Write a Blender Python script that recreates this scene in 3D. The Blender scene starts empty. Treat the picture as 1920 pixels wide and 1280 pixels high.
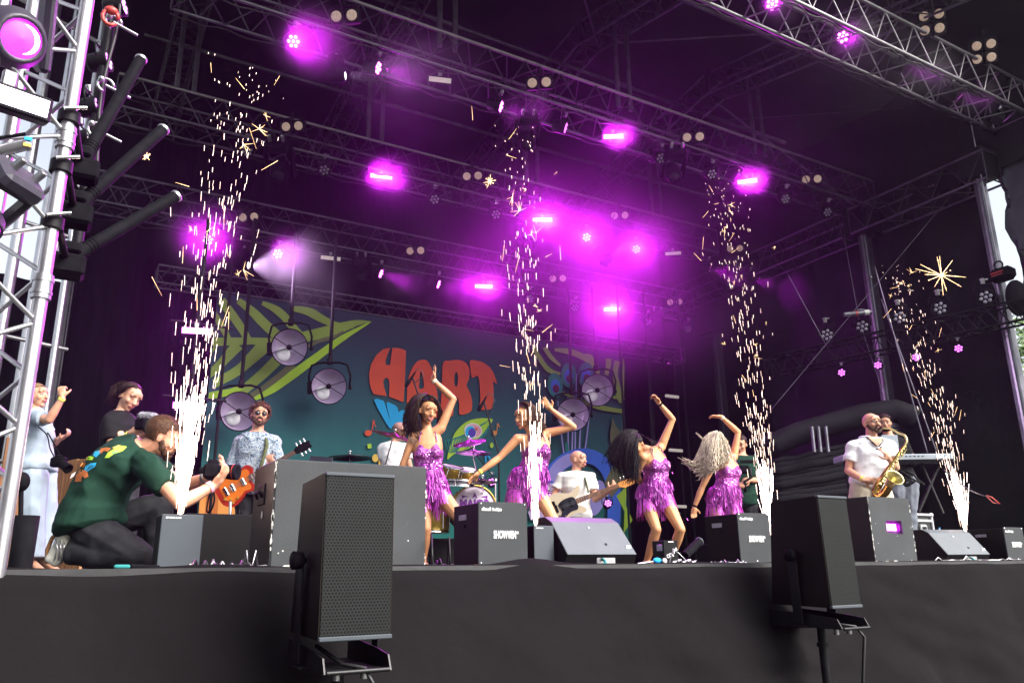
import bpy, math, random
from math import radians, sin, cos, tan, pi, sqrt, atan2
from mathutils import Vector, Matrix, noise, geometry
random.seed(7)
S = bpy.context.scene
COL = S.collection
# ------------------------------------------------------------ camera
FOC, YAW, PIT, ROL = 1500.0, radians(30.3), radians(16.0), radians(.75)
CAM = Vector((0, 0, -.03))
FW = Vector((sin(YAW) * cos(PIT), cos(YAW) * cos(PIT), sin(PIT)))
_r0 = Vector((cos(YAW), -sin(YAW), 0)); _u0 = _r0.cross(FW)
RT = _r0 * cos(ROL) - _u0 * sin(ROL); UP = _u0 * cos(ROL) + _r0 * sin(ROL)
FH = Vector((sin(YAW), cos(YAW), 0)); RH = Vector((cos(YAW), -sin(YAW), 0)); ZV = Vector((0, 0, 1))
cd = bpy.data.cameras.new('camera'); cam = bpy.data.objects.new('camera', cd); COL.objects.link(cam)
cd.sensor_width = 36; cd.lens = 36 * FOC / 1920; cd.clip_start = .05; cd.clip_end = 500
cam.matrix_world = Matrix(((RT.x, UP.x, -FW.x, CAM.x), (RT.y, UP.y, -FW.y, CAM.y), (RT.z, UP.z, -FW.z, CAM.z), (0, 0, 0, 1)))
S.camera = cam
# ------------------------------------------------------------ daylight
W = bpy.data.worlds.new('World'); S.world = W; W.use_nodes = True
_n = W.node_tree.nodes; _sk = _n.new('ShaderNodeTexSky'); _sk.sky_type = 'NISHITA'; _sk.sun_disc = False
SUN_EL, SUN_AZ = radians(42), radians(148)       # azimuth from +Y clockwise
_sk.sun_elevation = SUN_EL; _sk.sun_rotation = SUN_AZ; _sk.dust_density = 3.0; _sk.air_density = 1.2
_bg = _n['Background']; _bg.inputs['Strength'].default_value = .11
_hs = _n.new('ShaderNodeHueSaturation'); _hs.inputs['Saturation'].default_value = .35; _hs.inputs['Value'].default_value = 1.3
W.node_tree.links.new(_sk.outputs[0], _hs.inputs['Color']); W.node_tree.links.new(_hs.outputs[0], _bg.inputs['Color'])
sl = bpy.data.lights.new('sun', 'SUN'); sun = bpy.data.objects.new('sun', sl); COL.objects.link(sun)
sl.energy = 4.2; sl.angle = radians(45); sl.color = (1, .95, .88)
sd = Vector((sin(SUN_AZ) * cos(SUN_EL), cos(SUN_AZ) * cos(SUN_EL), sin(SUN_EL)))
sun.rotation_euler = sd.to_track_quat('Z', 'Y').to_euler()
S.view_settings.view_transform = 'Standard'; S.view_settings.look = 'None'
S.view_settings.exposure = 1.0; S.view_settings.gamma = 1
S.render.engine = 'CYCLES'
cy = S.cycles
cy.use_denoising = True; cy.max_bounces = 4; cy.diffuse_bounces = 2; cy.glossy_bounces = 2; cy.transmission_bounces = 2
cy.volume_bounces = 0; cy.transparent_max_bounces = 6; cy.sample_clamp_indirect = 3; cy.sample_clamp_direct = 0
cy.use_adaptive_sampling = True; cy.adaptive_threshold = .02; cy.caustics_reflective = False; cy.caustics_refractive = False
cy.use_light_tree = True

# ------------------------------------------------------------ pixel -> place
def ray(px, py): return FW * FOC + RT * (px - 960) + UP * (640 - py)
def uD(px, py, D): d = ray(px, py); return CAM + d * (D / d.dot(FH))
def uY(px, py, y): d = ray(px, py); return CAM + d * (y / d.y)
def uX(px, py, x): d = ray(px, py); return CAM + d * (x / d.x)
def uZ(px, py, z): d = ray(px, py); return CAM + d * ((z - CAM.z) / d.z)

# ------------------------------------------------------------ materials
def lin(c): return tuple(((v / 255) / 12.92 if v / 255 <= .04045 else ((v / 255 + .055) / 1.055) ** 2.4) for v in c)
def mat(name, col, rough=.6, metal=0, var=.25, scale=8, bump=.0, bscale=None, emit=None, estr=0, spec=.5, sheen=0, stretch=None):
    m = bpy.data.materials.new(name); m.use_nodes = True; t = m.node_tree; N = t.nodes; L = t.links
    b = N['Principled BSDF']
    if 'Specular IOR Level' in b.inputs: b.inputs['Specular IOR Level'].default_value = spec
    b.inputs['Metallic'].default_value = metal; b.inputs['Roughness'].default_value = rough
    tc = N.new('ShaderNodeTexCoord'); vec = tc.outputs['Object']
    if stretch:
        mp = N.new('ShaderNodeMapping'); mp.inputs['Scale'].default_value = stretch; L.new(vec, mp.inputs['Vector']); vec = mp.outputs[0]
    nz = N.new('ShaderNodeTexNoise'); nz.inputs['Scale'].default_value = scale; nz.inputs['Detail'].default_value = 5
    L.new(vec, nz.inputs['Vector'])
    r = N.new('ShaderNodeValToRGB'); r.color_ramp.elements[0].position = .3; r.color_ramp.elements[1].position = .72
    c = Vector(col[:3]); r.color_ramp.elements[0].color = (*(c * (1 - var)), 1); r.color_ramp.elements[1].color = (*(c * (1 + var)), 1)
    L.new(nz.outputs['Fac'], r.inputs['Fac']); L.new(r.outputs['Color'], b.inputs['Base Color'])
    if bump:
        n2 = N.new('ShaderNodeTexNoise'); n2.inputs['Scale'].default_value = bscale or scale * 3; n2.inputs['Detail'].default_value = 4
        L.new(vec, n2.inputs['Vector']); bp = N.new('ShaderNodeBump'); bp.inputs['Strength'].default_value = bump; bp.inputs['Distance'].default_value = .02
        L.new(n2.outputs['Fac'], bp.inputs['Height']); L.new(bp.outputs[0], b.inputs['Normal'])
    if sheen: b.inputs['Sheen Weight'].default_value = sheen
    if emit:
        b.inputs['Emission Color'].default_value = (*emit, 1); b.inputs['Emission Strength'].default_value = estr
        m.cycles.emission_sampling = 'NONE'
    m['ramp'] = 1
    return m
M = {}
def mk(n, *a, **k): M[n] = mat(n, *a, **k); return M[n]
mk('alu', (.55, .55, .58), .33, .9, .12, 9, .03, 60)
mk('alu_dull', (.15, .145, .175), .4, .7, .3, 6)  # darkened copy of alu: dim light under the roof put into the colour
mk('alu_dark', (.06, .055, .07), .45, .6, .3, 6)  # darkest copy of alu, for lattices: shade put into the colour
mk('alu_mid', (.30, .29, .31), .4, .8, .15, 8)  # lighter copy of the truss metal: daylight catching it put into the colour
mk('black_metal', (.010, .010, .012), .5, .1, .3, 20, spec=.15)
mk('black_plastic', (.007, .007, .009), .7, 0, .3, 20, spec=.04)
mk('tarp', (.013, .0125, .016), .75, 0, .4, 1.2, .5, 3, spec=.15)
mk('tarp_grey', (.06, .065, .08), .6, 0, .3, 1.5, .6, 4)
mk('drape', (.010, .009, .013), .9, 0, .4, 2, .4, 8, stretch=(6, 6, .6), spec=.05)
mk('front_cloth', (.0092, .0084, .0094), .9, 0, .16, 2.2, .45, 7, spec=.04)
mk('deck', (.03, .03, .033), .6, 0, .3, 5, .2)
mk('ground', (.05, .06, .04), .95, 0, .4, .7)
mk('cable', (.012, .012, .013), .5)
mk('steel', (.45, .45, .47), .35, .9, .2, 30)
mk('off_lens', (.78, .62, .5), .3, 0, .2, 60, .3, 200, emit=(.9, .62, .45), estr=.10)  # weak emission stands in for sky reflected in the unlit lenses
mk('dead_led', (.42, .40, .48), .25, .2, .25, 50)
mk('led_on', (1, .7, 1), .4, emit=(1, .13, 1), estr=4.2)
mk('led_dim', (1, .5, 1), .4, emit=(.75, .12, .95), estr=1.3)
mk('led_white', (1, 1, 1), .4, emit=(.9, .85, 1), estr=3)
mk('strip_off', (.85, .78, .72), .4, 0, .1, 50, emit=(1, .86, .78), estr=.12)  # faint emission added to unlit bar faces and plain shelves
mk('led_mag', (1, .1, 1), .4, emit=(.80, .02, .95), estr=1.3)
mk('glass_dark', (.02, .02, .03), .1, 0, .2, 10)

# ------------------------------------------------------------ mesh builder
class MB:
    def __init__(s): s.v = []; s.f = []; s.sm = []
    def add(s, vs, fs, smooth=False):
        o = len(s.v); s.v += [Vector(p) for p in vs]; s.f += [tuple(i + o for i in f) for f in fs]; s.sm += [smooth] * len(fs); return s
    def box(s, c, d, R=None):
        c = Vector(c); hx, hy, hz = d[0] / 2, d[1] / 2, d[2] / 2
        vs = [Vector((x, y, z)) for x in (-hx, hx) for y in (-hy, hy) for z in (-hz, hz)]
        if R: vs = [R @ p for p in vs]
        return s.add([c + p for p in vs], [(0, 1, 3, 2), (4, 6, 7, 5), (0, 4, 5, 1), (2, 3, 7, 6), (0, 2, 6, 4), (1, 5, 7, 3)])
    def bbox(s, c, d, bv=.01, R=None):   # box with chamfered edges
        c = Vector(c); hx, hy, hz = d[0] / 2, d[1] / 2, d[2] / 2; vs = []; idx = {}
        for sx in (-1, 1):
            for sy in (-1, 1):
                for sz in (-1, 1):
                    for ax in range(3):
                        p = [sx * hx, sy * hy, sz * hz]
                        for k in range(3):
                            if k != ax: p[k] -= (sx, sy, sz)[k] * bv
                        idx[(sx, sy, sz, ax)] = len(vs); vs.append(Vector(p))
        fs = []
        def fix(f):
            a, b, cc = vs[f[0]], vs[f[1]], vs[f[2]]; n = (b - a).cross(cc - b); m = sum((vs[i] for i in f), Vector()) / len(f)
            return f if n.dot(m) > 0 else f[::-1]
        g = lambda *k: idx[k]
        for q in (-1, 1):
            fs.append(fix((g(q, -1, -1, 0), g(q, 1, -1, 0), g(q, 1, 1, 0), g(q, -1, 1, 0))))
            fs.append(fix((g(-1, q, -1, 1), g(1, q, -1, 1), g(1, q, 1, 1), g(-1, q, 1, 1))))
            fs.append(fix((g(-1, -1, q, 2), g(1, -1, q, 2), g(1, 1, q, 2), g(-1, 1, q, 2))))
            for w in (-1, 1):
                fs.append(fix((g(q, w, -1, 0), g(q, w, 1, 0), g(q, w, 1, 1), g(q, w, -1, 1))))
                fs.append(fix((g(q, -1, w, 0), g(q, 1, w, 0), g(q, 1, w, 2), g(q, -1, w, 2))))
                fs.append(fix((g(-1, q, w, 1), g(1, q, w, 1), g(1, q, w, 2), g(-1, q, w, 2))))
        for sx in (-1, 1):
            for sy in (-1, 1):
                for sz in (-1, 1): fs.append(fix((g(sx, sy, sz, 0), g(sx, sy, sz, 1), g(sx, sy, sz, 2))))
        if R: vs = [R @ p for p in vs]
        return s.add([c + p for p in vs], fs)
    def tube(s, a, b, r, r2=None, n=8, cap=True, smooth=True):
        a = Vector(a); b = Vector(b); r2 = r if r2 is None else r2; d = (b - a)
        if d.length < 1e-6: return s
        d.normalize(); x = d.orthogonal().normalized(); y = d.cross(x); vs = []
        for c, rr in ((a, r), (b, r2)):
            for i in range(n): t = 2 * pi * i / n; vs.append(c + x * cos(t) * rr + y * sin(t) * rr)
        fs = [(i, (i + 1) % n, n + (i + 1) % n, n + i) for i in range(n)]; s.add(vs, fs, smooth)
        if cap: s.add(vs[:n], [tuple(range(n))[::-1]]); s.add(vs[n:], [tuple(range(n))])
        return s
    def path(s, pts, r, n=6, r2=None, closed=False):
        pts = [Vector(p) for p in pts]; m = len(pts); vs = []; prev = None
        for i, p in enumerate(pts):
            if closed: d = pts[(i + 1) % m] - pts[i - 1]
            else: d = pts[min(i + 1, m - 1)] - pts[max(i - 1, 0)]
            if d.length < 1e-9: d = Vector((0, 0, 1))
            d.normalize()
            if prev is None: x = d.orthogonal().normalized()
            else:
                x = prev - d * prev.dot(d)
                x = x.normalized() if x.length > 1e-6 else d.orthogonal().normalized()
            prev = x; y = d.cross(x); rr = r if r2 is None else r + (r2 - r) * i / max(1, m - 1)
            for k in range(n): t = 2 * pi * k / n; vs.append(p + x * cos(t) * rr + y * sin(t) * rr)
        fs = []
        for i in range(m if closed else m - 1):
            j = (i + 1) % m
            for k in range(n): fs.append((i * n + k, i * n + (k + 1) % n, j * n + (k + 1) % n, j * n + k))
        if not closed: fs += [tuple(range(n))[::-1], tuple(range((m - 1) * n, m * n))]
        return s.add(vs, fs, True)
    def ell(s, c, rad, R=None, nu=14, nv=9):
        c = Vector(c); rad = rad if hasattr(rad, '__len__') else (rad,) * 3; vs = [];
        for j in range(1, nv):
            ph = pi * j / nv
            for i in range(nu): th = 2 * pi * i / nu; vs.append(Vector((rad[0] * sin(ph) * cos(th), rad[1] * sin(ph) * sin(th), rad[2] * cos(ph))))
        vs += [Vector((0, 0, rad[2])), Vector((0, 0, -rad[2]))]; fs = []
        for j in range(nv - 2):
            for i in range(nu): a = j * nu + i; b = j * nu + (i + 1) % nu; fs.append((a, a + nu, b + nu, b))
        t = len(vs) - 2
        for i in range(nu): fs.append((t, i, (i + 1) % nu)); fs.append((t + 1, (nv - 2) * nu + (i + 1) % nu, (nv - 2) * nu + i))
        if R: vs = [R @ p for p in vs]
        return s.add([c + p for p in vs], fs, True)
    def cap(s, a, b, ra, rb, n=10):     # capsule with round ends
        a = Vector(a); b = Vector(b); d = b - a; L = d.length
        if L < 1e-5: return s.ell(a, max(ra, rb))
        d /= L; x = d.orthogonal().normalized(); y = d.cross(x); prof = []
        for k in range(1, 4): t = pi / 2 * k / 4; prof.append((a - d * ra * cos(t), ra * sin(t)))
        prof += [(a, ra), (b, rb)]
        for k in range(3, 0, -1): t = pi / 2 * k / 4; prof.append((b + d * rb * cos(t), rb * sin(t)))
        vs = []
        for c, r in prof:
            for i in range(n): t = 2 * pi * i / n; vs.append(c + x * cos(t) * r + y * sin(t) * r)
        m = len(prof); fs = [(j * n + i, j * n + (i + 1) % n, (j + 1) * n + (i + 1) % n, (j + 1) * n + i) for j in range(m - 1) for i in range(n)]
        vs += [a - d * ra, b + d * rb]; fs += [(m * n, (i + 1) % n, i) for i in range(n)]; fs += [(m * n + 1, (m - 1) * n + i, (m - 1) * n + (i + 1) % n) for i in range(n)]
        return s.add(vs, fs, True)
    def loft(s, rings, smooth=True, caps=True, closed=True):
        n = len(rings[0]); vs = [p for r in rings for p in r]; fs = []
        for j in range(len(rings) - 1):
            for i in range(n if closed else n - 1): fs.append((j * n + i, j * n + (i + 1) % n, (j + 1) * n + (i + 1) % n, (j + 1) * n + i))
        s.add(vs, fs, smooth)
        if caps:
            for k in (0, len(rings) - 1):
                c = sum((Vector(p) for p in rings[k]), Vector()) / n; q = [c] + [Vector(p) for p in rings[k]]
                s.add(q, [(0, 1 + (i + 1) % n, 1 + i) if k == 0 else (0, 1 + i, 1 + (i + 1) % n) for i in range(n)], smooth)
        return s
    def lathe(s, a, d, prof, n=20, smooth=True):     # prof: (distance along d, radius)
        a = Vector(a); d = Vector(d).normalized(); x = d.orthogonal().normalized(); y = d.cross(x)
        rings = [[a + d * h + x * cos(2 * pi * i / n) * r + y * sin(2 * pi * i / n) * r for i in range(n)] for h, r in prof]
        return s.loft(rings, smooth, caps=False)
    def poly(s, loops, th=None):       # flat polygon with holes; loops of 3-D points; th = thickness vector
        vs = [Vector(p) for l in loops for p in l]; tris = geometry.tessellate_polygon([[Vector(p) for p in l] for l in loops]); tris = [tuple(t) for t in tris]
        if th is None: return s.add(vs, tris)
        th = Vector(th); n = len(vs); s.add(vs, tris); s.add([v + th for v in vs], [t[::-1] for t in tris]); o = 0
        for l in loops:
            m = len(l); s.add([Vector(p) for p in l] + [Vector(p) + th for p in l], [(i, (i + 1) % m, m + (i + 1) % m, m + i) for i in range(m)])
        return s
    def mesh(s, name, off=None):
        me = bpy.data.meshes.new(name); vs = s.v if off is None else [v - off for v in s.v]
        me.from_pydata([tuple(v) for v in vs], [], s.f); me.polygons.foreach_set('use_smooth', s.sm); me.update(); return me
    def build(s, name, m, parent=None, world=False):
        off = parent.location if (parent is not None and world) else None
        me = s.mesh(name, off); o = bpy.data.objects.new(name, me); COL.objects.link(o)
        for q in (m if isinstance(m, (list, tuple)) else [m]): me.materials.append(M[q] if isinstance(q, str) else q)
        if parent is not None: o.parent = parent
        return o
def tag(o, label=None, cat=None, group=None, kind=None):
    if label: o['label'] = label
    if cat: o['category'] = cat
    if group: o['group'] = group
    if kind: o['kind'] = kind
    return o
def thing(name, label, cat, loc=(0, 0, 0), group=None):
    o = bpy.data.objects.new(name, None); COL.objects.link(o); o.location = loc; o.empty_display_size = .1
    return tag(o, label, cat, group)
def copy_tree(o, parent=None, m=None, swap=None):
    c = o.copy(); COL.objects.link(c)
    if parent is not None: c.parent = parent
    if o.type == 'LIGHT': c.data = o.data
    for ch in list(o.children): copy_tree(ch, c)
    return c
ORD = ['first', 'second', 'third', 'fourth', 'fifth', 'sixth', 'seventh', 'eighth', 'ninth', 'tenth', 'eleventh', 'twelfth']
def frame(loc, z, up=ZV):    # matrix: local z along z, local y roughly up
    z = Vector(z).normalized(); x = Vector(up).cross(z)
    if x.length < 1e-4: x = Vector((1, 0, 0))
    x.normalize(); y = z.cross(x); l = Vector(loc)
    return Matrix(((x.x, y.x, z.x, l.x), (x.y, y.y, z.y, l.y), (x.z, y.z, z.z, l.z), (0, 0, 0, 1)))

# ------------------------------------------------------------ ground, deck, roof, walls
def structure(mb, name, m, label=None):
    return tag(mb.build(name, m), label, None, None, 'structure')
g = MB(); n = 12
g.add([(x * 5 - 30, y * 5 - 30, -1.52 + (.1 * noise.noise(Vector((x, y, 0))))) for y in range(n + 1) for x in range(n + 1)],
      [(y * (n + 1) + x, y * (n + 1) + x + 1, (y + 1) * (n + 1) + x + 1, (y + 1) * (n + 1) + x) for y in range(n) for x in range(n)])
structure(g, 'ground', 'ground')
mb = MB(); mb.box((6.3, 9.25, -.1), (15.6, 11.5, .196)); 
st = tag(mb.build('stage_deck', 'deck'), 'black stage floor under the performers', 'stage floor')
# front cloth: hangs off the deck edge and slopes outward
mb = MB(); nx, nz = 220, 36; xs = [-3 + 17.5 * i / nx for i in range(nx + 1)]
def cloth(x, t):
    z = .004 - 1.49 * t; y = 3.5 - .02 - .75 * t ** 1.2
    if t == 0: y = 3.55
    f = .05 * t * noise.noise(Vector((x * 1.3, t * 2.2, 0))) + .03 * t * noise.noise(Vector((x * 4 + t * 3, t * 2, 4)))
    f += .075 * t ** 1.4 * sin(x * 5.5 + 2.2 * noise.noise(Vector((x, 0, 2))) - t * 2)
    q_ = 1 + 2.2 * math.exp(-((x - 4.3) / 1.3) ** 2); f += q_ * .036 * t * (1 - abs(noise.noise(Vector((x * 2.2 - t * 3.5, x * .6 + t * 4, 7)))) * 3) + q_ * .018 * t * (1 - abs(noise.noise(Vector((x * 4.2 + t * 5, t * 5 - x, 17)))) * 3)
    z += .012 * noise.noise(Vector((x * 2.3, 0, 9))) * (1 - t)
    if abs(x - 2.15) < .28 and t < .12: z += .028 * (1 + cos((x - 2.15) / .28 * pi)) / 2
    return (x, y + f, z)
mb.add([cloth(x, (j / nz)) for j in range(nz + 1) for x in xs],
       [(j * (nx + 1) + i, (j + 1) * (nx + 1) + i, (j + 1) * (nx + 1) + i + 1, j * (nx + 1) + i + 1) for j in range(nz) for i in range(nx)], True)
tag(mb.build('stage_skirt', 'front_cloth'), 'matte black cloth hanging down the whole front of the stage', 'stage cloth')
# roof skin (gable across the depth), rafters hang under it
def sheet(fn, nu, nv, name, m, label, cat, th=None):
    mb = MB(); mb.add([fn(i / nu, j / nv) for j in range(nv + 1) for i in range(nu + 1)],
        [(j * (nu + 1) + i, j * (nu + 1) + i + 1, (j + 1) * (nu + 1) + i + 1, (j + 1) * (nu + 1) + i) for j in range(nv) for i in range(nu)], True)
    o = mb.build(name, m); tag(o, label, cat); return o
def roofz(y): return 8.15 + .22 * (y - 4.6) if y < 9.6 else 9.25 - .14 * (y - 9.6)
sheet(lambda u, v: (-2.2 + 16.6 * u, 4.6 + 10.9 * v, roofz(4.6 + 10.9 * v) + .05 * sin(u * 30) + .06 * noise.noise(Vector((u * 12, v * 9, 1)))), 60, 30,
      'stage_roof', 'tarp', 'black tarpaulin roof stretched over the whole stage', 'stage roof')
sheet(lambda u, v: (-.02 + 14.6 * u, 15.1 + .10 * sin(u * 75) + .03 * noise.noise(Vector((u * 40, v * 3, 0))), 8.9 * v), 200, 6,
      'back_drape', 'drape', 'black pleated curtain closing the back of the stage', 'curtain')
sheet(lambda u, v: (-4.6 + 4.8 * u, 15.3 + .08 * sin(u * 40), 4.9 * v), 60, 4,
      'wing_drape', 'drape', 'low black curtain behind the two women at the left wing', 'curtain')
sheet(lambda u, v: (13.12 + .05 * noise.noise(Vector((u * 5, v * 4, 3))), 5.5 + 1.9 * u, 6.32 + 2.6 * v), 20, 16,
      'corner_valance', 'tarp', 'dark tarpaulin panel above the bright gap at the stage corner', 'tarpaulin')
# right side wall
sheet(lambda u, v: (13.25 + .05 * sin(u * 40) + .1 * noise.noise(Vector((u * 6, v * 4, 3))), 6.75 + 8.5 * u, 8.6 * v), 120, 12,
      'side_drape', 'tarp', 'dark side curtain between the two right hand stage posts', 'curtain')
def ragged(u, v):
    z = 3.0 + 6.2 * v; y = 6.42 - 3.6 * u
    if u < .02: y += -.10 + .16 * noise.noise(Vector((0, z * 1.4, 5))) + .05 * noise.noise(Vector((0, z * 6, 2)))
    return (13.2 + .12 * noise.noise(Vector((y * 2, z * 1.2, 8))) + .04 * noise.noise(Vector((y * 7, z * 5, 8))), y, z)
sheet(ragged, 60, 60, 'torn_side_sheet', 'tarp_grey', 'crumpled dark grey sheet with a ragged edge beside the bright gap', 'plastic sheet')

# ------------------------------------------------------------ trusses
def truss(name, label, a, b, s=.5, r=.026, br=.012, step=.5, m='alu_dull', up=ZV, cat='truss', group=None, cables=0, hi=False):
    a = Vector(a); b = Vector(b); d = (b - a); L = d.length; d.normalize()
    u = (Vector(up) - d * Vector(up).dot(d)).normalized(); w = d.cross(u)
    root = thing(name, label, cat, a, group)
    cs = [(u * i + w * j) * (s / 2) for i, j in ((1, 1), (1, -1), (-1, -1), (-1, 1))]
    for i_, c in enumerate(cs): MB().tube(a + c, b + c, r * (1 if i_ == 0 or m != 'alu_dull' else .85), n=8).build('chord', 'alu_mid' if (i_ == 0 and hi) else m, root, True)  # with hi, the top front chord is lighter: painted daylight highlight
    mb = MB(); n = max(2, int(L / step)); 
    for k in range(4):
        c1, c2 = cs[k], cs[(k + 1) % 4]
        for i in range(n):
            p, q = a + d * (L * i / n), a + d * (L * (i + 1) / n); h = (p + q) / 2
            mb.tube(p + c1, h + c2, br, n=5, cap=False); mb.tube(h + c2, q + c1, br, n=5, cap=False)
        mb.tube(a + c1, a + c2, br * 1.2, n=5); mb.tube(b + c1, b + c2, br * 1.2, n=5)
    mb.build('lattice', 'alu_dark' if m == 'alu_dull' else m, root, True)  # lattice darker than its chords: painted shade
    if cables:
        mc = MB()
        for k in range(cables):
            c = cs[[2, 3, 1][k % 3]]; pts = []; N = int(L * 9)
            for i in range(N + 1):
                p = a + d * (L * i / N) + c + w * random.uniform(-.02, .02); p += -u * (.035 + .05 * abs(sin(i * .55 + k * 1.3)) + random.uniform(0, .02)); pts.append(p)
            mc.path(pts, .011, 5)
        mc.build('cable_run', 'cable', root, True)
    return root
RT_ = 12.95
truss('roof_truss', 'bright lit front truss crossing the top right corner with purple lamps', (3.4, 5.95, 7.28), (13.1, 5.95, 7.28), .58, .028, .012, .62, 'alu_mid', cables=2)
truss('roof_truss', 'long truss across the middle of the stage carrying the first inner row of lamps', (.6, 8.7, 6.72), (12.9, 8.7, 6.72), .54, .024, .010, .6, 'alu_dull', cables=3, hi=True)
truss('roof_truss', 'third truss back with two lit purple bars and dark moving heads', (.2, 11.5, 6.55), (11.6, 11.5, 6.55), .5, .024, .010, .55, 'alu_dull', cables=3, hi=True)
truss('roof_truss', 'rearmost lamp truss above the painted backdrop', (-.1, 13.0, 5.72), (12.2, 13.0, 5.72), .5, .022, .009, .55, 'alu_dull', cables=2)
truss('backdrop_truss', 'slim dark truss the painted backdrop hangs from', (1.2, 13.72, 4.75), (12.6, 13.72, 4.75), .3, .02, .009, .4, 'alu_dull', cables=0)
# rafters running into the depth below the roof
for i, (x, nm) in enumerate(((1.1, 'far left'), (4.1, 'second from the left'), (7.2, 'third from the left'), (10.2, 'fourth from the left'))):
    r1 = truss('rafter_truss', f'dark roof rafter running front to back, {nm}', (x, 4.7, roofz(4.7) - .4), (x, 9.5, roofz(9.5) - .4), .42, .024, .011, .45, 'alu_dull', group='roof rafters')
    tag(r1, f'front half of the dark sloping roof rafter, {nm}')
    r2 = truss('rafter_truss', '', (x, 9.6, roofz(9.6) - .4), (x, 14.9, roofz(14.9) - .4), .42, .024, .011, .45, 'alu_dull', group='roof rafters')
    r2['label'] = f'rear half of the dark sloping roof rafter, {nm}'; r2['category'] = 'truss'
    for yy, nn in ((8.7, 'middle'), (11.5, 'third')):
        for dx in (-.12, .12):
            mb = MB(); mb.bbox((x + dx, yy, (7.0 + roofz(yy) - .6) / 2), (.07, .05, roofz(yy) - 7.5), .008)
            tag(mb.build('hanger_post', 'alu_dull'), f'{"left" if dx < 0 else "right"} post of the pair between the {nn} truss and the {("first", "second", "third", "fourth")[i]} rafter', 'post', 'hanger posts')
truss('side_truss', 'dark truss joining the tops of the two right hand posts', (12.95, 6.3, 6.3), (12.95, 8.9, 6.3), .5, .026, .012, .6, 'alu_dull')
truss('side_truss', 'rear dark truss behind the second right hand post under the roof', (12.95, 9.1, 6.3), (12.95, 14.6, 6.3), .5, .026, .012, .6, 'alu_dull')
for k, (a, b) in enumerate((((5.2, 7.4, 8.15), (12.9, 7.4, 8.15)), ((.5, 10.3, 8.75), (12.9, 10.3, 8.75)), ((.5, 12.6, 8.45), (12.9, 12.6, 8.45)))):
    mb = MB(); mb.tube(a, b, .04, n=8); tag(mb.build('roof_pipe', 'alu_dull'), ('front', 'middle', 'rear')[k] + ' round pipe running sideways under the roof skin', 'pipe')
for k, (a, b) in enumerate((((4.15, 6.2, 7.9), (7.1, 9.2, 8.5)), ((7.3, 9.0, 8.4), (10.1, 6.4, 8.0)), ((10.2, 9.6, 8.5), (12.9, 8.9, 6.7)), ((1.2, 6.4, 8.), (4.0, 9.3, 8.6)))):
    mb = MB(); mb.tube(a, b, .02, n=6); tag(mb.build('roof_brace', 'alu_dull'), f'thin diagonal brace under the roof, {ORD[k]} from the ' + ('left' if 1 else ''), 'brace')
bpy.data.objects['roof_brace']['label'] = 'thin diagonal brace between the second and third rafters'
bpy.data.objects['roof_brace.001']['label'] = 'thin diagonal brace between the third and fourth rafters'
bpy.data.objects['roof_brace.002']['label'] = 'thin diagonal brace from the fourth rafter to the right post'
bpy.data.objects['roof_brace.003']['label'] = 'thin diagonal brace between the first and second rafters'

mk('post_dark', (.07, .065, .08), .5, .5, .2, 6)
# stage posts at the right
def post(x, y, top, label, w=.16, pm='alu_dull', rm='alu'):
    root = thing('stage_post', label, 'post', (x, y, 0), 'stage posts')
    MB().bbox((0, 0, top / 2), (w, w * .8, top), .015).build('profile', pm, root)
    for dx in (-w / 2 - .012, w / 2 + .012): MB().box((dx, -.02, top / 2), (.02, .03, top - .1)).build('rail', rm, root)
    m2 = MB(); m2.bbox((0, 0, .02), (w + .18, w + .18, .036), .006); m2.build('base_plate', 'steel', root)
    m3 = MB(); m3.bbox((0, 0, top + .06), (w + .3, w + .3, .5), .02); m3.build('corner_block', 'black_metal', root)
post(12.95, 6.55, 6.35, 'grey front post of the stage beside the bright gap', .17)
post(12.95, 8.8, 6.2, 'grey second post of the stage behind the saxophone player', .2)
post(uY(118, 600, 13.2).x, 13.2, 5.2, 'dim grey post at the far left behind the camerawoman', .11, 'post_dark', 'post_dark')
post(uY(1345, 650, 12.6).x, 12.6, 5.2, 'dim purple lit post right of the painted backdrop', .2, 'post_dark', 'post_dark')

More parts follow.
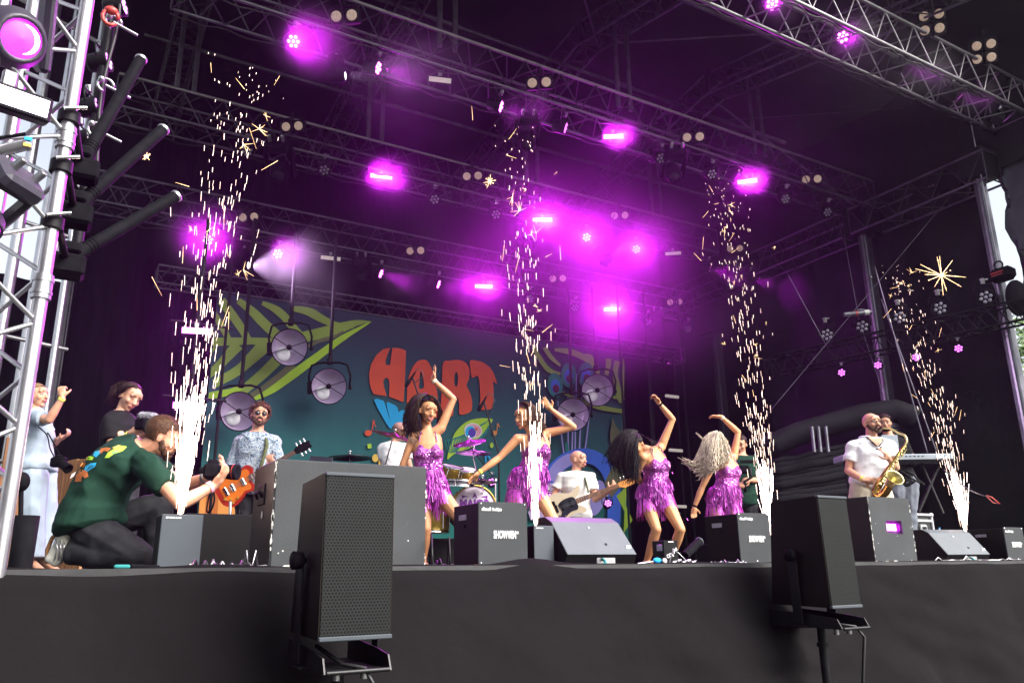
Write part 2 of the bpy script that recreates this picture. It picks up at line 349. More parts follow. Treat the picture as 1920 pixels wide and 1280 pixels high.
# ------------------------------------------------------------ lamps
def light(kind, name, parent, loc, energy, color, z=None, **k):
    ld = bpy.data.lights.new(name, kind); ld.energy = energy; ld.color = color
    for a, v in k.items(): setattr(ld, a, v)
    o = bpy.data.objects.new(name, ld); COL.objects.link(o); o.parent = parent; o.location = loc
    if z is not None: o.rotation_euler = z
    return o
MAG = (.85, .02, 1.0)
par_cache = {}; GLOW = []; FAN = []
def par(loc, aim, state, label, group, s=1.0, energy=0, cone=70):
    key = state
    if key not in par_cache:
        root = thing('par_lamp', label, 'stage lamp', (0, 0, 0), group)
        MB().lathe((0, 0, 0), (0, 0, 1), [(-.19, .0), (-.19, .07), (-.17, .09), (-.06, .098), (0, .105), (.012, .105), (.012, .094), (-.004, .092)], 18).build('housing', 'black_metal', root)
        MB().lathe((0, 0, -.004), (0, 0, 1), [(0, 0), (0, .093)], 18).build('face_plate', 'black_plastic', root)
        mb = MB()
        for i in range(7):
            x, y = (0, 0) if i == 6 else (.058 * cos(i * pi / 3 + .3), .058 * sin(i * pi / 3 + .3))
            mb.ell((x, y, .002), (.024, .024, .012), nu=10, nv=6)
        mb.build('led_cluster', {'on': 'led_on', 'dim': 'led_dim', 'off': 'dead_led'}[state], root)
        y = MB(); y.path([(-.118, 0, -.07), (-.122, .09, -.07), (-.10, .165, -.07), (.10, .165, -.07), (.122, .09, -.07), (.118, 0, -.07)], .009, 6); y.build('yoke', 'black_metal', root)
        cl = MB(); cl.bbox((0, .21, -.07), (.05, .08, .05), .008); cl.tube((-.035, .23, -.07), (.06, .23, -.07), .012); cl.build('clamp', 'steel', root)
        par_cache[key] = root; root_used = root
    else:
        root_used = copy_tree(par_cache[key])
        for ch in list(root_used.children):
            if ch.type == 'LIGHT': bpy.data.objects.remove(ch)
        tag(root_used, label, 'stage lamp', group)
    z = (Vector(aim) - Vector(loc)); root_used.matrix_world = frame(loc, z) @ Matrix.Scale(s, 4)
    if energy:
        if energy > 20: GLOW.append((Vector(loc), Vector(aim), energy))
        light('SPOT', 'beam', root_used, (0, 0, .03), energy, MAG, (pi, 0, 0), spot_size=radians(cone), spot_blend=.8, shadow_soft_size=.06)
    return root_used
def hang(pt, truss_y, z=None): return pt
G1 = 'LED lamps on the front truss'; G2 = 'LED lamps on the middle truss'; G3 = 'LED lamps on the third truss'; G4 = 'LED lamps on the rear truss'
def row(pts, y, group, where):
    for k, (px, py, st, en, cone, aim) in enumerate(pts):
        L = uY(px, py, y); s = {'on': 'glowing', 'dim': 'dim purple', 'off': 'unlit'}[st]
        if aim == 'cam': A = CAM + Vector((.2, 0, 1))
        elif aim == 'right': A = CAM + Vector((3.2, 0, 1.2))
        elif aim == 'left': A = L + Vector((-3.5, -2.6, -1.6))
        elif aim == 'side': A = L + Vector((3.0, -2.2, -1.5))
        else: A = L + Vector((-.8, -2.8, -2.2))
        par(L, A, st, f'{s} round seven-LED lamp, {ORD[k]} from the left on the {where}', group, 1.0, en, cone)
row([(1448, 8, 'on', 34, 60, 'cam'), (1580, 70, 'on', 36, 60, 'right'), (1691, 126, 'on', 30, 46, 'side'), (1790, 178, 'on', 26, 46, 'side'), (1878, 225, 'dim', 0, 50, 'side')], 6.0, G1, 'front truss')
row([(550, 78, 'on', 70, 75, 'right'), (709, 128, 'on', 30, 46, 'side'), (939, 200, 'on', 24, 46, 'side'), (1060, 240, 'dim', 0, 50, 'side'),
     (1240, 297, 'off', 0, 0, 'l'), (1335, 327, 'off', 0, 0, 'l'), (1473, 373, 'off', 0, 0, 'l'), (1552, 398, 'off', 0, 0, 'l')], 8.6, G2, 'middle truss')
row([(463, 283, 'off', 0, 0, 'l'), (608, 319, 'off', 0, 0, 'l'), (815, 374, 'off', 0, 0, 'l'), (930, 402, 'off', 0, 0, 'l'),
     (1100, 445, 'on', 160, 75, 'cam'), (1193, 467, 'on', 120, 80, 'right'), (1330, 503, 'on', 60, 55, 'side'), (1408, 522, 'dim', 40, 60, 'side')], 11.4, G3, 'third truss')
row([(390, 450, 'on', 110, 80, 'cam'), (521, 476, 'on', 50, 55, 'right'), (714, 513, 'on', 50, 46, 'side'), (822, 533, 'on', 24, 50, 'side'),
     (993, 560, 'off', 0, 0, 'l'), (1078, 577, 'off', 0, 0, 'l'), (1215, 603, 'off', 0, 0, 'l'), (1290, 617, 'off', 0, 0, 'l')], 12.9, G4, 'rear truss')

def bar(loc, aim, on, label, w=.30, energy=0, group=None):
    root = thing('led_bar', label, 'light bar', (0, 0, 0), group)
    MB().bbox((0, 0, -.04), (w + .03, .10, .07), .008).build('housing', 'black_metal', root)
    MB().box((0, 0, .001), (w, .066, .008)).build('lit_face', 'led_on' if on else 'strip_off', root)
    MB().bbox((0, .075, -.04), (.05, .07, .04), .006).build('bracket', 'steel', root)
    root.matrix_world = frame(loc, Vector(aim) - Vector(loc))
    if energy > 60: GLOW.append((Vector(loc), Vector(aim), energy * .5))
    if energy: light('AREA', 'glow', root, (0, 0, .02), energy * .28, MAG, (pi, 0, 0), shape='RECTANGLE', size=w, size_y=.06, spread=radians(100))
    return root
for px, py, y, on, w, en, lb in ((825, 150, 8.6, 0, .30, 0, 'unlit pale light bar on the middle truss'), (1150, 256, 8.6, 1, .30, 78, 'glowing magenta light bar in the centre of the middle truss'),
        (1401, 340, 8.6, 1, .32, 78, 'glowing magenta light bar near the right end of the middle truss'), (715, 331, 11.4, 1, .36, 78, 'glowing magenta light bar left on the third truss'),
        (1017, 412, 11.4, 1, .36, 90, 'glowing magenta light bar in the middle of the third truss'), (1262, 475, 11.4, 0, .32, 0, 'unlit light bar right on the third truss'),
        (620, 484, 12.9, 0, .34, 0, 'unlit light bar on the rear truss above the round dish lamps'), (907, 537, 12.9, 1, .34, 62, 'glowing magenta light bar on the rear truss above the red letters'),
        (1147, 580, 12.9, 1, .34, 140, 'glowing magenta light bar on the rear truss in the strongest haze')):
    L = uY(px, py, y); bar(L, CAM + Vector((1.2, 0, .6)), on, lb, w, en, 'light bars on the trusses')

def blinder(loc, aim, label, rows=1, group='two-cell blinders', s=1.0):
    root = thing('blinder_lamp', label, 'blinder lamp', (0, 0, 0), group)
    for j in range(rows):
        for i in (-1, 1):
            yy = (j - (rows - 1) / 2) * .2; MB().bbox((i * .1, yy, -.05), (.185, .185, .1), .012).build('cell_box', 'black_metal', root)
            c = MB(); c.lathe((i * .1, yy, .002), (0, 0, 1), [(0, 0), (.006, .03), (.008, .058), (.003, .068)], 18); c.build('reflector', 'off_lens', root)
    y = MB(); y.bbox((0, rows * .1 + .03, -.05), (.4, .02, .03), .004); y.bbox((0, rows * .1 + .08, -.05), (.04, .1, .04), .006); y.build('yoke', 'black_metal', root)
    root.matrix_world = frame(loc, Vector(aim) - Vector(loc)) @ Matrix.Scale(s, 4)
nm = ['first', 'second', 'third', 'fourth']
for y, tn, pts in ((8.4, 'middle', ((645, 30), (1011, 155), (1300, 257), (1522, 336))), (11.2, 'third', ((548, 237), (886, 330), (1162, 404), (1378, 466))), (12.75, 'rear', ((466, 407), (779, 470), (1046, 522), (1265, 566)))):
    for k, (px, py) in enumerate(pts):
        L = uY(px, py, y); blinder(L, L + Vector((-2.2, -3, -1.6)), f'pair of unlit round blinders, {nm[k]} from the left on the {tn} truss')
for k, (px, py) in enumerate(((1747, 42), (1845, 97), (1935, 150))[:2]):
    L = uY(px, py, 5.55); blinder(L, L + Vector((-3.2, -3, -2.4)), ('left', 'right')[k] + ' block of four unlit blinders above the front truss', 2, 'four-cell blinders', 1.0)

def moving_head(loc, aim, label, s=1.0, lens='glass_dark', energy=0, color=(1, .8, 1), cone=30, up=ZV):
    root = thing('moving_head', label, 'moving head lamp', (0, 0, 0), 'moving head lamps')
    MB().bbox((0, .31, -.05), (.30, .12, .26), .03).build('base', 'black_plastic', root)
    y = MB()
    for i in (-1, 1): y.bbox((i * .165, .08, -.05), (.05, .42, .10), .018)
    y.bbox((0, .24, -.05), (.36, .05, .12), .018); y.build('yoke', 'black_plastic', root)
    h = MB(); h.lathe((0, -.02, 0), (0, 0, 1), [(-.2, 0), (-.2, .06), (-.16, .1), (-.05, .125), (.08, .125), (.13, .10), (.15, .095), (.15, .08), (.14, .078)], 20); h.build('head', 'black_plastic', root)
    MB().lathe((0, -.02, .135), (0, 0, 1), [(.02, 0), (.012, .05), (0, .08)], 20).build('lens', lens, root)
    c = MB(); c.bbox((-.08, .41, -.05), (.04, .1, .05), .008); c.bbox((.08, .41, -.05), (.04, .1, .05), .008); c.build('clamp', 'steel', root)
    root.matrix_world = frame(loc, Vector(aim) - Vector(loc), up) @ Matrix.Scale(s, 4)
    if energy: light('SPOT', 'beam', root, (0, -.02, .17), energy, color, (pi, 0, 0), spot_size=radians(cone), spot_blend=.25, shadow_soft_size=.03)
    return root
for px, py, y, lb, s in ((525, 318, 11.4, 'dark moving head hanging left on the third truss between two round lamps', 1.2), (1262, 322, 8.65, 'dark moving head hanging right on the middle truss', 1.05), (988, 262, 8.65, 'dark moving head in the middle of the middle truss', .95),
        (1228, 610, 12.9, 'dark moving head low on the rear truss', 1.0), (680, 512, 12.95, 'dark moving head above the dish lamps on the rear truss', .9), (1365, 532, 11.4, 'dark moving head right end of the third truss', 1.0)):
    L = uY(px, py, y); moving_head(L, L + Vector((-.6, -1.2, -2)), lb, s)
for px, py, y, lb, en, cone, av in ((633, 141, 8.6, 'moving head with white lens throwing a fan beam from the middle truss', 200, 50, (2.6, -1.6, -.05)),
        (455, 495, 12.8, 'moving head with white lens throwing a wide fan beam beside the left spark column', 520, 80, (2.3, -1.5, -.35)),
        (1136, 485, 11.3, 'moving head with white lens between the two brightest lamps', 120, 40, (1.8, -.8, 1.4))):
    L = uY(px, py, y); moving_head(L, L + Vector(av), lb, .7, 'led_white', en * .38 if (FAN.append((L, Vector(av).normalized(), en)) or 1) else 0, (.9, .55, 1), cone, Vector((0, .25, 1)))
# ------------------------------------------------------------ extra materials
def chips(m, thr=.66, col=(.6, .6, .58), scale=22):
    t = m.node_tree; N = t.nodes; L = t.links; b = N['Principled BSDF']; src = b.inputs['Base Color'].links[0].from_socket
    tc = N.new('ShaderNodeTexCoord'); nz = N.new('ShaderNodeTexNoise'); nz.inputs['Scale'].default_value = scale; nz.inputs['Detail'].default_value = 8; nz.inputs['Roughness'].default_value = .7
    L.new(tc.outputs['Object'], nz.inputs['Vector']); r = N.new('ShaderNodeValToRGB'); r.color_ramp.elements[0].position = thr; r.color_ramp.elements[1].position = thr + .03
    L.new(nz.outputs['Fac'], r.inputs['Fac']); mx = N.new('ShaderNodeMix'); mx.data_type = 'RGBA'
    L.new(r.outputs['Color'], mx.inputs[0]); L.new(src, mx.inputs[6]); mx.inputs[7].default_value = (*col, 1); L.new(mx.outputs[2], b.inputs['Base Color'])
mk('case_grey', (.040, .044, .048), .62, 0, .18, 3, .10, 120, spec=.3); chips(M['front_cloth'], .735, (.12, .12, .12), 45); chips(M['case_grey'], .70, (.45, .45, .43), 9)
mk('case_side', (.014, .012, .010), .5, 0, .2, 3, .1, 120, spec=.3)  # darker than case_grey: shade on the cases' left side put into colour
mk('chipped_paint', (.5, .49, .46), .8, 0, .3, 40)
mk('box_grey', (.030, .034, .038), .55, 0, .10, 4, .04, 300, spec=.3)
mk('box_dark', (.0055, .0055, .006), .5, 0, .2, 6, .05, 200, spec=.15)  # black boxes, and machine sides darkened to put their shade into colour
mk('wedge_top', (.085, .10, .118), .5, 0, .07, 5, .03, 500)
mk('white_print', (.8, .8, .8), .6, 0, .03, 5)
mk('chrome', (.75, .75, .77), .15, 1, .1, 10)
mk('wood', (.23, .10, .04), .6, 0, .45, 5, .3, 20, stretch=(5, 5, .5))
mk('denim', (.10, .19, .36), .85, 0, .2, 25, .3, 60)
def grille(name, pitch, col=(.016, .018, .0185), hole=(.0015, .0015, .0015), thr=.33):
    m = mat(name, col, .5, 0, .1, 12, spec=.12); t = m.node_tree; N = t.nodes; L = t.links; b = N['Principled BSDF']; src = b.inputs['Base Color'].links[0].from_socket
    tc = N.new('ShaderNodeTexCoord'); sp = N.new('ShaderNodeSeparateXYZ'); L.new(tc.outputs['Object'], sp.inputs[0])
    def math_(op, a, bb=None):
        q = N.new('ShaderNodeMath'); q.operation = op
        for i, s in enumerate((a, bb)):
            if s is None: continue
            if isinstance(s, (int, float)): q.inputs[i].default_value = s
            else: L.new(s, q.inputs[i])
        return q.outputs[0]
    X = math_('DIVIDE', sp.outputs['X'], pitch); Z = math_('DIVIDE', sp.outputs['Z'], pitch * 1.7320508)
    def dist(off):
        fx = math_('SUBTRACT', math_('FRACT', math_('ADD', X, off)), .5); fz = math_('MULTIPLY', math_('SUBTRACT', math_('FRACT', math_('ADD', Z, off)), .5), 1.7320508)
        return math_('SQRT', math_('ADD', math_('MULTIPLY', fx, fx), math_('MULTIPLY', fz, fz)))
    dd = math_('MINIMUM', dist(100), dist(100.5)); h = math_('LESS_THAN', dd, thr)
    mx = N.new('ShaderNodeMix'); mx.data_type = 'RGBA'; L.new(h, mx.inputs[0]); L.new(src, mx.inputs[6]); mx.inputs[7].default_value = (*hole, 1); L.new(mx.outputs[2], b.inputs['Base Color'])
    M[name] = m
grille('grille', .0125)
# ------------------------------------------------------------ lettering
def text(s, at, right, up, h, m, parent, name='lettering', width=None, bold=0, ext=.002, align='CENTER'):
    c = bpy.data.curves.new('t', 'FONT'); c.body = s; c.size = 1; c.align_x = align; c.align_y = 'CENTER'; c.offset = bold; c.extrude = ext / h; c.resolution_u = 4
    o = bpy.data.objects.new('t', c); COL.objects.link(o); bpy.context.view_layer.update()
    dg = bpy.context.evaluated_depsgraph_get(); me = bpy.data.meshes.new_from_object(o.evaluated_get(dg)); bpy.data.objects.remove(o)
    right = Vector(right).normalized(); up = Vector(up).normalized(); nrm = right.cross(up); at = Vector(at)
    w = max(v.co.x for v in me.vertices) - min(v.co.x for v in me.vertices); sx = h if width is None else width / w
    off = parent.location if parent is not None else Vector((0, 0, 0))
    for v in me.vertices: v.co = at + right * v.co.x * sx + up * v.co.y * h + nrm * v.co.z * h - off
    me.name = name; me.materials.clear(); me.materials.append(M[m]); q = bpy.data.objects.new(name, me); COL.objects.link(q)
    if parent is not None: q.parent = parent
    return q
XV, YV = Vector((1, 0, 0)), Vector((0, 1, 0))

# ------------------------------------------------------------ painted backdrop
YB = 13.4
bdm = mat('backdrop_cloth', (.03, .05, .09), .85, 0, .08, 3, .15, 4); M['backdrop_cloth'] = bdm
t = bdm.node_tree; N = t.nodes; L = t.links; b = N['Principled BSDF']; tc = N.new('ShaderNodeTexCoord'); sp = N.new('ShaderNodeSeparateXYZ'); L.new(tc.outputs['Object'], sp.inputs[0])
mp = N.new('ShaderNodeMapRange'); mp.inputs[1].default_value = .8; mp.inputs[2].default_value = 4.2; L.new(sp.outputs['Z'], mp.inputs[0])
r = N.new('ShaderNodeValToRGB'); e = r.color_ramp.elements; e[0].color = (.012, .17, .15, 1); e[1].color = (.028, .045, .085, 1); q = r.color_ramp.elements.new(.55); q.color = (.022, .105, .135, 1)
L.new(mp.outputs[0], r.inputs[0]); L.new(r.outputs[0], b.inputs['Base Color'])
for n_, c_ in dict(p_green=(.30, .42, .08), p_lime=(.42, .66, .05), p_olive=(.16, .17, .09), p_red=(.72, .10, .05), p_cyan=(.02, .42, .85), p_orange=(.75, .30, .07), p_yellow=(.75, .50, .10), p_pink=(.75, .35, .45),
                   p_blue=(.05, .16, .75), p_indigo=(.10, .05, .45), p_teal=(.02, .22, .22), p_violet=(.38, .34, .80), p_lilac=(.65, .50, .80), p_maroon=(.12, .02, .07), p_white=(.8, .8, .8), p_rust=(.50, .14, .03)).items():
    mk(n_, c_, .85, 0, .07, 3, .1, 4)
bk = thing('painted_backdrop', 'dark blue green painted backdrop with big red letters and green feather shapes', 'backdrop', (6, YB, 0))
x0 = uY(384, 800, YB).x; x1 = uY(1168, 700, YB).x; zt = 4.52
def bz(x): return zt + .0
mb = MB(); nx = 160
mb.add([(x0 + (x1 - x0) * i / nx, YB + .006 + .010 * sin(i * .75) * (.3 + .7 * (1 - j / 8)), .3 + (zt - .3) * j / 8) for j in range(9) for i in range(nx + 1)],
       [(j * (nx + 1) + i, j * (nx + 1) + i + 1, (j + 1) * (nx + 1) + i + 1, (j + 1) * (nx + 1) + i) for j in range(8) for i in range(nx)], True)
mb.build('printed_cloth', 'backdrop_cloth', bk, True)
layer = [0]
def art(name, m, loops, crop=None, th=.004):
    s, ox, oy = crop or (1, 0, 0); layer[0] += 1; yy = YB - .012 - .0011 * layer[0]; out = []
    for l in loops:
        q = []
        for (px, py) in l:
            p = uY(ox + px / s, oy + py / s, YB); p.y = yy; p.z = min(p.z, zt - .01); p.x = min(max(p.x, x0 + .01), x1 - .01); q.append(p)
        out.append(q)
    mb = MB(); mb.poly(out); return mb.build(name, m, bk, True)
def smooth(pts, closed=True, k=4):
    n = len(pts); out = []; P = [Vector((p[0], p[1])) for p in pts]
    for i in range(n if closed else n - 1):
        a, b, c, d = (P[(i - 1) % n], P[i], P[(i + 1) % n], P[(i + 2) % n]) if closed else (P[max(i - 1, 0)], P[i], P[i + 1], P[min(i + 2, n - 1)])
        for j in range(k): t = j / k; out.append(tuple(.5 * ((2 * b) + (c - a) * t + (2 * a - 5 * b + 4 * c - d) * t * t + (3 * b - a - 3 * c + d) * t ** 3)))
    if not closed: out.append(tuple(P[-1]))
    return out
def ribbon(pts, ws):
    P = [Vector(p) for p in smooth(pts, False, 5)]; n = len(P); m = len(ws); A = []; B = []
    for i, p in enumerate(P):
        d = (P[min(i + 1, n - 1)] - P[max(i - 1, 0)]); d = d.normalized() if d.length else Vector((1, 0)); q = Vector((-d.y, d.x)); f = i / (n - 1) * (m - 1); k = min(int(f), m - 2); w = ws[k] + (ws[k + 1] - ws[k]) * (f - k)
        A.append(tuple(p + q * w / 2)); B.append(tuple(p - q * w / 2))
    return A + B[::-1]
def oval(cx, cy, rx, ry, a=0, n=22): return [(cx + rx * cos(2 * pi * i / n) * cos(a) - ry * sin(2 * pi * i / n) * sin(a), cy + rx * cos(2 * pi * i / n) * sin(a) + ry * sin(2 * pi * i / n) * cos(a)) for i in range(n)]
CL = (5.334, 390, 560)
for pts, w, c in (([(-60, 20), (60, 160), (150, 300), (200, 400)], [60, 70, 60], 'p_green'), ([(130, 20), (260, 190), (340, 310), (400, 410)], [90, 85, 70], 'p_green'), ([(300, 20), (430, 120), (560, 250), (700, 380)], [60, 95, 100], 'p_green'),
                  ([(540, 45), (660, 100), (760, 180), (860, 300), (960, 400)], [40, 80, 80, 60], 'p_green'), ([(840, 100), (1000, 130), (1150, 210), (1300, 270), (1450, 270)], [50, 90, 60, 60], 'p_green'),
                  ([(-80, 440), (200, 430), (450, 425), (700, 430), (1000, 375), (1300, 300), (1480, 245), (1630, 232)], [90, 80, 70, 80, 110, 110, 60, 4], 'p_green'),
                  ([(300, 460), (200, 570), (90, 690), (0, 760)], [120, 90, 80], 'p_green'), ([(580, 450), (430, 600), (280, 730), (60, 850)], [150, 100, 90], 'p_green'), ([(740, 560), (570, 730), (420, 860), (300, 960)], [110, 100, 90], 'p_green'),
                  ([(860, 670), (720, 780), (560, 900), (430, 980)], [90, 80, 70], 'p_olive'), ([(1350, 330), (1240, 390), (1120, 420), (1000, 480)], [20, 40, 30], 'p_olive'), ([(40, 480), (-60, 600)], [80, 80], 'p_green'),
                  ([(1620, 238), (1350, 390), (1130, 550), (860, 750), (640, 910), (450, 1010)], [6, 60, 75, 85, 70, 30], 'p_lime'), ([(-60, 990), (80, 960), (230, 930), (340, 880)], [70, 70, 50], 'p_lime')):
    art('painted_stripe', c, [ribbon(pts, w)], CL)
CH = (5.335, 680, 640)
Hh = [(292, 68), (340, 67), (385, 76), (428, 95), (418, 350), (405, 600), (392, 608), (330, 580), (258, 555), (262, 440), (258, 390), (240, 365), (215, 370), (200, 400), (206, 450), (235, 548), (165, 538), (105, 530), (80, 480), (65, 420), (60, 320), (80, 230), (130, 140), (200, 80), (272, 66), (240, 140), (222, 200), (228, 238), (268, 240), (276, 180), (284, 120)]
Aa = smooth([(590, 186), (545, 200), (500, 250), (460, 340), (442, 430), (438, 540), (445, 640), (540, 700), (555, 600), (560, 545), (620, 535), (672, 560), (690, 640), (700, 740), (750, 760), (747, 600), (730, 450), (700, 320), (660, 225), (630, 190)])
Ah = smooth([(572, 300), (592, 350), (604, 410), (600, 468), (558, 470), (562, 400)])
Rr = smooth([(800, 215), (870, 195), (940, 187), (1000, 200), (1045, 240), (1062, 300), (1055, 380), (1032, 440), (1060, 500), (1083, 570), (1088, 640), (1070, 706), (965, 733), (960, 640), (945, 570), (925, 560), (905, 590), (900, 660), (890, 745), (780, 760), (778, 600), (787, 400)], True, 3)
Rh = smooth([(930, 305), (946, 350), (942, 430), (925, 455), (910, 420), (912, 340)])
Tt = smooth([(1066, 195), (1130, 195), (1200, 215), (1270, 270), (1312, 345), (1335, 432), (1296, 400), (1302, 480), (1300, 600), (1292, 665), (1250, 682), (1152, 680), (1170, 600), (1165, 480), (1160, 400), (1140, 345), (1087, 366), (1072, 280)], True, 3)
art('painted_letter', 'p_red', [Hh], CH); art('painted_letter', 'p_red', [Aa, Ah], CH); art('painted_letter', 'p_red', [Rr, Rh], CH); art('painted_letter', 'p_red', [Tt], CH)
for l in ([(105, 585), (185, 590), (212, 612), (250, 740), (292, 850), (262, 868), (200, 770)], [(230, 616), (285, 625), (332, 650), (350, 700), (362, 810), (300, 862), (268, 780)], [(356, 705), (400, 688), (440, 695), (470, 830), (440, 870), (395, 850), (345, 760)], [(470, 720), (500, 730), (500, 860), (480, 860)]):
    art('painted_letter', 'p_cyan', [smooth(l, True, 2)], CH)
art('painted_note', 'p_red', [oval(48, 918, 34, 30)], CH); art('painted_note', 'p_red', [ribbon([(78, 920), (92, 860), (102, 790), (112, 830), (128, 862)], [12, 10, 14, 10, 4])], CH)
art('painted_note', 'p_orange', [oval(1308, 918, 26, 24)], CH); art('painted_note', 'p_orange', [ribbon([(1328, 915), (1336, 870), (1342, 822), (1352, 845), (1368, 862)], [10, 8, 12, 10, 4])], CH)
art('painted_confetti', 'p_lime', [[(38, 1028), (76, 1022), (82, 1068), (44, 1074)]], CH); art('painted_confetti', 'p_yellow', [oval(118, 1168, 32, 40)], CH); art('painted_confetti', 'p_lime', [oval(1280, 1040, 18, 26)], CH)
art('painted_confetti', 'p_cyan', [ribbon([(1222, 1210), (1222, 1130), (1250, 1150), (1272, 1195)], [14, 18, 20, 8])], CH); art('painted_confetti', 'p_yellow', [[(150, 1060), (190, 1060), (170, 1240), (150, 1240)]], CH)
feat = smooth([(835, 1180), (860, 1060), (900, 940), (960, 860), (1040, 800), (1130, 775), (1220, 770), (1290, 782), (1260, 840), (1215, 910), (1160, 990), (1100, 1050), (1000, 1090), (900, 1130)])
art('painted_feather', 'p_lime', [feat], CH)
for k in range(9):
    a = k / 8; p0 = (860 + 60 * a, 1120 - 10 * a); p2 = (895 + 375 * a, 985 - 205 * a + (30 * sin(a * pi))); p1 = ((p0[0] + p2[0]) / 2 - 60 * (1 - a), (p0[1] + p2[1]) / 2 - 50)
    art('painted_barb', 'p_teal', [ribbon([p0, p1, p2], [5, 14, 4])], CH)
for k in range(4): art('painted_barb', 'p_teal', [ribbon([(1000 + 50 * k, 1080 - 25 * k), (1120 + 35 * k, 1000 - 30 * k), (1230 + 12 * k, 890 - 28 * k)], [4, 12, 4])], CH)
art('painted_eye', 'p_white', [oval(1090, 895, 90, 74, .2)], CH); art('painted_eye', 'p_pink', [oval(1092, 895, 80, 65, .2)], CH); art('painted_eye', 'p_white', [oval(1064, 910, 60, 66)], CH); art('painted_eye', 'p_cyan', [oval(1064, 910, 54, 60)], CH)
art('painted_eye', 'p_indigo', [oval(1078, 918, 38, 44)], CH); art('painted_eye', 'p_red', [[(1095, 865), (1135, 868), (1122, 905)]], CH)
CR = (5.335, 980, 640)
for pts, w in (([(90, 60), (150, 170), (240, 290), (360, 330)], [40, 45, 50, 20]), ([(200, 70), (270, 170), (360, 250)], [40, 45, 20]), ([(300, 90), (450, 110), (560, 150), (680, 220), (740, 330)], [30, 60, 60, 70, 30]), ([(580, 150), (660, 160), (720, 260)], [30, 40, 20]),
               ([(840, 180), (835, 260), (815, 340)], [60, 50, 40]), ([(925, 200), (905, 330), (935, 500), (965, 620)], [60, 50, 60, 40]), ([(990, 180), (985, 400), (980, 640)], [18, 18, 18]), ([(380, 515), (560, 600), (750, 665), (985, 705)], [20, 45, 50, 40]), ([(880, 570), (930, 560), (975, 600)], [20, 50, 70])):
    art('painted_stripe', 'p_green', [ribbon(pts, w)], CR)
art('painted_leaf', 'p_olive', [smooth([(880, 775), (910, 850), (950, 900), (955, 960), (920, 1000), (862, 1022), (852, 930), (868, 840)])], CR)
for i in range(6):
    xs_ = [395, 435, 468, 500, 540, 590][i]; top = [(330, 600), (430, 560), (490, 500), (515, 330), (570, 520), (660, 600)][i]
    art('painted_stem', 'p_violet', [ribbon([(xs_, 1160), ((xs_ + top[0]) / 2, (1160 + top[1]) / 2 + 20), top], [14, 14, 8])], CR)
art('painted_stem', 'p_teal', [[(398, 1020), (432, 1020), (440, 1140), (410, 1140)]], CR)
for cx, cy, a in ((302, 445, -.1), (436, 345, .0), (606, 340, .08)):
    art('painted_eye', 'p_teal', [oval(cx, cy, 76, 122, a)], CR); art('painted_eye', 'p_blue', [oval(cx + 2, cy + 10, 46, 72, a)], CR); art('painted_eye', 'p_maroon', [oval(cx + 8, cy + 36, 34, 42, a)], CR)
art('painted_arch', 'p_blue', [ribbon([(1018, 960), (1022, 905), (1036, 880), (1060, 862), (1090, 855), (1118, 864), (1138, 890), (1146, 930), (1145, 985)], [24, 26, 28, 28, 26, 26, 24])])
art('painted_arch', 'p_violet', [ribbon([(1026, 900), (1040, 878), (1062, 862), (1086, 857)], [16, 22, 22, 12])]); art('painted_petal', 'p_violet', [oval(1112, 934, 17, 34, .25)]); art('painted_petal', 'p_lilac', [oval(1030, 932, 18, 26)]); art('painted_petal', 'p_lilac', [[(985, 960), (1012, 930), (1030, 975), (990, 975)]])
for l, c in (([(1128, 905), (1145, 870), (1175, 860), (1168, 900), (1140, 935)], 'p_olive'), ([(1150, 930), (1170, 912), (1166, 960)], 'p_lime'), ([(1163, 1000), (1166, 945), (1180, 975)], 'p_lime'), ([(1150, 860), (1160, 800), (1168, 860)], 'p_olive'),
             ([(372, 892), (440, 872), (520, 884), (520, 992), (362, 992)], 'p_orange'), ([(420, 940), (436, 918), (470, 955)], 'p_teal'), ([(386, 905), (410, 890), (404, 985), (380, 985)], 'p_rust')):
    art('painted_shape', c, [l])
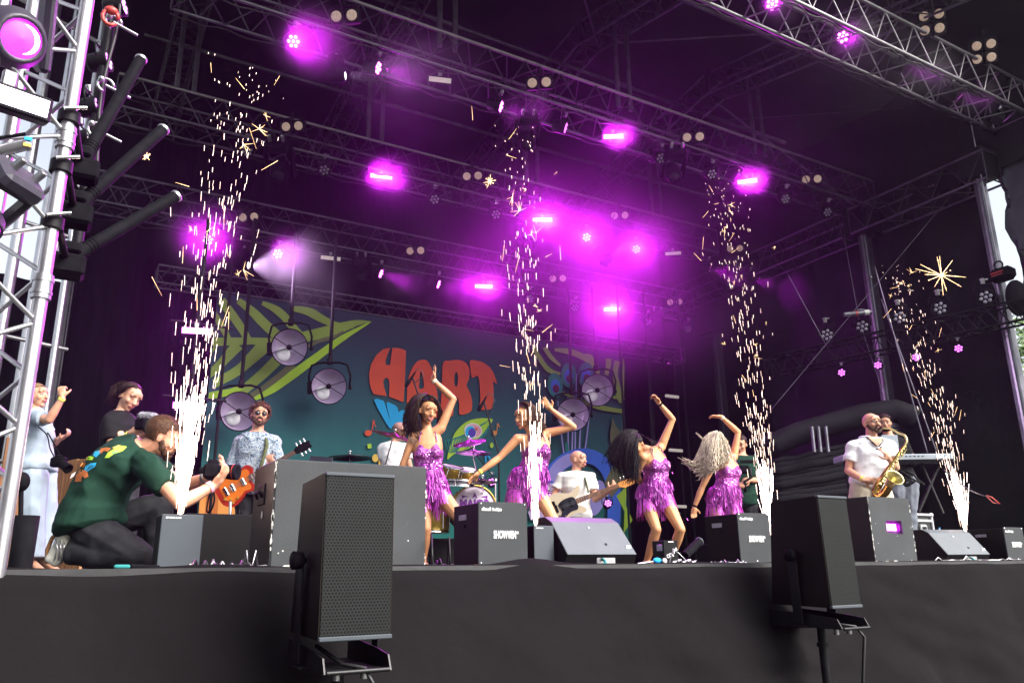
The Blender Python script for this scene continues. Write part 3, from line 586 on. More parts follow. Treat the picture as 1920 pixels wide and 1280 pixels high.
# round dish lamps hanging in front of the backdrop
def dish(px, py, rpx, y, label, top_px):
    L = uY(px, py, y); R = rpx / (FOC / (L - CAM).dot(FW)); root = thing('dish_lamp', label, 'dish lamp', (0, 0, 0), 'big round dish lamps'); s = R / .36
    aim = Vector((-.62, -1, -.28)).normalized()
    b_ = MB(); b_.lathe((0, 0, 0), (0, 0, 1), [(.0, .36), (.02, .365), (.03, .36), (.02, .345)], 36); b_.lathe((0, 0, 0), (0, 0, 1), [(0, .36), (-.1, .33), (-.18, .24), (-.22, .12), (-.36, .1), (-.36, 0)], 30); b_.build('shell', 'black_metal', root)
    r_ = MB(); r_.lathe((0, 0, .005), (0, 0, 1), [(0, .345), (-.09, .30), (-.15, .22), (-.18, .12), (-.19, 0)], 36); r_.build('reflector', 'dish_metal', root)
    MB().lathe((-.14, -.13, -.02), (0, 0, 1), [(.0, 0), (.02, .08), (.0, .135), (-.02, .14)], 24).build('front_disc', 'dish_disc', root)
    sp_ = MB()
    for a in (.30, 2.55, 3.44, 5.70): sp_.tube((0, 0, .03), (.355 * cos(a), .355 * sin(a), .02), .008, n=5)
    sp_.lathe((0, 0, .02), (0, 0, 1), [(0, 0), (.025, 0), (.02, .05), (0, .055)][1:] if 0 else [(.0, .055), (.02, .052), (.028, 0)], 14); sp_.build('spider', 'black_metal', root)
    y_ = MB(); y_.path([(-.40, -.02, -.05), (-.42, .2, -.05), (-.36, .42, -.05), (-.2, .47, -.05), (.2, .47, -.05), (.36, .42, -.05), (.42, .2, -.05), (.40, -.02, -.05)], .022, 8); y_.bbox((-.40, -.02, -.05), (.09, .26, .12), .02); y_.bbox((.41, -.04, -.05), (.06, .07, .07), .01); y_.build('yoke', 'black_metal', root)
    root.matrix_world = frame(L, aim) @ Matrix.Scale(s, 4)
    T = L + Vector((0, .02, .47 * s)); top = 5.0 if top_px else 5.0
    p = thing('hanging_pole', 'pole the ' + label.replace(' in front of', ' hangs from, before').split(' hang')[0] + ' hangs from', 'pole', T, 'poles of the dish lamps')
    pr = MB(); pr.tube(T, Vector((T.x, T.y, 5.62)), .03, n=10); pr.build('tube', 'black_metal', p, True); pr = MB(); pr.bbox(T + Vector((0, 0, .04)), (.08, .08, .12), .01); pr.build('coupler', 'black_metal', p, True)
    p['label'] = 'dark vertical pole above the ' + label
mk('dish_metal', (.60, .48, .70), .35, .35, .12, 4); mk('dish_disc', (.95, .92, 1.0), .3, 0, .04, 6)
dish(449, 771, 37, 12.6, 'dish lamp behind the guitarist', 1); dish(543, 651, 35, 12.6, 'highest dish lamp of the left group', 1); dish(617, 724, 34, 12.6, 'dish lamp left of the red letters', 1)
dish(1120, 731, 30, 12.7, 'dish lamp at the upper right of the backdrop', 1); dish(1074, 777, 31, 12.7, 'dish lamp behind the second dancer', 1)
for k, (px, z1, lb) in enumerate(((408, 0, 'dark upright pole at the left edge of the backdrop'), (1170, 0, 'thin dark pole at the right edge of the backdrop'), (1222, 0, 'thin dark pole right of the backdrop'), (1288, 0, 'thin tall pole left of the curly haired dancer'))):
    P = uY(px, 800, 12.4); mb = MB(); mb.tube((P.x, P.y, 0), (P.x, P.y, 5.6), .022, n=8); tag(mb.build('upright_pole', 'black_metal'), lb, 'pole')
# vertical light stand behind left spark column
for k, (px, py) in enumerate(((367, 620), (351, 760))):
    L = uY(px, py, 9.6); bar(L, L + Vector((-.6, -2, -.2)), 1, ('upper', 'lower')[k] + ' magenta light bar on the stand behind the left spark column', .30, 30, 'light bars on the left stand')
P = uY(352, 800, 9.75); root = thing('light_stand', 'thin dark stand carrying two magenta bars at the left', 'light stand', (P.x, P.y, 0))
MB().tube((P.x, P.y, 0), (P.x, P.y, 4.2), .022).build('mast', 'black_metal', root, True); mb = MB(); mb.tube((P.x - .3, P.y, 1.95), (P.x + .4, P.y, 1.95), .014); mb.tube((P.x - .3, P.y, 2.85), (P.x + .4, P.y, 2.85), .014); mb.build('cross_arm', 'black_metal', root, True)
# dark tower of lamps right of the third dancer
P = uY(1255, 900, 12.9); root = thing('lamp_ladder', 'dark upright frame with pale shelves and small purple lamps right of the backdrop', 'lamp frame', (P.x, P.y, 0))
for dx in (-.35, .35): MB().bbox((P.x + dx, P.y, 2.2), (.06, .06, 4.4), .01).build('upright', 'black_metal', root, True)
for px, py in ((1260, 743), (1267, 844), (1274, 949)):
    q = uY(px, py, 12.8); MB().bbox((q.x, q.y, q.z), (.36, .06, .06), .01).build('pale_shelf', 'strip_off', root, True)
for px, py, en in ((1248, 683, 30), (1256, 888, 60), (1284, 975, 30)):
    L = uY(px, py, 12.6); moving_head(L, L + Vector((1.2, -1.6, .9)), {30: 'small moving head glowing violet low on the lamp frame', 60: 'small moving head glowing violet in the middle of the lamp frame'}[en] if px != 1248 else 'small moving head glowing violet high above the third dancer', .4, 'led_on', en, MAG, 60, Vector((0, .3, 1)))
for px, py, y, lb in ((1140, 943, 11.6, 'small purple floor lamp right of the bass player'), (1030, 932, 11.6, 'small purple floor lamp left of the bass player'), (922, 903, 12.3, 'purple floor lamp behind the drum kit')):
    L = uY(px, py, y); par(L, L + Vector((-1.2, -2.5, .6)), 'dim', lb, 'small purple floor lamps', .8, 16, 80)

# added black block, out of view at the left, keeps sky light off box sides
root = thing('speaker_wing', 'tall black block added out of view at the left to stop side light', 'light blocker', (-2.6, 0, -1.5))
MB().bbox((-2.6, -.2, 2.6), (.5, 7.0, 8.2), .04).build('cover', 'tarp', root, True)
# ------------------------------------------------------------ left tower and what hangs on it
A = Vector((-.10, 3.5)); u_ = Vector((-.62, .785)) * .35; w_ = Vector((-.785, -.62)) * .35; c_ = A + u_ / 2 + w_ / 2
truss('scaffold_tower', 'bright silver truss tower standing close at the left edge', (c_.x, c_.y, -.3), (c_.x, c_.y, 4.6), .35, .0275, .010, .40, 'alu', Vector((-.62, .785, 0)), 'truss tower')
for z in (1.02, 1.68):
    mb = MB(); mb.tube((A.x, A.y, z), (A.x, A.y, z + .1), .036, n=14); mb.tube((A.x, A.y, z + .02), (A.x, A.y, z + .03), .039, n=14); mb.tube((A.x, A.y, z + .07), (A.x, A.y, z + .08), .039, n=14)
    tag(mb.build('tower_coupler', 'steel'), 'silver coupler sleeve on the near tower tube, ' + ('lower one' if z < 1.2 else 'upper one'), 'coupler')
for k, (bx, by, tx, ty, nm_) in enumerate(((158, 298, 264, 112, 'topmost'), (150, 382, 306, 243, 'middle'), (140, 478, 330, 368, 'lowest'))):
    B_ = uD(bx, by, 3.35); T_ = uD(tx, ty, 3.75); d = (T_ - B_).normalized(); root = thing('confetti_cannon', f'long black tube pointing up right off the tower, {nm_} of three', 'confetti cannon', B_, 'tubes clamped to the tower')
    mb = MB(); mb.tube(B_, T_, .030, n=16, cap=False); mb.build('barrel', 'black_plastic', root, True)
    mb = MB(); mb.lathe(T_, d, [(-.01, .0305), (0, .0325), (.006, .0325), (.006, .026), (-.06, .026)], 18); mb.tube(T_ - d * .012, T_ - d * .006, .0255, n=14); mb.build('muzzle_ring', 'steel', root, True)
    mb = MB(); mb.bbox(B_ - d * .05 + Vector((0, 0, -.03)), (.16, .12, .10), .015); mb.tube(B_ - d * .08, B_ + d * .06, .036); mb.bbox(B_ + Vector((-.02, -.03, .02)), (.09, .06, .05), .01)
    for i in range(3): mb.tube(B_ + d * (.07 + .02 * i), B_ + d * (.08 + .02 * i), .034)
    mb.build('firing_base', 'black_plastic', root, True)
    mb = MB(); z = B_.z - .02; mb.tube((A.x, A.y, z - .025), (A.x, A.y, z + .025), .043, n=14); mb.tube((A.x + .02, A.y, z), B_ - d * .05, .016); mb.build('clamp', 'black_metal', root, True)
    mb = MB(); mb.tube((A.x - .02, A.y - .06, z + .01), (A.x + .06, A.y - .05, z + .04), .008); mb.build('clamp_bolt', 'chrome', root, True)
L = uD(14, 60, 2.7); moving_head(L, L + Vector((.62, -1.15, -.62)), 'large moving head with glowing magenta lens at the top left corner', .95, 'led_mag', 14, MAG, 80, Vector((-.25, 0, 1))).name; _tl = [o for o in bpy.data.objects if o.get('label', '').startswith('large moving head')][0]; MB().lathe((.01, -.02, .139), (0, 0, 1), [(.012, 0), (.008, .04), (.004, .060)], 20).build('bright_core', 'led_white', _tl)
L = uD(14, 180, 2.66); bar(L, L + Vector((.25, -1, -.18)), 0, 'big strobe panel with white face on the left tower', .28, 0, None).scale *= 1
for o in bpy.data.objects:
    if o.name.startswith('lit_face') and o.parent and o.parent.get('label', '').startswith('big strobe'): o.data.materials[0] = M['led_white']; 
L = uD(-34, 405, 2.62); moving_head(L, L + Vector((.5, -.6, -1)), 'grey moving head body hanging below the strobe panel at the left edge', .56, 'led_mag', 5, MAG, 80, Vector((.1, 0, 1)))
for o in bpy.data.objects:
    if o.parent and o.parent.get('label', '').startswith(('grey moving head', 'large moving head')) and o.name.startswith(('base', 'yoke', 'head')): o.data = o.data.copy(); o.data.materials[0] = M['lamp_grey'] if 'lamp_grey' in M else mk('lamp_grey', (.045, .04, .06), .45, 0, .15, 12)
a_ = uD(-20, 288, 2.7); b_ = uD(52, 270, 2.72)
root = thing('tower_pipe', 'pale pipe stub with clamps and a blue and a yellow sticker at the left edge', 'pipe', a_)
mb = MB(); mb.tube(a_, b_, .024, n=12); mb.build('pipe', 'alu', root, True)
mb = MB(); mb.bbox(b_ + Vector((0, 0, 0)), (.03, .03, .05), .006); mb.build('clamp', 'steel', root, True)
mb = MB(); mb.bbox(b_ + Vector((0, -.02, .012)), (.026, .004, .014), .001); mb.build('sticker', 'p_cyan', root, True); mb = MB(); mb.bbox(b_ + Vector((0, -.02, -.014)), (.026, .004, .014), .001); mb.build('sticker', 'p_yellow', root, True)
mb = MB(); mb.tube(a_ + Vector((0, -.02, .05)), b_ + Vector((-.01, -.02, .03)), .007); mb.tube(a_ + Vector((0, -.02, .05)), uD(30, 350, 2.7), .008); mb.build('hook', 'black_metal', root, True)
# scaffolding seen behind the tower
root = thing('scaffolding', 'pale scaffold pipes in front of the bright sky at the left edge', 'scaffold', (-.6, 10, 0))
for x, y, r in ((-.30, 10.0, .05), (-.08, 10.6, .04), (-.62, 10.3, .06), (-.42, 11.4, .05)): mb = MB(); mb.tube((x, y, 0), (x, y, 9.5), r); mb.build('standard', 'alu', root, True)
for z in (1.2, 2.6, 4.0, 5.4, 6.8): mb = MB(); mb.tube((-1.2, 10.05, z), (.05, 10.7, z), .026); mb.build('ledger', 'alu', root, True)
mb = MB(); mb.tube((-.3, 10.0, 2.4), (-.08, 10.6, 5.8), .024); mb.build('brace', 'alu', root, True)
# vertical ladder of side lamps behind the tower
root = thing('lamp_mast', 'dark mast leaning into the top left with purple lit side lamps', 'lamp mast', (.2, 5.6, 0)); P0 = uY(168, 300, 5.6); P1 = uY(214, 5, 5.6)
mb = MB(); mb.tube((P0.x, 5.6, 2.0), (P0.x, 5.6, P1.z + .6), .035); mb.build('mast', 'black_metal', root, True)
mb = MB(); mb.path([(P0.x + .03 + .02 * sin(i), 5.55, .2 + 2 + i * .2) for i in range(24)], .012); mb.build('cable_run', 'cable', root, True)
for k, (px, py) in enumerate(((232, 12), (203, 115), (183, 200), (168, 262), (146, 339))):
    L = uY(px, py, 5.6); par(L, L + Vector((1.6, -.75, .35)), 'dim' if k < 3 else 'off', f'side-on LED lamp, {ORD[k]} from the top on the mast behind the tower', 'side lamps on the left mast', .7, 12 if k < 3 else 0, 70)
for k, (px, py) in enumerate(((213, 42), (198, 160), (180, 243))):
    L = uY(px, py, 5.5); rr = thing('hook_clamp', f'steel hook clamp on the left mast, {ORD[k]} from the top', 'clamp', L, 'hook clamps on the left mast')
    mb = MB(); mb.path([L + Vector((.05 * cos(a), 0, .05 * sin(a))) for a in [i * .5 for i in range(10)]], .011); mb.tube(L, L + Vector((.16, 0, -.05)), .01); mb.build('jaw', 'steel', rr, True); mb = MB(); mb.ell(L + Vector((-.03, -.02, .03)), .02); mb.build('wing_nut', 'alu', rr, True)
L = uY(207, 33, 5.4); mb = MB(); mb.path([L + Vector((.05 * cos(a), 0, .06 * sin(a))) for a in [i * .62 for i in range(10)]], .014); mb.ell(L + Vector((0, 0, .055)), (.045, .03, .03)); tag(mb.build('red_shackle', mk('red_paint', (.55, .06, .05), .4)), 'red shackle at the top of the left mast', 'shackle')

# ------------------------------------------------------------ low ladder truss with lamps on the right
a_ = uX(1530, 705, 12.3); b_ = Vector((12.75, 5.0, 0)); a_ = uY(1440, 690, 9.9); b_ = uY(1960, 575, 5.9)
LT = truss('ladder_truss', 'black low truss running from the right edge behind the posts', a_, b_, .32, .02, .009, .3, 'black_metal')
dL = (b_ - a_)
def on_lt(px, dy):
    best = min((abs((lambda q: 960 + FOC * (q - CAM).dot(RT) / (q - CAM).dot(FW))(a_ + dL * t_) - px), t_) for t_ in [i / 400 for i in range(401)])[1]; return a_ + dL * best + Vector((0, 0, dy))
for k, (px, st) in enumerate(((1573, 'dim'), (1640, 'dim'), (1712, 'dim'), (1790, 'dim'))):
    par(on_lt(px, -.36), on_lt(px, -.36) + Vector((-2.6, -1.2, -.25)), st, f'glowing lamp under the low right truss, {ORD[k]} from the left', 'lamps under the low right truss', .75, (18, 14, 10, 6)[k], 70)
for k, px in enumerate((1555, 1622, 1693, 1770, 1856)):
    q = on_lt(px, .36); par(q, q + Vector((-2.6, -2.2, -.9)), 'off', f'unlit lamp above the low right truss, {ORD[k]} from the left', 'unlit lamps above the low right truss', 1.25)
def wire(name, label, a, b, sag=.0, r=.005, m='alu_dull'):
    a, b = Vector(a), Vector(b); mb = MB(); mb.path([a.lerp(b, t / 16) - Vector((0, 0, sag * 4 * (t / 16) * (1 - t / 16))) for t in range(17)], r, 5); return tag(mb.build(name, m), label, 'cable')
wire('steel_wire', 'thin steel wire from the left down to the unlit lamp on the right', uD(1475, 510, 12.5), uD(1548, 645, 12.2))
wire('steel_wire', 'diagonal steel wire crossing from the right post top to the lower left', uD(1822, 320, 13.0), uD(1440, 775, 12.6))
wire('steel_wire', 'near vertical wire above the short tube lamp', uD(1582, 440, 13.4), uD(1608, 585, 13.2)); wire('steel_wire', 'wire hanging from the tube lamp to the roof bundle', uD(1608, 590, 13.2), uD(1700, 860, 12.6), .1)
wire('steel_wire', 'faint wire rising across the dark roof area', uD(1360, 226, 13.0), uD(1760, 198, 13.4))
for k, (p, q) in enumerate((((1640, 500), (1742, 860)), ((1652, 560), (1760, 858)))): wire('rope', ('left', 'right')[k] + ' thin rope hanging beside the second right post', uD(*p, 11.6), uD(*q, 11.4), 0, .01, 'alu_dull')
a_, b_ = uD(1582, 590, 13.0), uD(1633, 585, 13.0); root = thing('tube_lamp', 'short horizontal grey tube with red band hanging in the dark', 'tube', a_)
MB().tube(a_, b_, .045, n=12).build('body', 'alu_dull', root, True); mb = MB(); mb.tube(a_.lerp(b_, .42), a_.lerp(b_, .48), .048, n=12); mb.build('red_band', 'red_paint', root, True); mb = MB(); mb.tube(a_.lerp(b_, .75), a_.lerp(b_, .92), .048, n=12); mb.build('pale_band', 'p_white', root, True)
# chain hoist in the bright gap
H = uX(1880, 515, 12.75); root = thing('chain_hoist', 'black chain hoist with red lettering hanging in the bright gap', 'chain hoist', H)
MB().bbox(H, (.22, .36, .22), .06).build('motor', 'black_plastic', root, True); mb = MB(); mb.path([H + Vector((0, .04 + .07 * cos(a), .17 + .07 * sin(a))) for a in [i * .55 for i in range(12)]], .014); mb.build('ring', 'black_metal', root, True)
mb = MB(); mb.path([H + Vector((.008 * (i % 2), .04, .22 + i * .03)) for i in range(120)], .011, 5); mb.build('chain', 'steel', root, True)
mb = MB(); mb.ell(H + Vector((.05, -.12, -.42)), (.16, .16, .3)); mb.build('chain_bag', 'tarp', root, True)
mb = MB(); mb.box(H + Vector((-.1125, .03, .03)), (.003, .2, .02)); mb.box(H + Vector((-.1125, .03, -.01)), (.003, .17, .014)); mb.build('red_plate', 'red_paint', root, True)
mk('tarp_dim', (.017, .016, .022), .7, 0, .35, 2, .6, 6, spec=.2)
# folded roof bundle behind the sax player
root = thing('tarp_bundle', 'long grey rolled tarpaulin lying on folded roof parts behind the saxophone player', 'rolled tarpaulin', uD(1600, 850, 13))
mb = MB(); pts = [uD(1440, 838, 13.2), uD(1500, 812, 13.1), uD(1560, 795, 13.0), uD(1620, 778, 12.9), uD(1680, 770, 12.8), uD(1730, 790, 12.7)]; mb.path([pts[i].lerp(pts[i + 1], j / 4) + Vector((0, 0, .05 * noise.noise(Vector((i * 4 + j, 0, 0))))) for i in range(5) for j in range(4)], .19, 14); mb.build('roll', 'tarp_dim', root, True)
mb = MB()
for k in range(9): a2, b2 = uD(1445, 868 + k * 9, 13.0), uD(1690, 812 + k * 12, 12.8); mb.path([a2.lerp(b2, j / 10) + Vector((0, 0, .05 * noise.noise(Vector((j * .8, k * 3, 0))))) for j in range(11)], .05 + .02 * (k % 3), 7)
mb.build('folded_layer', 'tarp', root, True)
for k, px in enumerate((1522, 1534, 1548)): mb = MB(); mb.tube(uD(px, 800, 12.7), uD(px + 5, 848, 12.6), .03); mb.build('strap', 'alu_dull', root, True)
# green outside seen through the right hand gap, and trees
def leafy(name, label, cat, c, r, n, ms, seed, trunk=None):
    rnd = random.Random(seed); root = thing(name, label, cat, (c[0], c[1], -1.5)); mb = MB()
    for i in range(n):
        v = Vector((rnd.gauss(0, 1), rnd.gauss(0, 1), rnd.gauss(0, 1))).normalized() * (rnd.random() ** .45); p = Vector(c) + Vector((v.x * r[0], v.y * r[1], v.z * r[2])); p += Vector((.5 * noise.noise(p * .7),) * 3)
        a = Vector((rnd.gauss(0, 1), rnd.gauss(0, 1), rnd.gauss(0, 1))).normalized(); b = a.orthogonal().normalized(); s = rnd.uniform(.06, .15); mb.add([p - a * s, p + b * s * .5, p + a * s, p - b * s * .5], [(0, 1, 2, 3)])
    mb.build('crown', ms, root, True)
    t_ = MB(); t_.tube((c[0], c[1], -1.55), (c[0], c[1], c[2]), .16, .07); [t_.tube((c[0], c[1], c[2] * .5 + i * .2), (c[0] + cos(i * 2) * r[0] * .6, c[1] + sin(i * 2) * r[1] * .6, c[2] + .3 * i - .3), .06, .02) for i in range(5)]; t_.build('trunk', 'wood', root, True)
mk('leaf', (.10, .19, .035), .6, 0, .5, 2)
leafy('green_tree', 'sunlit green tree seen through the gap at the right edge', 'tree', (23.2, 12.4, 4.4), (3.2, 3.0, 3.1), 9000, 'leaf', 3)
# ------------------------------------------------------------ boxes and speakers on the stage edge
def placed(px, y, z=0.0):      # ground point under pixel column px at depth y
    p = uY(px, 1060, y); return Vector((p.x, y, z))
def worn_case(px, y, w, d, h, label, glow=False):
    o = placed(px, y); root = thing('worn_case', label, 'case', o, 'worn grey cases'); c = Vector((w / 2, d / 2, h / 2))
    if not glow: MB().bbox(c, (w, d, h), .008).build('body', 'case_grey', root)
    else:   # a shell with a window in the front where a lamp glows
        mb = MB(); x0_, x1_, z0_, z1_ = w * .37, w * .74, h * .44, h * .64
        mb.box((w / 2, d / 2 + .025, h / 2), (w, d - .05, h))
        for a, b_, c2, d2 in ((0, x0_, 0, h), (x1_, w, 0, h), (x0_, x1_, 0, z0_), (x0_, x1_, z1_, h)): mb.box(((a + b_) / 2, .0248, (c2 + d2) / 2), (b_ - a, .0496, d2 - c2))
        mb.build('body', 'case_grey', root); MB().box(((x0_ + x1_) / 2 - .02, .040, h * .54), ((x1_ - x0_) * .74, .018, (z1_ - z0_) * .50)).build('lit_panel', 'led_on', root)
        light('AREA', 'glow', root, ((x0_ + x1_) / 2, .028, h * .54), 1.5, MAG, (pi / 2, 0, 0), shape='RECTANGLE', size=.25, size_y=.06)
    MB().box((-.0015, d / 2, h / 2), (.003, d - .016, h - .016)).build('side_panel', 'case_side', root)  # thin dark sheet on the left face, shade as colour
    rnd = random.Random(int(px)); mb = MB()
    for k in range(46):      # paint knocked off along the edges
        e = rnd.random(); s = rnd.uniform(.004, .018)
        if e < .45: p, q = (0, -.001, rnd.random() ** .6 * h), (s * .5, .003, s * 1.8)
        elif e < .7: p, q = (rnd.random() * w, -.001, rnd.random() * .012 + .004), (s * 2, .003, s * .5)
        elif e < .85: p, q = (w - rnd.random() * .01, -.001, rnd.random() * h), (s * .5, .003, s)
        else: p, q = (rnd.random() * w, -.001, rnd.random() ** 2 * h * .6 + .02), (s * .4, .003, s * .4)
        n_ = 6; mb.add([(p[0] + q[0] * cos(i * 2 * pi / n_) * rnd.uniform(.6, 1.2), -.002, p[2] + q[2] * sin(i * 2 * pi / n_) * rnd.uniform(.6, 1.2)) for i in range(n_)], [tuple(range(n_))])
    mb.build('paint_chips', 'chipped_paint', root)
    return root, o
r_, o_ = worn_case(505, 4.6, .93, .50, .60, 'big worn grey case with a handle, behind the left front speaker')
mb = MB(); mb.bbox((-.006, .27, .42), (.012, .16, .12), .004); mb.build('handle_plate', 'black_metal', r_); mb = MB(); mb.path([(-.016, .21, .40), (-.03, .22, .43), (-.03, .32, .43), (-.016, .33, .40)], .008); mb.build('handle', 'black_plastic', r_)
mb = MB(); mb.ell((-.008, .22, .30), (.004, .012, .024)); mb.build('paint_spot', 'chipped_paint', r_)
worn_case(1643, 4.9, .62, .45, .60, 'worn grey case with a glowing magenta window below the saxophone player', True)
mb = MB(); mb.bbox((0, 0, 0), (.05, .003, .02), .001)

def flame_box(px, y, w, d, h, label, small='uFlamer'):
    o = placed(px, y); root = thing('flame_machine', label, 'effect machine', o, 'grey effect machines')
    MB().bbox((w / 2, d / 2 + .004, h / 2 + .012), (w, d - .008, h - .02), .004).build('body', 'box_dark', root)
    MB().bbox((w / 2, .002, h / 2 + .012), (w + .004, .012, h), .003).build('front_panel', 'box_grey', root)
    y_ = o.y - .0065; text('SHOWVEN', o + Vector((w * .53, -.0065, h * .50)), XV, ZV, .075, 'white_print', root, width=w * .46, bold=.035)
    text('®', o + Vector((w * .79, -.0065, h * .535)), XV, ZV, .03, 'white_print', root)
    text(small + '® ', o + Vector((w * .16, -.0065, h * .905)), XV, ZV, .035, 'white_print', root, width=w * .19, bold=.03); text('DoubleJets', o + Vector((w * .37, -.0065, h * .905)), XV, ZV, .032, 'white_print', root, width=w * .19, bold=.03)
    for sx, sz in ((.05, .04), (.5, .04), (.95, .04), (.05, .97), (.95, .97)): MB().lathe((w * sx, -.004, h * sz + .01), (0, -1, 0), [(0, .009), (.004, .008), (.006, 0)], 10).build('screw', 'chrome', root)
    MB().bbox((-.002, d * .62, h * .80), (.006, d * .30, h * .09), .002).build('power_inlet', 'dead_led', root); MB().ell((-.002, d * .52, h * .66), (.008, .014, .014)).build('knob', 'black_plastic', root)
    for sx in (.08, .92): MB().tube((w * sx, .04, 0), (w * sx, .04, .014), .014).build('foot', 'black_plastic', root)
    return root
flame_box(897, 5.2, .405, .40, .445, 'grey effect machine with white lettering in front of the bass drum')
flame_box(1390, 5.35, .40, .42, .44, 'grey effect machine with white lettering below the curly haired dancer')
flame_box(1893, 4.9, .36, .40, .34, 'grey effect machine cut off by the right edge')
def spark_box(px, y, w, d, h, label):
    o = placed(px, y); root = thing('spark_machine', label, 'spark machine', o, 'spark machines')
    MB().bbox((w / 2, d / 2 + .004, h / 2), (w, d - .008, h), .006).build('body', 'box_dark', root); MB().bbox((w / 2, 0, h / 2), (w + .003, .01, h + .002), .003).build('front_panel', 'wedge_dark', root)
    MB().lathe((w / 2, d / 2, h), (0, 0, 1), [(0, .03), (.006, .028), (.006, .012), (-.01, .012)], 16).build('nozzle', 'steel', root)
    text('SPARKULAR', o + Vector((w * .28, -.0055, h * .94)), XV, ZV, .014, 'white_print', root, width=w * .38, bold=.03)
    mb = MB(); mb.ell((w * .8, -.006, h * .08), (.009, .002, .010)); mb.box((w * .8, -.006, h * .045), (.03, .002, .005)); mb.build('small_mark', 'white_print', root); return o + Vector((w / 2, d / 2, h))
mk('wedge_dark', (.045, .056, .070), .55, 0, .06, 4, .03, 300)
SP = [spark_box(294, 5.0, .222, .24, .305, 'spark machine at the left, in front of the kneeling photographer'), spark_box(1002, 5.3, .175, .22, .30, 'spark machine between the grey effect machine and the monitor wedge'),
      spark_box(1452, 6.1, .2, .22, .30, 'spark machine hidden behind the right front speaker'), spark_box(1832, 5.5, .15, .22, .30, 'spark machine behind the right monitor wedge')]
mb = MB(); o_ = placed(282, 5.3); 
root = thing('black_stage_box', 'low black box on the stage behind the left spark machine', 'box', placed(350, 5.9)); MB().bbox((.2, .2, .19), (.46, .3, .38), .01).build('body', 'box_dark', root)
def wedge(px, y, w, label, s=1.0, yaw=0):
    o = placed(px, y); root = thing('monitor_wedge', label, 'monitor speaker', o, 'stage monitor wedges')
    prof = [(0.0, .03), (.0, .11), (.20, .365), (.29, .41), (.46, .41), (.50, .0), (.06, .0)]
    prof = [(0.05, .0), (-.0, .09), (.235, .36), (.33, .405), (.50, .405), (.50, .0)]
    sh = MB(); L_ = [Vector((0, a * s, b * s)) for a, b in prof]; sh.poly([L_], Vector((w, 0, 0))); sh.build('cabinet', 'box_dark', root)
    a, b = Vector((0, -.0, .09)) * s, Vector((0, .235, .36)) * s; n_ = Vector((0, -(b - a).z, (b - a).y)).normalized()
    g_ = MB(); q = [a + n_ * .003, b + n_ * .003, Vector((0, .33, .405)) * s + n_ * .003]; vs = [];
    for xx in (.006, w - .006): vs += [p + Vector((xx, 0, 0)) for p in q]
    g_.add(vs, [(0, 3, 4, 1), (1, 4, 5, 2)]); g_.add([v - n_ * .0025 for v in vs], [(0, 1, 4, 3), (1, 2, 5, 4)]); g_.build('grille', 'wedge_top', root)
    for k, (fx, f) in enumerate(((.5, .82), (.62, .30))): p = a.lerp(b, f) + Vector((w * fx, 0, 0)) + n_ * .005; MB().lathe(p, n_, [(0, .012), (.004, .010), (.002, .006)], 12).build('fixing', 'steel' if k == 0 else 'black_metal', root)
    p = a.lerp(b, .2) + Vector((w * .93, 0, 0)) + n_ * .006; X_ = MB(); X_.box(p, (.045, .004, .03)); X_.build('badge', 'white_print', root)
    MB().bbox((w * .56, .025 * s, .05 * s), (w * .27, .02, .075 * s), .004).build('socket_plate', 'steel', root)
    c_ = MB(); c_.path([(w * .50, .01, .055 * s), (w * .48, -.04, .035), (w * .46, -.07, .012), (w * .40, -.08, .012)], .011); c_.build('plug', 'p_teal', root)
    root.rotation_euler.z = yaw; return root
wedge(1064, 5.15, .66, 'large monitor wedge with pale grille in front of the bass player', .93)
wedge(1780, 5.0, .62, 'monitor wedge at the right, beside the glowing case', .82, -.12)

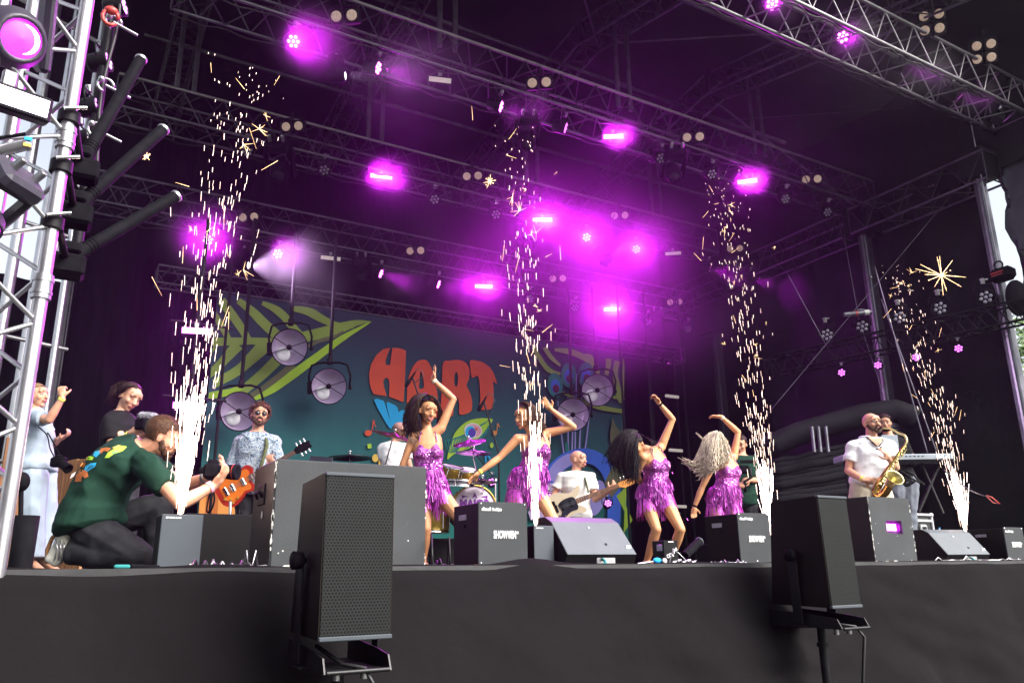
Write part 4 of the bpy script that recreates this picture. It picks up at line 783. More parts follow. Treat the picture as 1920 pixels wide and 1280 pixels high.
def front_speaker(px, y, z0, w, d, h, label, yaw=0, tilt=0):
    p = uY(px, 1060, y); root = thing('front_speaker', label, 'loudspeaker', (p.x, y, 0), 'loudspeakers on stands in front of the stage'); z1 = z0 + h; dt, db = d * .86, d
    sh = MB(); e = w * .03
    lo = [Vector((0, 0, z0)), Vector((w, 0, z0)), Vector((w - e, db, z0 + .01)), Vector((e, db, z0 + .01))]; hi = [Vector((0, .012, z1)), Vector((w, .012, z1)), Vector((w - e, dt, z1 - .012)), Vector((e, dt, z1 - .012))]
    sh.add(lo + hi, [(0, 3, 2, 1), (4, 5, 6, 7), (0, 1, 5, 4), (1, 2, 6, 5), (2, 3, 7, 6), (3, 0, 4, 7)]); sh.build('cabinet', 'speaker_side', root)
    g_ = MB(); g_.add([(.006, -.004, z0 + .012), (w - .006, -.004, z0 + .012), (w - .006, .008, z1 - .012), (.006, .008, z1 - .012), (.006, .01, z0 + .012), (w - .006, .01, z0 + .012), (w - .006, .02, z1 - .012), (.006, .02, z1 - .012)], [(0, 1, 2, 3), (0, 3, 7, 4), (1, 5, 6, 2)]); g_.build('grille', 'grille', root)
    MB().bbox((w / 2, .0, z0 + .004), (w, .022, .016), .003).build('edge_strip', 'wedge_dark', root); t_ = MB(); t_.bbox((w / 2, .014, z1 - .004), (w, .022, .014), .003); t_.build('edge_strip', 'wedge_dark', root)
    kn = MB(); kn.lathe((-.001, d * .5, z0 + h * .47), (-1, 0, 0), [(0, .012), (.014, .012), (.014, .03), (.05, .034), (.055, .028), (.055, 0)], 16); kn.build('knob', 'black_plastic', root)
    kn = MB(); kn.bbox((-.016, d * .52, z0 + h * .18), (.008, .06, h * .66), .003); kn.bbox((w + .016, d * .52, z0 + h * .18), (.008, .06, h * .66), .003); kn.bbox((w / 2, d * .52, z0 - .1), (w + .04, .10, .01), .003); kn.build('bracket', 'black_metal', root)
    tr = MB(); zz = z0 - .085; tr.box((w / 2, d * .48, zz - .016), (w * .86, d * 1.2, .006))
    for sx in (-1, 1):
        X_ = w / 2 + sx * w * .43; tr.poly([[Vector((X_, -.12 * d, zz - .019)), Vector((X_, d * 1.08, zz - .019)), Vector((X_, d * 1.08, zz + .07)), Vector((X_, d * .25, zz + .045)), Vector((X_, -.05 * d, zz + .03))]], Vector((sx * .006, 0, 0)))
    tr.tube((w * .08, -.12 * d, zz - .016), (w * .92, -.12 * d, zz - .016), .008); tr.build('tray', 'tray_metal', root)
    st = MB(); st.tube((w / 2, d * .45, -1.5), (w / 2, d * .45, zz - .02), .022, n=12); st.tube((w / 2, d * .45, zz - .12), (w / 2, d * .45, zz - .10), .03, n=12); [st.tube((w / 2, d * .45, -1.0), (w / 2 + .45 * cos(a), d * .45 + .45 * sin(a), -1.5), .012) for a in (.5, 2.6, 4.7)]; st.build('stand_pole', 'black_metal', root)
    for dx in (-.05, .05): MB().tube((w / 2 + dx, d * .1, zz - .05), (w / 2 + dx, d * .1, zz - .02), .014).build('bolt', 'steel', root)
    cb = MB(); cb.path([(w * .2, d * .5, z0 - .03), (w * .4, d * .1, zz + .0), (w * .62, -.02, zz - .01), (w * .70, -.05, zz - .06), (w * .72, .0, zz - .3), (w * .85, .02, -1.45)], .008); cb.build('cable', 'cable', root)
    return root
mk('speaker_side', (.012, .0095, .008), .5, 0, .2, 4, .05, 200, spec=.07); mk('tray_metal', (.016, .016, .018), .4, .4, .2, 9)
front_speaker(603, 2.86, -.252, .268, .38, .575, 'large black loudspeaker with perforated front on a stand before the worn case')
front_speaker(1549, 2.95, -.235, .24, .40, .575, 'black loudspeaker on a stand at the right, side on, before the stage')

# small things on the edge
o_ = placed(1243, 4.6); root = thing('gas_jet_box', 'small black box with white hand lettering beside the bending dancer', 'gas jet box', o_)
MB().bbox((.09, .07, .085), (.135, .13, .17), .004).build('body', 'box_dark', root); text('CO₂', o_ + Vector((.075, .0035, .065)), (1, 0, .35), (-.35, 0, 1), .034, 'white_print', root, bold=.03); text('Jet', o_ + Vector((.125, .0035, .105)), (1, 0, .45), (-.45, 0, 1), .036, 'white_print', root, bold=.03)
MB().bbox((.02, .05, .12), (.003, .06, .045), .001).build('display', 'dead_led', root); MB().box((.09, .003, .16), (.05, .002, .006)).build('white_strip', 'white_print', root)
a_ = uY(1283, 1042, 4.9); b_ = uY(1311, 1015, 5.05); d = (b_ - a_).normalized(); root = thing('jet_tube', 'short wide black tube tilted up right beside the small black box', 'tube', a_)
mb = MB(); mb.tube(a_, b_, .034, n=18, cap=False); mb.build('barrel', 'black_plastic', root, True); mb = MB(); mb.lathe(b_, d, [(-.01, .035), (.0, .038), (.004, .036), (.004, .029), (-.1, .029), (-.1, 0)], 20); mb.build('rim', 'wedge_dark', root, True)
a_ = uY(1196, 1058, 4.45); root = thing('water_gun_valve', 'small blue and black hose fitting lying on the stage edge', 'hose fitting', a_)
mb = MB(); mb.cap(a_ + Vector((0, 0, .006)), a_ + Vector((.13, 0, .02)), .006, .006); mb.build('nozzle', 'steel', root, True); mb = MB(); mb.ell(a_ + Vector((.17, 0, .026)), (.035, .02, .02)); mb.build('blue_grip', 'p_cyan', root, True)
mb = MB(); mb.lathe(a_ + Vector((.21, -.03, .024)), (0, -1, 0), [(0, .018), (.008, .016), (.008, 0)], 14); mb.build('gauge', 'white_print', root, True)
root = thing('hose_joint', 'silver hose joints lying beside the tilted black tube', 'hose fitting', placed(1275, 4.5)); mb = MB()
for i in range(5): p = uY(1262 + i * 9, 1054 - (i % 2) * 3, 4.5); mb.cap(p, p + Vector((.025, 0, .006)), .011, .009)
mb.path([uY(1255, 1056, 4.5), uY(1262, 1030, 4.55), uY(1272, 1036, 4.5), uY(1290, 1054, 4.5), uY(1306, 1050, 4.6)], .004); mb.build('joint', 'steel', root, True)
def cable(label, pts, r=.006, m='cable'):
    mb = MB(); mb.path([Vector(p) for p in pts], r); return tag(mb.build('floor_cable', m), label, 'cable')
rnd = random.Random(5)
def squiggle(px0, px1, y, amp=.03, n=24, yo=.25): return [placed(px0 + (px1 - px0) * i / n, y + yo * noise.noise(Vector((i * .35, px0, 0))), .012 + amp * max(0, noise.noise(Vector((i * .5, px0, 3)))) * 2) for i in range(n + 1)]
cable('black cables running from the left spark machine to the worn case', squiggle(350, 470, 4.3), .008); cable('thin grey cable loop beside the worn case', squiggle(395, 500, 4.2, .07), .004, 'steel'); cable('dark cable loops between the worn case and the grey machine', squiggle(783, 850, 4.6, .12), .007)
cable('thin white cable lying before the right monitor wedge', squiggle(1755, 1915, 4.3, .03), .004, 'white_print'); cable('thin cable beside the effect machine below the curly haired dancer', squiggle(1325, 1400, 4.7, .04), .005, 'dead_led')
P = placed(172, 4.2); root = thing('jack_plug', 'small green and black plug lying below the photographer\'s knee', 'plug', P); mb = MB(); mb.cap(P + Vector((.1, 0, .012)), P + Vector((.15, 0, .012)), .01, .01); mb.build('green_tip', 'p_teal', root, True); mb = MB(); mb.cap(P + Vector((.17, 0, .012)), P + Vector((.28, 0, .01)), .012, .008); mb.build('black_end', 'black_plastic', root, True)

# risers
root = thing('drum_riser', 'black platform under the drum kit', 'riser', placed(700, 9.9)); MB().bbox((1.5, 1.1, .2), (3.3, 2.2, .4), .01).build('deck', 'box_dark', root); mb = MB(); mb.box((1.5, -.002, .385), (3.3, .012, .02)); mb.build('edge', 'case_side', root)
root = thing('keyboard_riser', 'low black platform under the keyboard player', 'riser', placed(1700, 7.0)); MB().bbox((-.3, .9, .15), (3.6, 1.7, .3), .01).build('deck', 'box_dark', root)
# wooden crate wall at the left wing
mk('wood_light', (.36, .17, .07), .6, 0, .4, 5, .3, 20, stretch=(5, 5, .5))
root = thing('wooden_planter', 'brown wooden slat box behind the woman in light blue', 'wooden box', (0, 9.9, 0)); rnd = random.Random(3)
a_, b_ = placed(84, 10.3), placed(152, 9.6)
for k in range(9): p = a_.lerp(b_, (k + .5) / 9); MB().bbox((p.x, p.y, .60), ((b_ - a_).length / 9 - .008, .03, 1.20 + rnd.uniform(-.02, .02)), .004, Matrix.Rotation(atan2(b_.y - a_.y, b_.x - a_.x), 3, 'Z')).build('slat', 'wood_light', root, True)
a_, b_ = placed(-20, 10.0), placed(40, 10.2); root2 = thing('dark_crate', 'dark brown crate at the left edge behind the tower', 'crate', a_); mb = MB(); mb.bbox(((a_ + b_) / 2 + Vector((0, 0, .7))), ((b_ - a_).length, .3, 1.4), .01); mb.build('body', 'wood', root2, True)
root = thing('bin_and_lamp', 'black cylinder bin with a hooded lamp above it beside the tower foot', 'black bin', placed(36, 4.0)); P = placed(38, 4.0)
mb = MB(); mb.lathe(P, (0, 0, 1), [(0, .045), (.22, .047), (.22, .040), (.05, .038)], 20); mb.build('cylinder', 'black_plastic', root, True); mb = MB(); mb.ell(uD(40, 903, 3.6), (.035, .035, .045)); mb.tube(uD(40, 905, 3.6), uD(38, 1000, 3.6), .01); mb.build('lamp_hood', 'black_plastic', root, True)
# dark flight case / small amps in the back
def flight_case(px, y, w, d, h, z, label, white=True):
    o = placed(px, y, z); root = thing('flight_case', label, 'flight case', o); MB().bbox((w / 2, d / 2, h / 2), (w - .03, d - .03, h - .03), .004).build('panel', 'case_grey', root)
    fr = MB()
    for sx in (0, w):
        for sz in (0, h): fr.tube((sx, 0, sz), (sx, d, sz), .018)
        for sy in (0, d): fr.tube((sx, sy, 0), (sx, sy, h), .018)
    for sz in (0, h):
        for sy in (0, d): fr.tube((0, sy, sz), (w, sy, sz), .018)
    for sx in (0, w):
        for sz in (0, h): fr.ell((sx, 0, sz), .032)
    fr.build('edge_frame', 'frame_white', root); MB().bbox((w * .46, -.004, h * .5), (w * .34, .02, h * .28), .02).build('handle_dish', 'frame_white', root); MB().bbox((w * .46, -.016, h * .5), (w * .22, .02, h * .1), .006).build('handle', 'black_metal', root)
    MB().box((w / 2, -.001, h * .78), (w, .02, .03)).build('lid_seam', 'frame_white', root); return root
mk('frame_white', (.72, .72, .74), .45, 0, .15, 20)
flight_case(1726, 7.15, .42, .4, .37, .3, 'dark flight case with white edges below the keyboard'); 
root = thing('water_bottle', 'clear and teal water bottle standing by the flight case', 'bottle', placed(1772, 6.9, .3)); mb = MB(); mb.lathe((0, 0, 0), (0, 0, 1), [(0, .0), (0, .03), (.12, .03), (.15, .012), (.17, .012), (.17, 0)], 14); mb.build('bottle_body', 'dead_led', root); mb = MB(); mb.tube((0, 0, .165), (0, 0, .18), .014); mb.build('cap', 'p_cyan', root); mb = MB(); mb.tube((0, 0, .05), (0, 0, .09), .0305, n=14, cap=False); mb.build('label_band', 'p_teal', root)
root = thing('cable_pile', 'white power strips and cables piled right of the flight case', 'cables', placed(1800, 6.9, .3)); mb = MB()
for i in range(3): mb.bbox((.05 + .16 * i, -.05 + .08 * i, .025), (.16, .05, .04), .006, Matrix.Rotation(.3 * i, 3, 'Z'))
mb.build('power_strip', 'frame_white', root)
mb = MB(); mb.path([(.05 * i, .1 * sin(i), .02) for i in range(14)], .006); mb.build('cord', 'white_print', root)
# keyboard on its stand
mk('key_grey', (.26, .30, .34), .4, .2, .06, 6)
a_, b_ = uD(1570, 857, 9.9), uD(1776, 857, 9.9); a_.z = b_.z = uD(1700, 860, 9.9).z; ax = (b_ - a_).normalized(); root = thing('stage_keyboard', 'silver grey stage keyboard on a black stand right of the saxophone player', 'keyboard', a_); Lk = (b_ - a_).length
R_ = Matrix.Rotation(atan2(ax.y, ax.x), 3, 'Z'); nb = R_ @ Vector((0, 1, 0)); c = (a_ + b_) / 2
MB().bbox(c, (Lk, .30, .085), .015, R_).build('case', 'key_grey', root, True); MB().bbox(c - nb * .155 + Vector((0, 0, -.05)), (Lk * .98, .02, .05), .005, R_).build('base_rail', 'black_plastic', root, True)
mb = MB(); [mb.bbox(c + ax * (-.1 + .05 * i) - nb * .152 + Vector((0, 0, .012)), (.02, .006, .012), .002, R_) for i in range(9)]; mb.build('button_strip', 'black_plastic', root, True); MB().box(c + ax * (Lk * .36) - nb * .152, (.05, .006, .02), R_).build('badge', 'white_print', root, True)
root = thing('keyboard_stand', 'black crossed keyboard stand under the silver keyboard', 'keyboard stand', a_)
for p, q in (((1727, 868), (1768, 962)), ((1762, 868), (1722, 960)), ((1585, 868), (1600, 965)), ((1610, 868), (1580, 965))): mb = MB(); mb.tube(uD(*p, 9.85), uD(*q, 9.75), .02); mb.build('leg', 'black_metal', root, True)
mb = MB(); mb.path([uD(1697, 883, 9.6), uD(1712, 888, 9.6), uD(1722, 900, 9.6), uD(1733, 908, 9.6)], .012); mb.build('microphone_arm', 'black_metal', root, True)
root = thing('laptop', 'grey laptop seen from behind on the keyboard', 'laptop', uD(1668, 830, 9.95)); c = uD(1669, 827, 9.95); MB().bbox(c, (.2, .01, .16), .004, Matrix.Rotation(-YAW, 3, 'Z')).build('screen_lid', 'key_grey', root, True)
wire('cable_red', 'thin cable with a red end hanging at the far right behind the spark column', uD(1770, 880, 9.5), uD(1850, 930, 9.0), .05, .006); mb = MB(); mb.path([uD(1850, 930, 9.0), uD(1862, 942, 9.0), uD(1875, 944, 9.0), uD(1860, 932, 9.0), uD(1850, 928, 9.0)], .006); tag(mb.build('red_rope_loop', 'red_paint'), 'red cord loop at the far right behind the spark column', 'cord')

# ------------------------------------------------------------ drum kit
mk('gold', (.45, .30, .05), .3, .5, .25, 6); mk('drum_skin', (.78, .66, .80), .5, 0, .15, 7); mk('cym_purple', (.55, .10, .62), .22, .8, .2, 9); mk('cym_dark', (.10, .045, .04), .3, .7, .4, 18); mk('cym_black', (.03, .02, .025), .35, .6, .3, 12); mk('purple_print', (.22, .03, .35), .6)
C0 = uD(890, 951, 10.3); AX = Vector((.05, -1, .03)).normalized(); AX = (CAM + Vector((2.2, 0, .8)) - C0).normalized()
root = thing('bass_drum', 'gold bass drum with purple lettering on its pink skin', 'drum', C0); Rb = .275
mb = MB(); mb.lathe(C0, -AX, [(0, Rb), (.02, Rb - .004), (.46, Rb - .004), (.48, Rb)], 40); mb.build('shell', 'gold', root, True)
mb = MB(); mb.lathe(C0, AX, [(-.03, Rb + .012), (.012, Rb + .012), (.012, Rb - .012), (0, Rb - .012)], 40); mb.build('hoop', 'gold', root, True); mb = MB(); mb.lathe(C0, AX, [(.001, Rb - .01), (.004, 0)], 40); mb.build('drum_skin', 'drum_skin', root, True)
rx = AX.cross(ZV).normalized() * -1; uy = AX.cross(rx) * -1; uy = rx.cross(AX) * -1 if (rx.cross(AX)).z < 0 else rx.cross(AX); rx = uy.cross(AX)
text('MAJOR', C0 + AX * .006 + uy * .045, rx, uy, .135, 'purple_print', root, width=.40, bold=.05); text('A', C0 + AX * .006 + uy * .145, rx, uy, .08, 'purple_print', root, bold=.04)
for sg in (-1, 1): mb = MB(); p = C0 + AX * .006 + uy * .135 + rx * sg * .13; mb.poly([[p - rx * .05 * sg, p + rx * .04 * sg + uy * .02, p + rx * .03 * sg - uy * .04, p + rx * .012 * sg - uy * .01]], AX * .002); mb.build('skin_mark', 'purple_print', root, True)
for k in range(6): a = k * pi / 3 + .3; mb = MB(); p = C0 + (rx * cos(a) + uy * sin(a)) * (Rb + .012); mb.bbox(p - AX * .03, (.02, .06, .02), .004); mb.tube(p + AX * .015, p - AX * .12, .005); mb.build('tension_lug', 'chrome', root, True)
def drum(px, py, D, r, h, label, m='gold', tilt=(0, 0, 1)):
    c = uD(px, py, D); t_ = Vector(tilt).normalized(); root = thing('tom_drum', label, 'drum', c, 'toms and side drums'); mb = MB(); mb.lathe(c - t_ * h / 2, t_, [(0, 0), (0, r), (h, r)], 26); mb.build('shell', m, root, True)
    mb = MB(); mb.lathe(c - t_ * h / 2, t_, [(-.005, r + .008), (.02, r + .008), (.02, r)], 26); mb.build('hoop', 'chrome', root, True); mb = MB(); mb.lathe(c - t_ * h / 2, t_, [(h - .02, r), (h - .02, r + .008), (h + .008, r + .008), (h + .008, r - .004)], 26); mb.build('hoop', 'chrome', root, True)
    mb = MB(); mb.lathe(c + t_ * h / 2, t_, [(0, r), (.003, 0)], 26); mb.build('drum_skin', 'white_print', root, True); 
    mb = MB(); x_ = t_.orthogonal().normalized(); y_ = t_.cross(x_); [mb.tube(c + (x_ * cos(a) + y_ * sin(a)) * (r + .012) - t_ * h * .4, c + (x_ * cos(a) + y_ * sin(a)) * (r + .012) + t_ * h * .4, .007, n=6) for a in [i * pi / 3 for i in range(6)]]; mb.build('tension_rods', 'chrome', root, True)
drum(846, 886, 10.5, .14, .17, 'small gold tom left above the bass drum', tilt=(.1, -.35, 1)); drum(872, 893, 10.6, .15, .19, 'small gold tom right above the bass drum', tilt=(-.1, -.35, 1)); drum(862, 905, 10.1, .17, .075, 'silver side drum before the toms', 'chrome', tilt=(0, -.12, 1))
drum(808, 968, 10.5, .23, .40, 'large gold floor tom left of the bass drum', tilt=(0, 0, 1))
def cymbal(px, py, D, r, m, tilt, label, base=None, stand='black_metal'):
    c = uD(px, py, D); t_ = Vector(tilt).normalized(); root = thing('cymbal_stand', label, 'cymbal', c, 'cymbals')
    mb = MB(); mb.lathe(c, t_, [(-.012, r), (-.008, r), (.018, .06), (.04, .03), (.045, .012), (.045, 0)], 36); mb.lathe(c, t_, [(-.013, r), (.012, .06), (.034, .03), (.034, 0)], 36); mb.build('cymbal_disc', m, root, True)
    mb = MB(); mb.tube(c - t_ * .05, c + t_ * .08, .009); mb.ell(c + t_ * .075, .018); mb.build('wing_nut', 'chrome', root, True)
    b = Vector(base) if base else Vector((c.x, c.y, .4)); k = c - t_ * .06; e_ = k.lerp(Vector((b.x, b.y, k.z)), 1); e_.z -= .3
    mb = MB(); mb.tube(k, e_, .009); mb.tube(e_, b, .012); mb.bbox(e_, (.04, .04, .05), .008); [mb.tube(b + Vector((0, 0, .22)), b + Vector((.25 * cos(a), .25 * sin(a), .01)), .009) for a in (.3, 2.4, 4.5)]; mb.build('stand', stand, root, True)
cymbal(738, 816, 10.3, .29, 'cym_dark', (.16, -.35, 1), 'big dark crash cymbal before the drummer', placed(716, 10.0, .4), 'chrome'); cymbal(656, 857, 10.0, .275, 'cym_black', (.0, .02, 1), 'flat black cymbal at the left of the kit', placed(700, 9.95, .4), 'chrome')
cymbal(880, 829, 10.5, .22, 'cym_purple', (-.32, -.22, 1), 'tilted purple cymbal, the upper one right of the kit', placed(930, 10.3, .4), 'chrome'); cymbal(888, 848, 10.2, .23, 'cym_purple', (.04, -.03, 1), 'flat purple cymbal just below the tilted one', placed(903, 10.0, .4), 'chrome')
cymbal(905, 903, 10.1, .17, 'cym_black', (0, .04, 1), 'small dark hi-hat cymbal right above the bass drum', placed(910, 10.0, .4), 'chrome')
def mic(a, b, tipd, label, D=9.8, foot=None):
    A_, B_ = uD(*a, D), uD(*b, D); root = thing('microphone_stand', label, 'microphone stand', B_); mb = MB(); mb.tube(B_, A_, .011); 
    if foot: F_ = placed(foot, 0, 0); F_ = Vector((uD(foot, 1060, D).x, uD(foot, 1060, D).y, .0)); mb.tube(B_, F_, .013); [mb.tube(F_ + Vector((0, 0, .1)), F_ + Vector((.28 * cos(q), .28 * sin(q), .01)), .009) for q in (0, 2.1, 4.2)]
    mb.build('boom', 'black_metal', root, True); t_ = (uD(tipd[0], tipd[1], D) - A_); mb = MB(); mb.cap(A_, A_ + t_ * .6, .016, .02); mb.cap(A_ + t_ * .6, A_ + t_, .026, .024); mb.cap(A_, A_ - t_ * .5, .014, .01); mb.build('microphone', 'black_plastic', root, True)
    mb = MB(); q = A_ - t_ * .5; mb.path([q, q + Vector((.03, 0, .05)), q + Vector((.09, 0, .04)), q + Vector((.12, 0, -.03)), A_.lerp(B_, .3)], .005); mb.build('cable', 'cable', root, True)
mic((773, 706), (786, 745), (762, 722), 'black overhead microphone over the first dancer', 9.8, 800); mic((907, 752), (935, 850), (898, 768), 'black overhead microphone over the red letter T', 9.8, 938); mic((1703, 893), (1725, 905), (1690, 885), 'black microphone on a boom below the keyboard', 9.6)
root = thing('tablet_stand', 'black tablet on a stand right of the guitarist', 'tablet', uD(600, 866, 7.6)); c = uD(600, 868, 7.6); Rt = Matrix.Rotation(-.5, 3, 'Z') @ Matrix.Rotation(-.5, 3, 'X') @ Matrix.Rotation(.12, 3, 'Y')
MB().bbox(c, (.22, .012, .15), .004, Rt).build('tablet', 'glass_dark', root, True); mb = MB(); mb.tube(c + Vector((0, .02, -.02)), (c.x, c.y, .0), .012); mb.bbox(c + Vector((0, 0, -.09)), (.2, .03, .02), .004); mb.build('stand', 'black_metal', root, True)
root = thing('guitar_stand', 'silver upright stand holding a guitar behind the worn case', 'guitar stand', uD(430, 950, 7.4)); mb = MB(); mb.tube(uD(432, 940, 7.4), uD(431, 1048, 7.4), .014); mb.build('stem', 'chrome', root, True); mb = MB(); [mb.tube(uD(448, 955, 7.4) + Vector((.03 * i, 0, 0)), uD(452, 1010, 7.4) + Vector((.04 * i, 0, 0)), .006) for i in (-1, 0, 1)]; mb.build('yoke', 'black_metal', root, True)
mb = MB(); mb.ell(uD(436, 1015, 7.6), (.07, .04, .16)); mb.build('sunburst_edge', 'red_paint', root, True)
# ------------------------------------------------------------ people
TW = -FH       # horizontally towards the camera
def V3(r, u, t): return RH * r + ZV * u + TW * t
def remesh(mb, name, m, parent, vox=.008, it=3, fold=0, fscale=9, fac=.5, sub=None, stretch=(1, 1, 1)):
    me = mb.mesh('tmp'); o = bpy.data.objects.new('tmp', me); COL.objects.link(o)
    r = o.modifiers.new('r', 'REMESH'); r.mode = 'VOXEL'; r.voxel_size = vox; r.use_smooth_shade = True
    if it: s = o.modifiers.new('s', 'SMOOTH'); s.factor = fac; s.iterations = it
    bpy.context.view_layer.update(); dg = bpy.context.evaluated_depsgraph_get(); me2 = bpy.data.meshes.new_from_object(o.evaluated_get(dg)); bpy.data.objects.remove(o)
    off = parent.location
    if fold:
        ns = [v.normal.copy() for v in me2.vertices]; S3 = Vector(stretch) * fscale
        for v, n in zip(me2.vertices, ns):
            q = Vector((v.co.x * S3.x, v.co.y * S3.y, v.co.z * S3.z)); a = 1 - abs(noise.noise(q)) * 2.2; v.co += n * fold * (a - .4 + .5 * noise.noise(q * 2.3))
    for v in me2.vertices: v.co -= off
    me2.name = name; me2.materials.clear()
    for q in (m if isinstance(m, list) else [m]): me2.materials.append(M[q])
    for p in me2.polygons: p.use_smooth = True
    q = bpy.data.objects.new(name, me2); COL.objects.link(q); q.parent = parent; return q
def skin(name, c, r=.5):
    m = mat(name, c, r, 0, .12, 9, .04, 120); b = m.node_tree.nodes['Principled BSDF']; b.inputs['Subsurface Weight'].default_value = .0; M[name] = m
skin('skin_fair', (.62, .33, .22)); skin('skin_tan', (.52, .24, .115)); skin('skin_rosy', (.60, .30, .19)); skin('skin_gold', (.62, .30, .14))
mk('lip', (.45, .12, .11), .4); mk('eye_white', (.7, .68, .66), .3); mk('iris', (.03, .018, .01), .2); mk('teeth', (.75, .72, .68), .3)
for n_, c_ in dict(hair_dark=(.028, .014, .010), hair_black=(.010, .008, .009), hair_brown=(.07, .032, .016), hair_red=(.10, .04, .02), hair_blond=(.22, .14, .07), hair_plat=(.55, .46, .36), beard=(.06, .03, .018)).items(): mk(n_, c_, .5, 0, .4, 30, .3, 150, stretch=(3, 3, .6), spec=.22)
def cloth_mat(n, c, var=.12, rough=.85): mk(n, c, rough, 0, var, 14, .08, 90, spec=.15)
cloth_mat('tee_green', (.009, .036, .024)); cloth_mat('tee_black', (.010, .010, .012)); cloth_mat('jean_black', (.022, .023, .027), .35); cloth_mat('blue_shirt', (.36, .43, .52), .06); cloth_mat('blue_jeans_pale', (.40, .48, .57), .05)
cloth_mat('white_tee', (.68, .67, .64), .04); cloth_mat('white_polo', (.78, .78, .82), .03); cloth_mat('beige', (.48, .42, .33), .06); cloth_mat('strap_olive', (.10, .11, .05)); cloth_mat('band_white', (.75, .75, .6), .03); cloth_mat('band_yellow', (.75, .75, .15), .03); cloth_mat('band_pink', (.8, .35, .45))
# patterned shirt
m = mat('floral', (.40, .46, .55), .8, 0, .05, 10, .1, 60); M['floral'] = m; N = m.node_tree.nodes; L = m.node_tree.links; b = N['Principled BSDF']; tc = N.new('ShaderNodeTexCoord'); vo = N.new('ShaderNodeTexNoise'); vo.inputs['Scale'].default_value = 58; vo.inputs['Detail'].default_value = 3; vo.inputs['Distortion'].default_value = 1.5
L.new(tc.outputs['Object'], vo.inputs['Vector']); r = N.new('ShaderNodeValToRGB'); r.color_ramp.interpolation = 'CONSTANT'; e = r.color_ramp.elements; e[0].color = (.04, .09, .17, 1); e[1].color = (.38, .43, .48, 1); e[1].position = .475; L.new(vo.outputs['Fac'], r.inputs[0]); L.new(r.outputs[0], b.inputs['Base Color'])
# sequins
m = mat('sequin', (.45, .06, .50), .28, .75, .5, 120); M['sequin'] = m; N = m.node_tree.nodes; L = m.node_tree.links; b = N['Principled BSDF']; tc = N.new('ShaderNodeTexCoord'); vo = N.new('ShaderNodeTexVoronoi'); vo.inputs['Scale'].default_value = 140; L.new(tc.outputs['Object'], vo.inputs['Vector'])
ge = N.new('ShaderNodeNewGeometry'); vm = N.new('ShaderNodeVectorMath'); vm.operation = 'SUBTRACT'; L.new(vo.outputs['Color'], vm.inputs[0]); vm.inputs[1].default_value = (.5, .5, .5); sc_ = N.new('ShaderNodeVectorMath'); sc_.operation = 'SCALE'; sc_.inputs['Scale'].default_value = 1.1; L.new(vm.outputs[0], sc_.inputs[0])
ad = N.new('ShaderNodeVectorMath'); ad.operation = 'ADD'; L.new(ge.outputs['Normal'], ad.inputs[0]); L.new(sc_.outputs[0], ad.inputs[1]); no = N.new('ShaderNodeVectorMath'); no.operation = 'NORMALIZE'; L.new(ad.outputs[0], no.inputs[0]); L.new(no.outputs[0], b.inputs['Normal'])
r = N.new('ShaderNodeValToRGB'); r.color_ramp.elements[0].color = (.16, .01, .20, 1); r.color_ramp.elements[1].color = (1, .34, .95, 1); r.color_ramp.elements[0].position = .25; r.color_ramp.elements[1].position = .85; se = N.new('ShaderNodeSeparateColor'); L.new(vo.outputs['Color'], se.inputs[0]); L.new(se.outputs[1], r.inputs[0]); L.new(r.outputs[0], b.inputs['Base Color'])
mk('fringe', (.52, .06, .50), .35, .35, .45, 25); mk('fringe_dark', (.24, .03, .26), .4, .3, .4, 25)

class Torso:
    # rings: (t, half width, half depth front, half depth back, forward shift)
    MALE = [(-.10, .10, .075, .085), (-.02, .165, .105, .115), (.10, .165, .11, .11), (.30, .145, .105, .095), (.50, .150, .11, .10), (.70, .168, .118, .11), (.84, .175, .105, .105), (.93, .135, .08, .085), (1.0, .06, .055, .065)]
    FEM = [(-.10, .10, .075, .095), (-.02, .168, .10, .13), (.10, .165, .10, .115), (.30, .122, .085, .08), (.46, .120, .085, .08), (.64, .135, .118, .095), (.76, .142, .10, .095), (.88, .135, .07, .08), (.95, .095, .058, .065), (1.0, .05, .045, .055)]
    def __init__(s, hip, hr, chest_r, neck, mid=None, table=None, sc=1.0, fwd=None):
        s.a = Vector(hip); s.b = Vector(neck); s.m = Vector(mid) if mid is not None else (s.a + s.b) / 2; s.r0 = Vector(hr).normalized(); s.r1 = Vector(chest_r).normalized(); s.tb = table or s.MALE; s.sc = sc
    def pos(s, t):
        c = 2 * s.m - (s.a + s.b) / 2; return s.a * (1 - t) ** 2 + c * 2 * t * (1 - t) + s.b * t * t
    def ax(s, t):
        d = (s.pos(t + .01) - s.pos(t - .01)).normalized(); r = s.r0.lerp(s.r1, min(1, max(0, t))).normalized(); r = (r - d * r.dot(d)).normalized(); return r, d.cross(r), d    # right, front, up
    def par(s, t):
        T = s.tb
        if t <= T[0][0]: return T[0][1:]
        for i in range(len(T) - 1):
            if t <= T[i + 1][0]:
                f = (t - T[i][0]) / (T[i + 1][0] - T[i][0]); f = f * f * (3 - 2 * f) if i else f; return tuple(a + (b - a) * f for a, b in zip(T[i][1:], T[i + 1][1:]))
        return T[-1][1:]
    def pt(s, t, a, off=0):       # a=0 right side, pi/2 front
        w, f, bk = s.par(t); r, fr, d = s.ax(t); w, f, bk = w * s.sc, f * s.sc, bk * s.sc; ca, sa = cos(a), sin(a); e = .85
        x = abs(ca) ** e * (1 if ca >= 0 else -1); y = abs(sa) ** e * (1 if sa >= 0 else -1); dep = (f if sa >= 0 else bk)
        return s.pos(t) + r * x * (w + off) + fr * y * (dep + off)
    def rings(s, t0, t1, n=14, off=0, na=20): return [[s.pt(t0 + (t1 - t0) * i / n, 2 * pi * k / na, off) for k in range(na)] for i in range(n + 1)]
